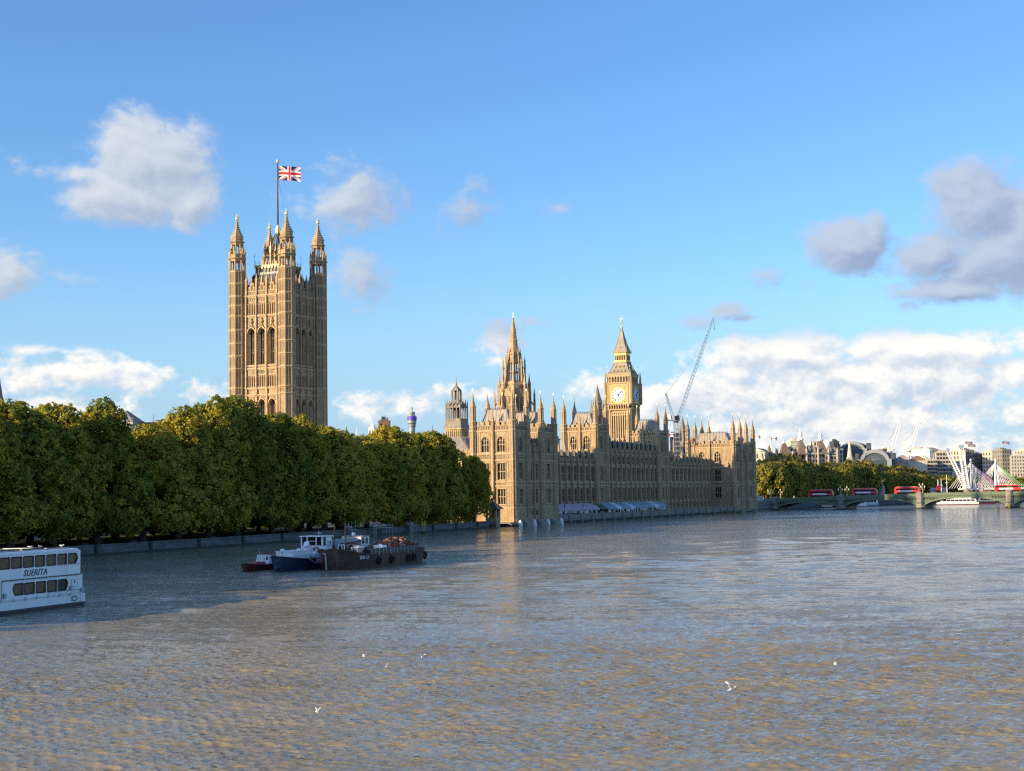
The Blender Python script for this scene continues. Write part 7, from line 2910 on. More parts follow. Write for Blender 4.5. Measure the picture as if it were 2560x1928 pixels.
def far_tree(e, n, h, label, group, wide=1.0, dark=False):
    p = W(e, n, 2.4)
    t = thing('plane_tree', label, 'tree', p, TR.random() * 6.28, group)
    k = TR.randrange(3)
    t.scale = (wide, wide, h / 19.5)
    link('crown', FARC[k], t)
    link('trunk', TRUNKS[k], t)


FAR_SKY = [(1880, 1165), (1905, 1150), (1925, 1140), (1960, 1134), (1991, 1139), (2022, 1157), (2062, 1158), (2100, 1156), (2133, 1147), (2180, 1153), (2228, 1166), (2270, 1163), (2298, 1174), (2330, 1187), (2363, 1184), (2387, 1190), (2420, 1188), (2600, 1190)]


def far_sky(u):
    for (u0, v0), (u1, v1) in zip(FAR_SKY[:-1], FAR_SKY[1:]):
        if u <= u1:
            return v0 + (v1 - v0) * max(0, (u - u0)) / (u1 - u0)
    return 1192


def bank_at(s):
    """a place along the north bank, s metres from the bridge"""
    L = [(0, 318)] + NORTH_BANK[2:]
    for (e0, n0), (e1, n1) in zip(L[:-1], L[1:]):
        d = math.hypot(e1 - e0, n1 - n0)
        if s <= d:
            return e0 + (e1 - e0) * s / d, n0 + (n1 - n0) * s / d
        s -= d
    return L[-1]


k = 0
for row, (off, drop, lab) in enumerate(((13, 0, 'yellow-green plane tree in the front row on the far embankment beyond the bridge'), (27, -1.0, 'green plane tree in the back row on the far embankment, its top in the sun'))):
    s = 2.0
    while s < 330:
        e, n = bank_at(s)
        p = W(e - off, n + off * .5, 14)
        u = proj_u(p)
        if 1884 < u < 2620:
            top = pt(u, far_sky(u), p.y).z
            far_tree(e - off, n + off * .5, max(7, top - 2.4 - (2.5 if row == 0 else 0) * TR.random() - (1.5 if row == 0 else 0)), lab, ('front' if row == 0 else 'back') + ' row of trees on the far embankment', TR.uniform(.85, 1.05))
        s += 9.0 if row == 0 else 10.5


# ------------------------------------------------------------------ distant buildings
WMESH = {}


def far_building(name, label, u0, u1, vtop, Y, mat, rows, cols, rz=0.0, depth=18, roof='flat', roofmat='pale_stone', vbase=1225, win='glass_dark', wfrac=.5, cat='building', ww=None, side=True, cornice=True):
    a, b = pt(u0, vtop, Y), pt(u1, vtop, Y)
    wid = (b.x - a.x) / max(.5, math.cos(rz))
    z1 = (a.z + b.z) / 2
    z0 = 2.0
    t = thing(name, label, cat, ((a.x + b.x) / 2, Y, z0), rz)
    h = z1 - z0
    m = MB()
    m.box(-wid / 2, wid / 2, 0, depth, 0, h, mat)
    if cornice:
        m.box(-wid / 2 - .3, wid / 2 + .3, -.3, depth + .3, h - .9, h - .3, mat)
    if rows > 2:
        m.box(-wid / 2 - .15, wid / 2 + .15, -.15, depth + .15, h * .3, h * .3 + .5, mat)
    m.build('wall', t)
    vis = max(6.0, z1 - pt((u0 + u1) / 2, vbase, Y).z)
    fh = vis / rows
    cw = wid / cols
    key = (round(cw * wfrac, 1), round(fh * .55, 1), win)
    if key not in WMESH:
        w = MB()
        w.box(-cw * wfrac / 2, cw * wfrac / 2, -.04, .25, 0, fh * .55, win)
        w.box(-cw * wfrac / 2 - .15, cw * wfrac / 2 + .15, -.18, -.05, -.25, 0, mat)
        w.box(-.06, .06, -.06, -.041, 0, fh * .55, mat)
        WMESH[key] = w.mesh('window')
    me = WMESH[key]
    for r_ in range(rows):
        for c in range(cols):
            link('window', me, t, (-wid / 2 + cw * (c + .5), 0, h - fh * (r_ + 1) + fh * .12))
    if side:
        nd = max(2, min(5, int(depth / cw)))
        sx = 1 if rz <= 0.01 else -1
        for r_ in range(rows):
            for c in range(nd):
                link('window', me, t, (sx * wid / 2, depth * (c + .5) / nd, h - fh * (r_ + 1) + fh * .12), R(90) * sx)
    m = MB()
    if roof == 'flat':
        m.box(-wid / 2 + 1, wid / 2 - 1, 1, depth - 1, h, h + .5, roofmat)
        m.box(-wid * .25, wid * .1, depth * .3, depth * .7, h + .5, h + 2.4, roofmat)
        m.box(wid * .2, wid * .35, depth * .3, depth * .6, h + .5, h + 1.7, mat)
    elif roof == 'hip':
        m.hip(-wid / 2, wid / 2, 0, depth, h, h + wid * .28, min(wid, depth) * .42, min(wid, depth) * .42, roofmat)
    elif roof == 'pediment':
        m.prism([(-wid / 2 - .4, h), (wid / 2 + .4, h), (0, h + wid * .24)], -.3, depth, roofmat)
        m.prism([(-wid / 2 + .6, h + .4), (wid / 2 - .6, h + .4), (0, h + wid * .2)], -.34, -.301, mat)
    m.build('roof', t)
    return t, wid, h


def small_flag(label, u, v, Y, L, cols, mast_v):
    """a flag on a mast on a distant roof"""
    p = pt(u, v, Y)
    q = pt(u, mast_v, Y)
    t = thing('flag_on_mast', label, 'flag', (p.x, Y, q.z), 0)
    m = MB()
    m.tube((0, 0, 0), (0, 0, p.z - q.z + 1.0), .16, .1, 5, 'white_clean')
    m.build('mast', t)
    m = MB()
    H = L * (.36 if Y > 1500 else .55)
    z0 = p.z - q.z - H / 2
    n = 12
    for i in range(n):
        a, b = i / n, (i + 1) / n
        ya, yb = .3 * math.sin(a * 7), .3 * math.sin(b * 7)
        for j, c in enumerate(cols):
            m.add([(.2 + L * a, ya, z0 - .3 * a * a * L * .3 + H * j / len(cols)), (.2 + L * b, yb, z0 - .3 * b * b * L * .3 + H * j / len(cols)),
                   (.2 + L * b, yb, z0 - .3 * b * b * L * .3 + H * (j + 1) / len(cols)), (.2 + L * a, ya, z0 - .3 * a * a * L * .3 + H * (j + 1) / len(cols))], [(0, 1, 2, 3)], c)
    m.build('cloth', t)


# ministry with two pedimented pavilions
far_building('classical_building', 'pale classical building with a green pediment roof right behind the far pavilion', 1874, 1911, 1130, 1000, 'cream', 2, 3, R(-22), 22, 'pediment', 'copper_green', 1165, wfrac=.3)
far_building('classical_building', 'lower pale classical building with a green roof, second from the palace', 1916, 1948, 1141, 1020, 'cream', 2, 3, R(-22), 22, 'pediment', 'copper_green', 1168, wfrac=.3)
for u, v0, v1, lab in ((1887, 1128, 1107, 'small dark lead cupola with a mast on the first classical roof'), (1926, 1139, 1113, 'small dark lead cupola with a mast on the second classical roof'), (1944, 1141, 1120, 'thin grey cupola right of the second classical roof')):
    p, q = pt(u, v0, 1006), pt(u, v1, 1006)
    t = thing('roof_cupola', lab, 'cupola', (p.x, 1010, p.z - 1), 0)
    m = MB()
    hh = q.z - p.z + 1
    m.lathe(0, 0, [(2.6, 0), (2.2, hh * .35), (1.2, hh * .5), (1.0, hh * .75), (.2, hh)], 8, mat='roof_brown')
    m.build('dome', t)
small_flag('pale flag on a mast over the first classical building', 1884, 1092, 1012, 4.5, ('flag_white', 'rust_pink', 'flag_white'), 1122)
small_flag('red and blue flag on a mast over the second classical building', 1926, 1096, 1026, 4.5, ('pale_grey', 'rust_pink', 'flag_white'), 1128)
small_flag('white and red flag on a white mast behind the right wing roofs', 1670.5, 1087, 640, 2.8, ('flag_white', 'flag_red', 'flag_white'), 1132)
small_flag('thin dark flag on the pale office roof, upper of two', 2413, 1107, 1620, 8, ('rust_pink', 'steel'), 1126)
small_flag('thin dark flag on the pale office roof, lower of two', 2420, 1114, 1600, 8, ('rust_pink', 'steel'), 1128)
small_flag('thin dark flag on the roof of the rightmost tall office block', 2505, 1107, 1600, 8, ('rust_pink', 'steel'), 1126)


# mansion block with steep pavilion roofs and white lantern spires
def mansion():
    Y = 1150
    base = pt(2030, 1165, Y)
    t = thing('mansion_block', 'long grand mansion block with steep brown roofs, white spirelets and many turrets', 'building', (base.x, Y, 2.0), 0)
    X = lambda u: pt(u, 1140, Y).x - base.x
    Z = lambda v: pt(2030, v, Y).z - 2.0
    RZ = R(-24)

    def block(u0, u1, vtop, y, dep, mat='cream', vbot=1180, parts=0, name='wall'):
        m = MB()
        m.box(X(u0), X(u1), y, y + dep, 0, Z(vtop), mat)
        m.box(X(u0) - .3, X(u1) + .3, y - .3, y + dep, Z(vtop) - .8, Z(vtop) - .2, 'pale_stone')
        m.build(name, t)
        n = parts
        for r_ in range(4):
            for k in range(n):
                x = X(u0) + (X(u1) - X(u0)) * (k + .5) / n
                z = Z(vtop) - 3.6 - 3.6 * r_
                w = MB()
                w.box(-.6, .6, -.05, .1, 0, 2.2, 'glass_dark')
                w.box(-.8, .8, -.15, -.051, -.3, 0, 'pale_stone')
                w.build('window', t, (x, y, z))

    def pyramid(u0, u1, vb, vt, ut0, ut1, y, dep, mat='roof_brown'):
        m = MB()
        m.add([(X(u0), y, Z(vb)), (X(u1), y, Z(vb)), (X(u1), y + dep, Z(vb)), (X(u0), y + dep, Z(vb)),
               (X(ut0), y + dep * .38, Z(vt)), (X(ut1), y + dep * .38, Z(vt)), (X(ut1), y + dep * .62, Z(vt)), (X(ut0), y + dep * .62, Z(vt))],
              [(0, 1, 5, 4), (1, 2, 6, 5), (2, 3, 7, 6), (3, 0, 4, 7), (4, 5, 6, 7)], mat)
        return m.build('roof', t)

    def lantern(u, vb, vt, y, r, par, mat='white_clean'):
        m = MB()
        h = Z(vt) - Z(vb)
        m.lathe(X(u), y, [(r * 1.3, Z(vb) - .3), (r * 1.3, Z(vb) + h * .1), (r * .75, Z(vb) + h * .14), (r * .75, Z(vb) + h * .34), (r * 1.0, Z(vb) + h * .38), (r * .9, Z(vb) + h * .45), (r * .35, Z(vb) + h * .68), (.1, Z(vt))], 8, mat=mat)
        m.build('lantern', par)
    block(1958, 2040, 1148, 8, 26, 'pale_stone', parts=8)
    block(1981, 2011, 1115, 10, 18, 'cream', parts=3)
    block(2041, 2052, 1101, 12, 16, 'cream', parts=1)
    block(2049, 2066, 1120, 6, 18, 'cream', parts=2)
    block(2018, 2048, 1133, 4, 20, 'grey_stone', parts=4)
    block(2066, 2100, 1138, 4, 24, 'grey_stone', parts=5)
    block(2098, 2118, 1122, 14, 20, 'cream', parts=2)
    block(1955, 1984, 1138, 6, 18, 'brown_brick', parts=3)
    for u0, u1, vb, vt, a, b, y, dp in ((1998, 2025, 1136, 1098.5, 2006, 2013, 2, 20), (2048, 2075, 1136, 1100.5, 2056, 2063, 2, 20), (1957, 1985, 1140, 1106, 1963, 1970, 2, 18), (2022, 2034, 1135, 1112, 2026, 2030, 4, 10), (2034, 2046, 1134, 1114, 2038, 2042, 4, 10), (2074, 2086, 1136, 1113, 2078, 2081, 4, 10), (2087, 2098, 1136, 1118, 2091, 2094, 4, 10)):
        o = pyramid(u0, u1, vb, vt, a, b, y, dp, 'roof_brown' if u1 - u0 > 15 else 'lead')
        if (u0, vt) == (1998, 1098.5):
            lantern(2009.7, 1099, 1066, 12, 1.9, o)
        if (u0, vt) == (2048, 1100.5):
            lantern(2060, 1101, 1070, 12, 1.9, o)
        if u0 == 1957:
            lantern(1966, 1106.5, 1096, 11, 1.2, o)
    for u, vb, vt, r in ((2019, 1150, 1116, .8), (2048, 1150, 1115, .8), (2074, 1150, 1118, .8), (2096, 1150, 1119, .8), (1984, 1150, 1130, .8)):
        m = MB()
        h = Z(vt)
        m.lathe(X(u), 3.2, [(r, 0), (r, Z(vb - 22)), (r * 1.2, Z(vb - 22) + .3), (r * .6, Z(vt) - (Z(vt) - Z(vb - 22)) * .4), (.1, Z(vt))], 8, mat='pale_stone')
        m.build('turret', t)
    for u in (1990, 2001, 2028, 2040, 2070, 2090, 2105):
        m = MB()
        m.box(X(u) - .8, X(u) + .8, 20, 22, Z(1140), Z(1109 + (u % 7)), 'brown_brick')
        m.build('chimney', t)


mansion()
far_building('office_block', 'flat-topped office with a green glass front rising behind the mansion roofs', 1976, 2000, 1101, 1300, 'cream', 3, 3, 0, 20, 'flat', 'cream', 1125, 'glass_green', .7)

# stone church-like spire in front of the big arch
p, q = pt(2125, 1150, 1200), pt(2125, 1095, 1200)
t = thing('stone_spire', 'pale stone spire between the mansion roofs and the big glazed arches', 'spire', (p.x, 1200, 2), 0)
m = MB()
m.box(-2.4, 2.4, -2.4, 2.4, 0, p.z, 'cream')
m.build('shaft', t)
m = MB()
m.lathe(0, 0, [(2.2, p.z), (1.9, p.z + 3), (.9, p.z + 10), (.15, q.z - 2)], 8, mat='cream')
m.build('spirelet', t)


def glazed_arch(label, uc, hw_px, vtop, vspring, Y, length, ring_w, seed):
    c = pt(uc, vspring, Y)
    top = pt(uc, vtop, Y)
    hw = pt(uc + hw_px, vspring, Y).x - c.x
    t = thing('station_arch', label, 'building', (c.x, Y, 2.0), R(-20))
    zs = c.z - 2.0
    rise = top.z - c.z
    n = 24
    A = [(hw * math.cos(math.pi * k / n), zs + rise * math.sin(math.pi * k / n)) for k in range(n + 1)]
    B = [((hw - ring_w) * math.cos(math.pi * k / n), zs + (rise - ring_w) * math.sin(math.pi * k / n)) for k in range(n + 1)]
    m = MB()
    for k in range(n):
        m.add([(A[k][0], -.8, A[k][1]), (A[k + 1][0], -.8, A[k + 1][1]), (B[k + 1][0], -.8, B[k + 1][1]), (B[k][0], -.8, B[k][1]),
               (A[k][0], 3, A[k][1]), (A[k + 1][0], 3, A[k + 1][1]), (B[k + 1][0], 3, B[k + 1][1]), (B[k][0], 3, B[k][1])], [(0, 1, 2, 3), (0, 4, 5, 1), (3, 2, 6, 7)], 'arch_grey')
    m.build('arch_ring', t)
    m = MB()
    for k in range(n):
        m.add([(A[k][0] * .99, 3, A[k][1] - .3), (A[k + 1][0] * .99, 3, A[k + 1][1] - .3), (A[k + 1][0] * .99, length, A[k + 1][1] - .3), (A[k][0] * .99, length, A[k][1] - .3)], [(0, 1, 2, 3)], 'slate_iron')
    for j in range(6):
        y = 6 + (length - 8) * j / 5
        for k in range(n):
            m.tube((A[k][0], y, A[k][1]), (A[k + 1][0], y, A[k + 1][1]), .25, n=4, mat='steel')
    m.build('vault_roof', t)
    m = MB()
    m.add([(x, .5, z) for x, z in B], [tuple(range(len(B)))], 'glass_blue')
    m.box(-hw + ring_w, hw - ring_w, .45, 4, 0, zs, 'glass_blue')
    m.build('glazing', t)
    m = MB()
    for k in range(1, 10):
        a = math.pi * k / 10
        m.tube((0, .3, zs), ((hw - ring_w) * math.cos(a), .3, zs + (rise - ring_w) * math.sin(a)), .28, n=4, mat='steel')
    for f in (.4, .7):
        for k in range(12):
            a, b = math.pi * k / 12, math.pi * (k + 1) / 12
            m.tube((hw * f * math.cos(a), .3, zs + rise * f * math.sin(a)), (hw * f * math.cos(b), .3, zs + rise * f * math.sin(b)), .22, n=4, mat='steel')
    m.build('glazing_bars', t)
    for sg in (-1, 1):
        m = MB()
        m.box(sg * hw - 2.2, sg * hw + 2.2, -2.5, 12, 0, zs + 1.5, 'arch_grey' if sg > 0 else 'grey_stone')
        m.box(sg * hw + (1.2 if sg > 0 else -4.4), sg * hw + (4.4 if sg > 0 else -1.2), 0, 16, 0, zs + 7, 'slate_iron')
        m.build('tower', t)


glazed_arch('rear large glazed station arch with a pale ring, upper one behind the spire', 2131, 31, 1104.5, 1126, 1480, 40, 2.6, 1)
glazed_arch('front large glazed station arch with a pale ring above the yellow trees', 2187, 36, 1124, 1152, 1380, 60, 3.2, 2)
far_building('office_block', 'dark roof block just left of the rear station arch', 2084, 2098, 1103, 1460, 'slate_iron', 2, 3, 0, 20, 'flat', 'slate_iron', 1130)
far_building('office_block', 'grey block with a pale stepped top between the front arch and the first white crane', 2206, 2224, 1121, 1500, 'grey_stone', 3, 2, 0, 16, 'flat', 'white_clean', 1150)


# cranes
def luffing_crane(name, label, u_mast, v_deck, u_tip, v_tip, u_a, v_a, Y, mat, ctr_u, wid, lattice=True, zbase=2.0, mast_w=None):
    m0 = pt(u_mast, v_deck, Y)
    tip, af = pt(u_tip, v_tip, Y), pt(u_a, v_a, Y)
    t = thing(name, label, 'crane', (m0.x, Y, zbase), 0)
    o = Vector((m0.x, Y, zbase))
    hm = m0.z - zbase
    w = mast_w or wid

    def truss(mb, a, b, wa, wb, n, r):
        a, b = Vector(a), Vector(b)
        d = (b - a).normalized()
        e1 = Vector((0, 1, 0))
        e2 = d.cross(e1).normalized()
        pr = None
        for i in range(n + 1):
            s = i / n
            ww = wa + (wb - wa) * s
            c = a + (b - a) * s
            q = [c + e1 * ww * x + e2 * ww * y for x, y in ((-.5, -.5), (.5, -.5), (.5, .5), (-.5, .5))]
            if pr:
                for k in range(4):
                    mb.tube(pr[k], q[k], r, n=4, mat=mat)
                    mb.tube(pr[k], q[(k + 1) % 4], r * .6, n=3, mat=mat)
                    mb.tube(q[k], q[(k + 1) % 4], r * .6, n=3, mat=mat)
            pr = q
    mb = MB()
    truss(mb, (0, 0, 0), (0, 0, hm - 1.2), w, w, max(4, int(hm / w / 1.1)), w * .075)
    mb.build('mast', t)
    mb = MB()
    cu = pt(ctr_u, v_deck, Y).x - m0.x
    mb.box(min(cu, 0) - .5, max(0, -cu * .35), -w * .5, w * .5, hm - 1.2, hm - .5, 'steel' if mat == 'crane_blue' else mat)
    mb.lathe(0, 0, [(w * .7, hm - 2.2), (w * .75, hm - 1.2)], 10, mat='black_iron')
    mb.box(-w * .3, w * .7, -w * .9, -w * .4, hm - .5, hm + 1.6, 'black_iron' if mat == 'crane_blue' else mat)
    mb.build('slewing_deck', t)
    mb = MB()
    mb.box(cu, cu * .45, -w * .6, w * .6, hm - .5, hm + 1.9, 'white_clean')
    mb.build('counterweight', t)
    mb = MB()
    T = tip - o
    F = Vector((w * .4, 0, hm - .3))
    n = 26 if lattice else 14
    truss(mb, F, F + (T - F) * .93, wid, wid * .75, n, wid * .085)
    truss(mb, F + (T - F) * .93, T, wid * .75, wid * .2, 2, wid * .08)
    mb.build('jib', t)
    mb = MB()
    A_ = af - o
    truss(mb, (cu * .2, 0, hm - .3), A_, wid * .8, wid * .45, 8, wid * .08)
    mb.tube(A_, (cu * .95, 0, hm), wid * .045, n=4, mat='steel')
    mb.box(A_.x - wid * .35, A_.x + wid * .35, -.3, .3, A_.z - .3, A_.z + wid * .25, mat)
    mb.build('a_frame', t)
    mb = MB()
    mb.tube(A_, F + (T - F) * .72, wid * .035, n=4, mat='steel')
    mb.tube(A_ + Vector((0, 0, .4)), F + (T - F) * .80, wid * .03, n=4, mat='steel')
    dz = 5.5 if lattice else 3.0
    mb.tube(T, T + Vector((.35, 0, -dz)), wid * .06, n=4, mat='steel')
    mb.box(T.x + .1, T.x + .6, -.25, .25, T.z - dz - 1.2, T.z - dz, 'steel')
    mb.build('hoist_rope', t)


luffing_crane('tower_crane', 'tall blue lattice crane with a raised jib behind the palace wings', 1689.5, 1047, 1783.5, 794, 1665, 986, 800, 'crane_blue', 1660, 1.75, True, 2, 2.2)
luffing_crane('tower_crane', 'white crane with a raised jib, left one of the far pair', 2226, 1126, 2251, 1051, 2214, 1109, 1450, 'crane_white', 2219, 2.6, False)
luffing_crane('tower_crane', 'white crane with a raised jib and counterweight, right one of the far pair', 2273, 1125, 2299.5, 1050, 2261, 1104, 1450, 'crane_white', 2259, 2.6, False)

far_building('office_block', 'bright white windowless-looking block under the right white crane', 2270, 2321, 1123, 1520, 'white_paint', 2, 5, R(-22), 24, 'flat', 'pale_stone', 1150, 'steel', .18)
far_building('terrace_house', 'low white building with pinkish roofs below the white cranes', 2242, 2272, 1146, 1400, 'pale_stone', 2, 4, R(-10), 14, 'hip', 'rust_pink', 1166, 'steel', .3)
far_building('terrace_house', 'low pale building with a brown hipped roof below the bright white block', 2272, 2316, 1152, 1395, 'cream', 2, 5, R(-12), 16, 'hip', 'brown_brick', 1170, 'steel', .3)
far_building('office_block', 'small cream block against the foot of the bright white block', 2292, 2314, 1144, 1440, 'cream', 2, 2, R(-25), 12, 'flat', 'cream', 1165)
far_building('office_block', 'modern stepped office with long glass bands, lower left part', 2311, 2342, 1150, 1420, 'pale_stone', 4, 4, R(-8), 20, 'flat', 'pale_stone', 1185, 'glass_dark', .85)
far_building('office_block', 'taller modern office with bands of windows right of the stepped one', 2341, 2378, 1130, 1450, 'pale_stone', 6, 5, R(-8), 24, 'flat', 'pale_stone', 1188, 'glass_dark', .8)
far_building('office_block', 'grey office block behind the white lattice legs', 2318, 2350, 1124, 1620, 'grey_stone', 3, 5, 0, 20, 'flat', 'grey_stone', 1150)
far_building('office_block', 'beige office block with tall windows directly behind the white lattice legs', 2376, 2412, 1127, 1560, 'cream', 5, 5, R(-16), 26, 'flat', 'cream', 1180, 'glass_dark', .4)
far_building('office_block', 'shaded grey block with rows of dark windows behind the first cable mast', 2411, 2436, 1125, 1580, 'grey_stone', 6, 4, R(10), 26, 'flat', 'grey_stone', 1185, 'glass_dark', .42)
far_building('office_block', 'recessed grey block with dark windows between the two cable masts', 2434, 2460, 1134, 1600, 'grey_stone', 5, 5, R(6), 26, 'flat', 'grey_stone', 1180, 'glass_dark', .42)
far_building('office_block', 'sunlit beige block with a big arched window behind the second cable mast', 2458, 2504, 1129, 1580, 'cream', 5, 7, R(-20), 26, 'flat', 'cream', 1182, 'glass_dark', .42)
far_building('office_block', 'tall shaded block with twin towers right of the second cable mast', 2504, 2529, 1124, 1560, 'grey_stone', 6, 4, R(10), 26, 'flat', 'grey_stone', 1185, 'glass_dark', .42)
far_building('office_block', 'pale stone block with even rows of windows at the right edge of the photo', 2530, 2585, 1138, 1540, 'pale_stone', 6, 9, R(-14), 26, 'flat', 'pale_stone', 1190, 'glass_dark', .42)
far_building('office_block', 'upper set-back storey at the right edge of the photo, above the pale block', 2538, 2590, 1127, 1640, 'cream', 3, 8, R(-14), 20, 'flat', 'cream', 1150, 'glass_dark', .4)


# cable-stayed footbridge beyond
def footbridge():
    Y = 880
    a, b = pt(2398, 1221, Y), pt(2640, 1213, Y)
    t = thing('footbridge', 'white footbridge deck with railings under the cable masts', 'bridge', ((a.x + b.x) / 2, Y, 0), 0)
    zd = a.z
    L = b.x - a.x
    m = MB()
    m.box(-L / 2, L / 2, -2, 2, zd - 1.0, zd, 'white_clean')
    m.build('deck', t)
    m = MB()
    for k in range(28):
        m.tube((-L / 2 + L * k / 27, -2, zd), (-L / 2 + L * k / 27, -2, zd + 1.6), .14, n=4, mat='white_clean')
    m.tube((-L / 2, -2, zd + 1.6), (L / 2, -2, zd + 1.6), .16, n=4, mat='white_clean')
    m.build('railing', t)
    for k in range(5):
        m = MB()
        x = -L / 2 + 6 + L * k / 5
        m.tube((x, 0, -1), (x, 0, zd - 1), .9, n=8, mat='pale_stone')
        m.build('pier', t)
    for u, lab, special in ((2425.4, 'white cable mast with a fan of cables, left one of the pair', 'cable_purple'), (2487, 'white cable mast with a fan of cables, right one of the pair', 'cable_green')):
        top = pt(u, 1149, Y)
        t2 = thing('cable_mast', lab, 'mast', (top.x, Y - 1, 0), 0, 'cable masts of the footbridge')
        H = top.z
        m = MB()
        for sg, dx in ((-1, -1.2), (1, 3.0)):
            m.tube((dx, sg * 2, zd - 2), (0, 0, H), .95, .35, 8, 'cable_white')
        m.ball((0, 0, H - .3), .8, 8, 5, 1, 'cable_white')
        m.build('pylon', t2)
        m = MB()
        for k in range(11):
            x = 2 + 1.44 * k
            m.tube((x, -2, zd), (0, 0, H - .8 - .12 * k), .13 if k < 8 else .17, n=4, mat='cable_white' if k < 8 else special)
        for k in range(7):
            x = -3.5 - 1.55 * k
            m.tube((x, 2, zd), (0, 0, H - .8 - .12 * k), .13, n=4, mat='cable_white')
        m.build('cables', t2)


footbridge()


def lattice_leg(label, u0, v0, u1, v1, Y, w0, w1):
    a, b = pt(u0, v0, Y), pt(u1, v1, Y)
    t = thing('lattice_leg', label, 'lattice mast', (b.x, Y, 0), 0)
    o = Vector((b.x, Y, 0))
    A, B = a - o, b - o
    m = MB()
    d = (B - A).normalized()
    e1 = Vector((0, 1, 0))
    e2 = d.cross(e1).normalized()
    pr = None
    n = 18
    for i in range(n + 1):
        s = i / n
        w = w0 + (w1 - w0) * s
        c = A + (B - A) * s
        q = [c + e1 * w * x + e2 * w * y for x, y in ((-.5, -.5), (.5, -.5), (.5, .5), (-.5, .5))]
        if pr:
            for k in range(4):
                m.tube(pr[k], q[k], .22, n=4, mat='crane_white')
                m.tube(pr[k], q[(k + 1) % 4], .13, n=3, mat='crane_white')
        pr = q
    m.build('lattice', t)
    m = MB()
    m.box(A.x - w0 * .6, A.x + w0 * .6, -w0 * .5, w0 * .5, A.z - .5, A.z + 1.8, 'steel_pale')
    m.build('head', t)
    m = MB()
    m.lathe(0, 0, [(2.5, -1), (2.0, 4), (1.2, B.z)], 8, mat='granite')
    m.build('footing', t)


lattice_leg('upright white lattice leg with a capped head, left of the cable masts', 2402.5, 1120, 2418, 1222, 874, 2.3, 2.2)
lattice_leg('leaning white lattice leg reaching up to the left, beside the upright one', 2370, 1129, 2415, 1222, 876, 1.6, 1.9)

# memorial pylon with a gilded eagle
p, q = pt(2205, 1240, 850), pt(2205, 1212, 850)
t = thing('memorial', 'stone memorial pylon with a gilded eagle with raised wings, seen over the bridge', 'monument', (p.x, 850, 2.6), R(-25))
m = MB()
h = q.z - 2.6
m.hip(-2.0, 2.0, -2.0, 2.0, 0, h, .9, .9, 'pale_stone')
m.build('pylon', t)
m = MB()
m.ball((0, 0, h + .55), .75, 8, 5, .8, 'gilt_stone')
m.ball((0, 0, h + 1.9), .75, 8, 5, 1.4, 'gold')
m.ball((.1, -.2, h + 3.1), .42, 8, 5, 1, 'gold')
m.tube((.1, -.5, h + 3.1), (.1, -.95, h + 3.0), .14, .03, 5, 'gold')
for sg in (-1, 1):
    m.add([(sg * .4, 0, h + 2.4), (sg * 1.2, .1, h + 3.2), (sg * 2.3, .3, h + 4.1), (sg * 2.2, .4, h + 3.0), (sg * 1.3, .3, h + 1.9), (sg * .5, .2, h + 1.2), (sg * 1.2, .45, h + 3.0)], [(0, 1, 6, 5), (1, 2, 3, 6), (6, 3, 4, 5)], 'gold')
m.build('eagle', t)
# white cross-topped column, masts and a red-and-white beacon beyond the bridge
p, q = pt(2325, 1236, 900), pt(2325, 1194, 900)
t = thing('lamp_column', 'tall pale column with a cross arm beyond the bridge, right of the third bus', 'column', (p.x, 900, 2.4), 0)
m = MB()
m.tube((0, 0, 0), (0, 0, q.z - 2.4), .5, .28, 8, 'steel_pale')
m.build('post', t)
m = MB()
m.box(-1.1, 1.1, -.3, .3, q.z - 4.2, q.z - 3.5, 'steel_pale')
m.build('cross_arm', t)
p, q = pt(2346, 1236, 880), pt(2346, 1199, 880)
t = thing('beacon_tower', 'red and white beacon tower over a small pier building beyond the bridge', 'beacon', (p.x, 880, 1.5), 0)
m = MB()
hh = q.z - 1.5
m.lathe(0, 0, [(1.3, 0), (1.2, hh * .45)], 8, mat='navy_paint')
m.lathe(0, 0, [(1.1, hh * .45), (.9, hh * .72)], 8, mat='flag_red')
m.lathe(0, 0, [(.5, hh * .72), (.3, hh)], 8, mat='white_clean')
m.build('tower', t)
m = MB()
m.box(-4.0, 6.0, 2, 8, 0, hh * .5, 'cream')
m.hip(-4.4, 6.4, 1.6, 8.4, hh * .5, hh * .62, 1, 1, 'pale_stone')
m.build('pier_house', t)
for u, v, lab in ((2368, 1188, 'tall white ship mast beyond the bridge, right one'), (2354, 1196, 'thin pale ship mast beyond the bridge, left one')):
    p, q = pt(u, 1236, 870), pt(u, v, 870)
    m = MB()
    m.tube((0, 0, 0), (0, 0, q.z), .28, .16, 6, 'white_clean')
    m.box(-.9, .9, -.05, .05, q.z * .72, q.z * .74, 'white_clean')
    tag(m.build('ship_mast', None, (p.x, 870, 0)), lab, 'mast')
# red brick and orange buildings low between the cable masts
far_building('pavilion', 'small orange-red curved building low behind the bridge, left of the last bus', 2456, 2480, 1206, 905, 'rust_pink', 2, 4, 0, 10, 'hip', 'brown_brick', 1222)
far_building('pavilion', 'small red-brown building low behind the last bus', 2500, 2520, 1203, 906, 'rust_pink', 2, 3, 0, 10, 'hip', 'rust_pink', 1222)

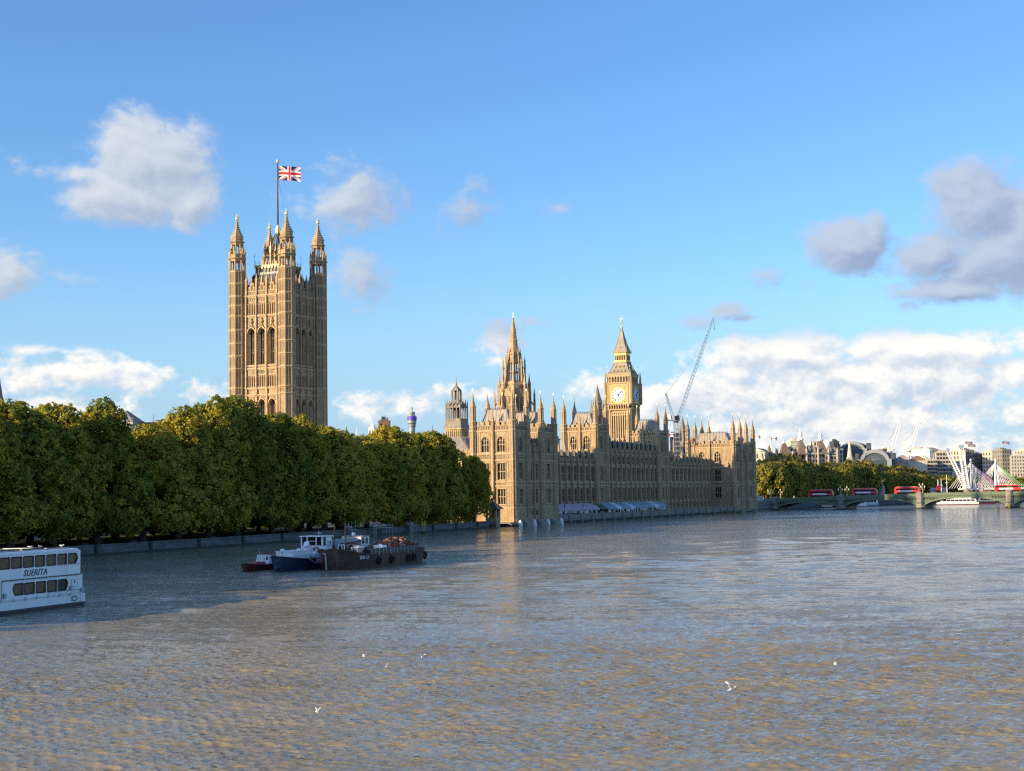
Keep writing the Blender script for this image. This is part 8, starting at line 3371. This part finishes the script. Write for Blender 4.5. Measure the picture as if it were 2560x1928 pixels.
# ------------------------------------------------------------------ things over the tree tops on the left
p = pt(1030, 1060, 2400)
t = thing('telecom_tower', 'distant round white tower with a glowing purple band, over the trees', 'tower', (p.x, 2400, 0), 0)
zv = lambda v: pt(1030, v, 2400).z
m = MB()
m.lathe(0, 0, [(5.0, 0), (5.0, zv(1068)), (6.2, zv(1067)), (6.4, zv(1062)), (5.4, zv(1061)), (7.2, zv(1058)), (7.2, zv(1053)), (7.6, zv(1052)), (7.6, zv(1050.5))], 16, mat='arch_grey')
m.build('shaft', t)
m = MB()
m.lathe(0, 0, [(7.7, zv(1050.4)), (7.9, zv(1049.5)), (7.9, zv(1042.5)), (7.6, zv(1041.5))], 16, mat='purple_band')
m.build('screen_band', t)
m = MB()
m.lathe(0, 0, [(6.0, zv(1041.4)), (6.0, zv(1038.5)), (3.5, zv(1038)), (3.5, zv(1036.5)), (5.2, zv(1036)), (5.2, zv(1031)), (4.4, zv(1030)), (1.2, zv(1029.5)), (1.0, zv(1023)), (1.6, zv(1022.5)), (1.4, zv(1020)), (.3, zv(1018))], 14, mat='arch_grey')
m.build('head', t)
far_building('roof_house', 'dark brick chimney block rising over the sunlit tree top', 946, 973, 1051, 900, 'brown_brick', 1, 2, 0, 8, 'flat', 'slate_iron', 1075)
far_building('roof_house', 'small white block over the sunlit trees, left of the dark chimney block', 921, 935, 1068, 950, 'white_clean', 1, 2, R(-10), 8, 'flat', 'white_clean', 1085)
p, q = pt(865.5, 1100, 800), pt(865.5, 1065, 800)
t = thing('church_spire', 'slim dark spire just above the notch in the tree line', 'spire', (p.x, 800, 0), 0)
m = MB()
m.box(-1.6, 1.6, -1.6, 1.6, 0, p.z, 'grey_stone')
m.build('tower', t)
m = MB()
m.lathe(0, 0, [(1.7, p.z), (.9, p.z + (q.z - p.z) * .5), (.1, q.z)], 6, mat='slate_iron')
m.build('spire', t)
for u, v, lab in ((891.5, 1068, 'white lattice mast over the tree line'), (881, 1081, 'short grey mast over the tree line'), (1081, 1062, 'thin dark mast over the trees left of the small lantern tower'), (384, 1036, 'thin dark pole over the roof in the tree gap')):
    p, q = pt(u, 1100, 850), pt(u, v, 850)
    m = MB()
    m.tube((0, 0, 0), (0, 0, q.z), .35, .2, 5, 'white_paint' if u < 895 and u > 885 else 'steel')
    for k in range(5):
        m.box(-.9 + .12 * k, .9 - .12 * k, -.1, .1, q.z - 7 + 1.3 * k, q.z - 6.8 + 1.3 * k, 'white_paint' if 885 < u < 895 else 'steel')
    tag(m.build('roof_mast', None, (p.x, 850, 0)), lab, 'mast')
# church tower cut by the left edge
p, q = pt(-3, 1000, 520), pt(-3, 932, 520)
t = thing('church_tower', 'dark stone church pinnacle cut by the left edge of the photo', 'tower', (p.x, 520, 0), 0)
m = MB()
m.lathe(0, 0, [(3.2, 0), (3.2, p.z - 6), (2.2, p.z - 4)], 8, mat='stone_grey')
m.build('tower', t)
m = MB()
m.lathe(0, 0, [(1.9, p.z - 4), (1.7, p.z), (1.4, p.z + 1), (.7, p.z + 5), (.1, q.z)], 8, mat='stone_grey')
m.build('pinnacle', t)
# block with the pyramid roof in the gap of the tree line
a, b = pt(262, 1055, 430), pt(334, 1050, 430)
t = thing('pyramid_roof_house', 'stone building with a grey pyramid roof showing in the gap of the tree line', 'building', (a.x, 430, 0), R(-8))
wd = b.x - a.x
m = MB()
zc = pt(300, 1055, 430).z
m.box(0, wd, 0, wd, 0, zc, 'pale_stone')
m.box(-.3, wd + .3, -.3, wd + .3, zc - .8, zc, 'pale_stone')
m.box(wd, wd + 30, 3, wd, 0, pt(340, 1078, 430).z, 'pale_stone')
m.build('wall', t)
m = MB()
m.hip(-.5, wd + .5, -.5, wd + .5, zc, pt(285, 1026, 430).z, wd * .46, wd * .46, 'grey_stone')
m.hip(wd, wd + 30, 2.5, wd, pt(340, 1078, 430).z, pt(340, 1055, 430).z, 1, 4, 'lead')
m.box(wd * .86, wd * .86 + 1.1, 1, 2.2, zc, zc + 1.2, 'grey_stone')
m.build('roof', t)
for k in range(4):
    w_ = MB()
    w_.box(-.6, .6, -.05, .1, 0, 1.8, 'glass_dark')
    w_.build('window', t, (wd * (k + .5) / 4, 0, zc - 3.4))

# street front west of the gardens
def street_block(label, e, n0, n1, h, depth, mat):
    t = thing('street_block', label, 'building', W(e, n0, 0), -TH)
    L = n1 - n0
    m = MB()
    m.box(-depth, 0, 0, L, 0, h, mat)
    m.box(-depth - .3, .4, -.4, L + .4, h - 3.8, h - 3.2, mat)
    m.box(-depth - .3, .4, -.4, L + .4, h - .5, h, mat)
    m.build('wall', t)
    m = MB()
    m.hip(-depth + .5, -.5, .5, L - .5, h, h + 3.0, 3.5, 3.5, 'slate_iron')
    m.build('roof', t)
    w_ = MB()
    w_.box(-.04, .12, -.75, .75, 0, 2.2, 'glass_dark')
    w_.box(.0, .25, -.95, .95, -.3, 0, mat)
    me = w_.mesh('window')
    nc = max(3, int(L / 5.5))
    nr = min(int(h / 4), 96 // nc)
    for c in range(nc):
        for r_ in range(nr):
            link('window', me, t, (0, L * (c + .5) / nc, h - 6.5 - 3.9 * r_))


street_block('pale stone office block behind the garden trees at the left', -98, -332, -250, 25, 30, 'pale_stone')
street_block('brick street front behind the middle of the garden trees', -98, -245, -160, 24, 26, 'brown_brick')
street_block('cream street front behind the right part of the garden trees', -102, -155, -75, 22, 24, 'cream')
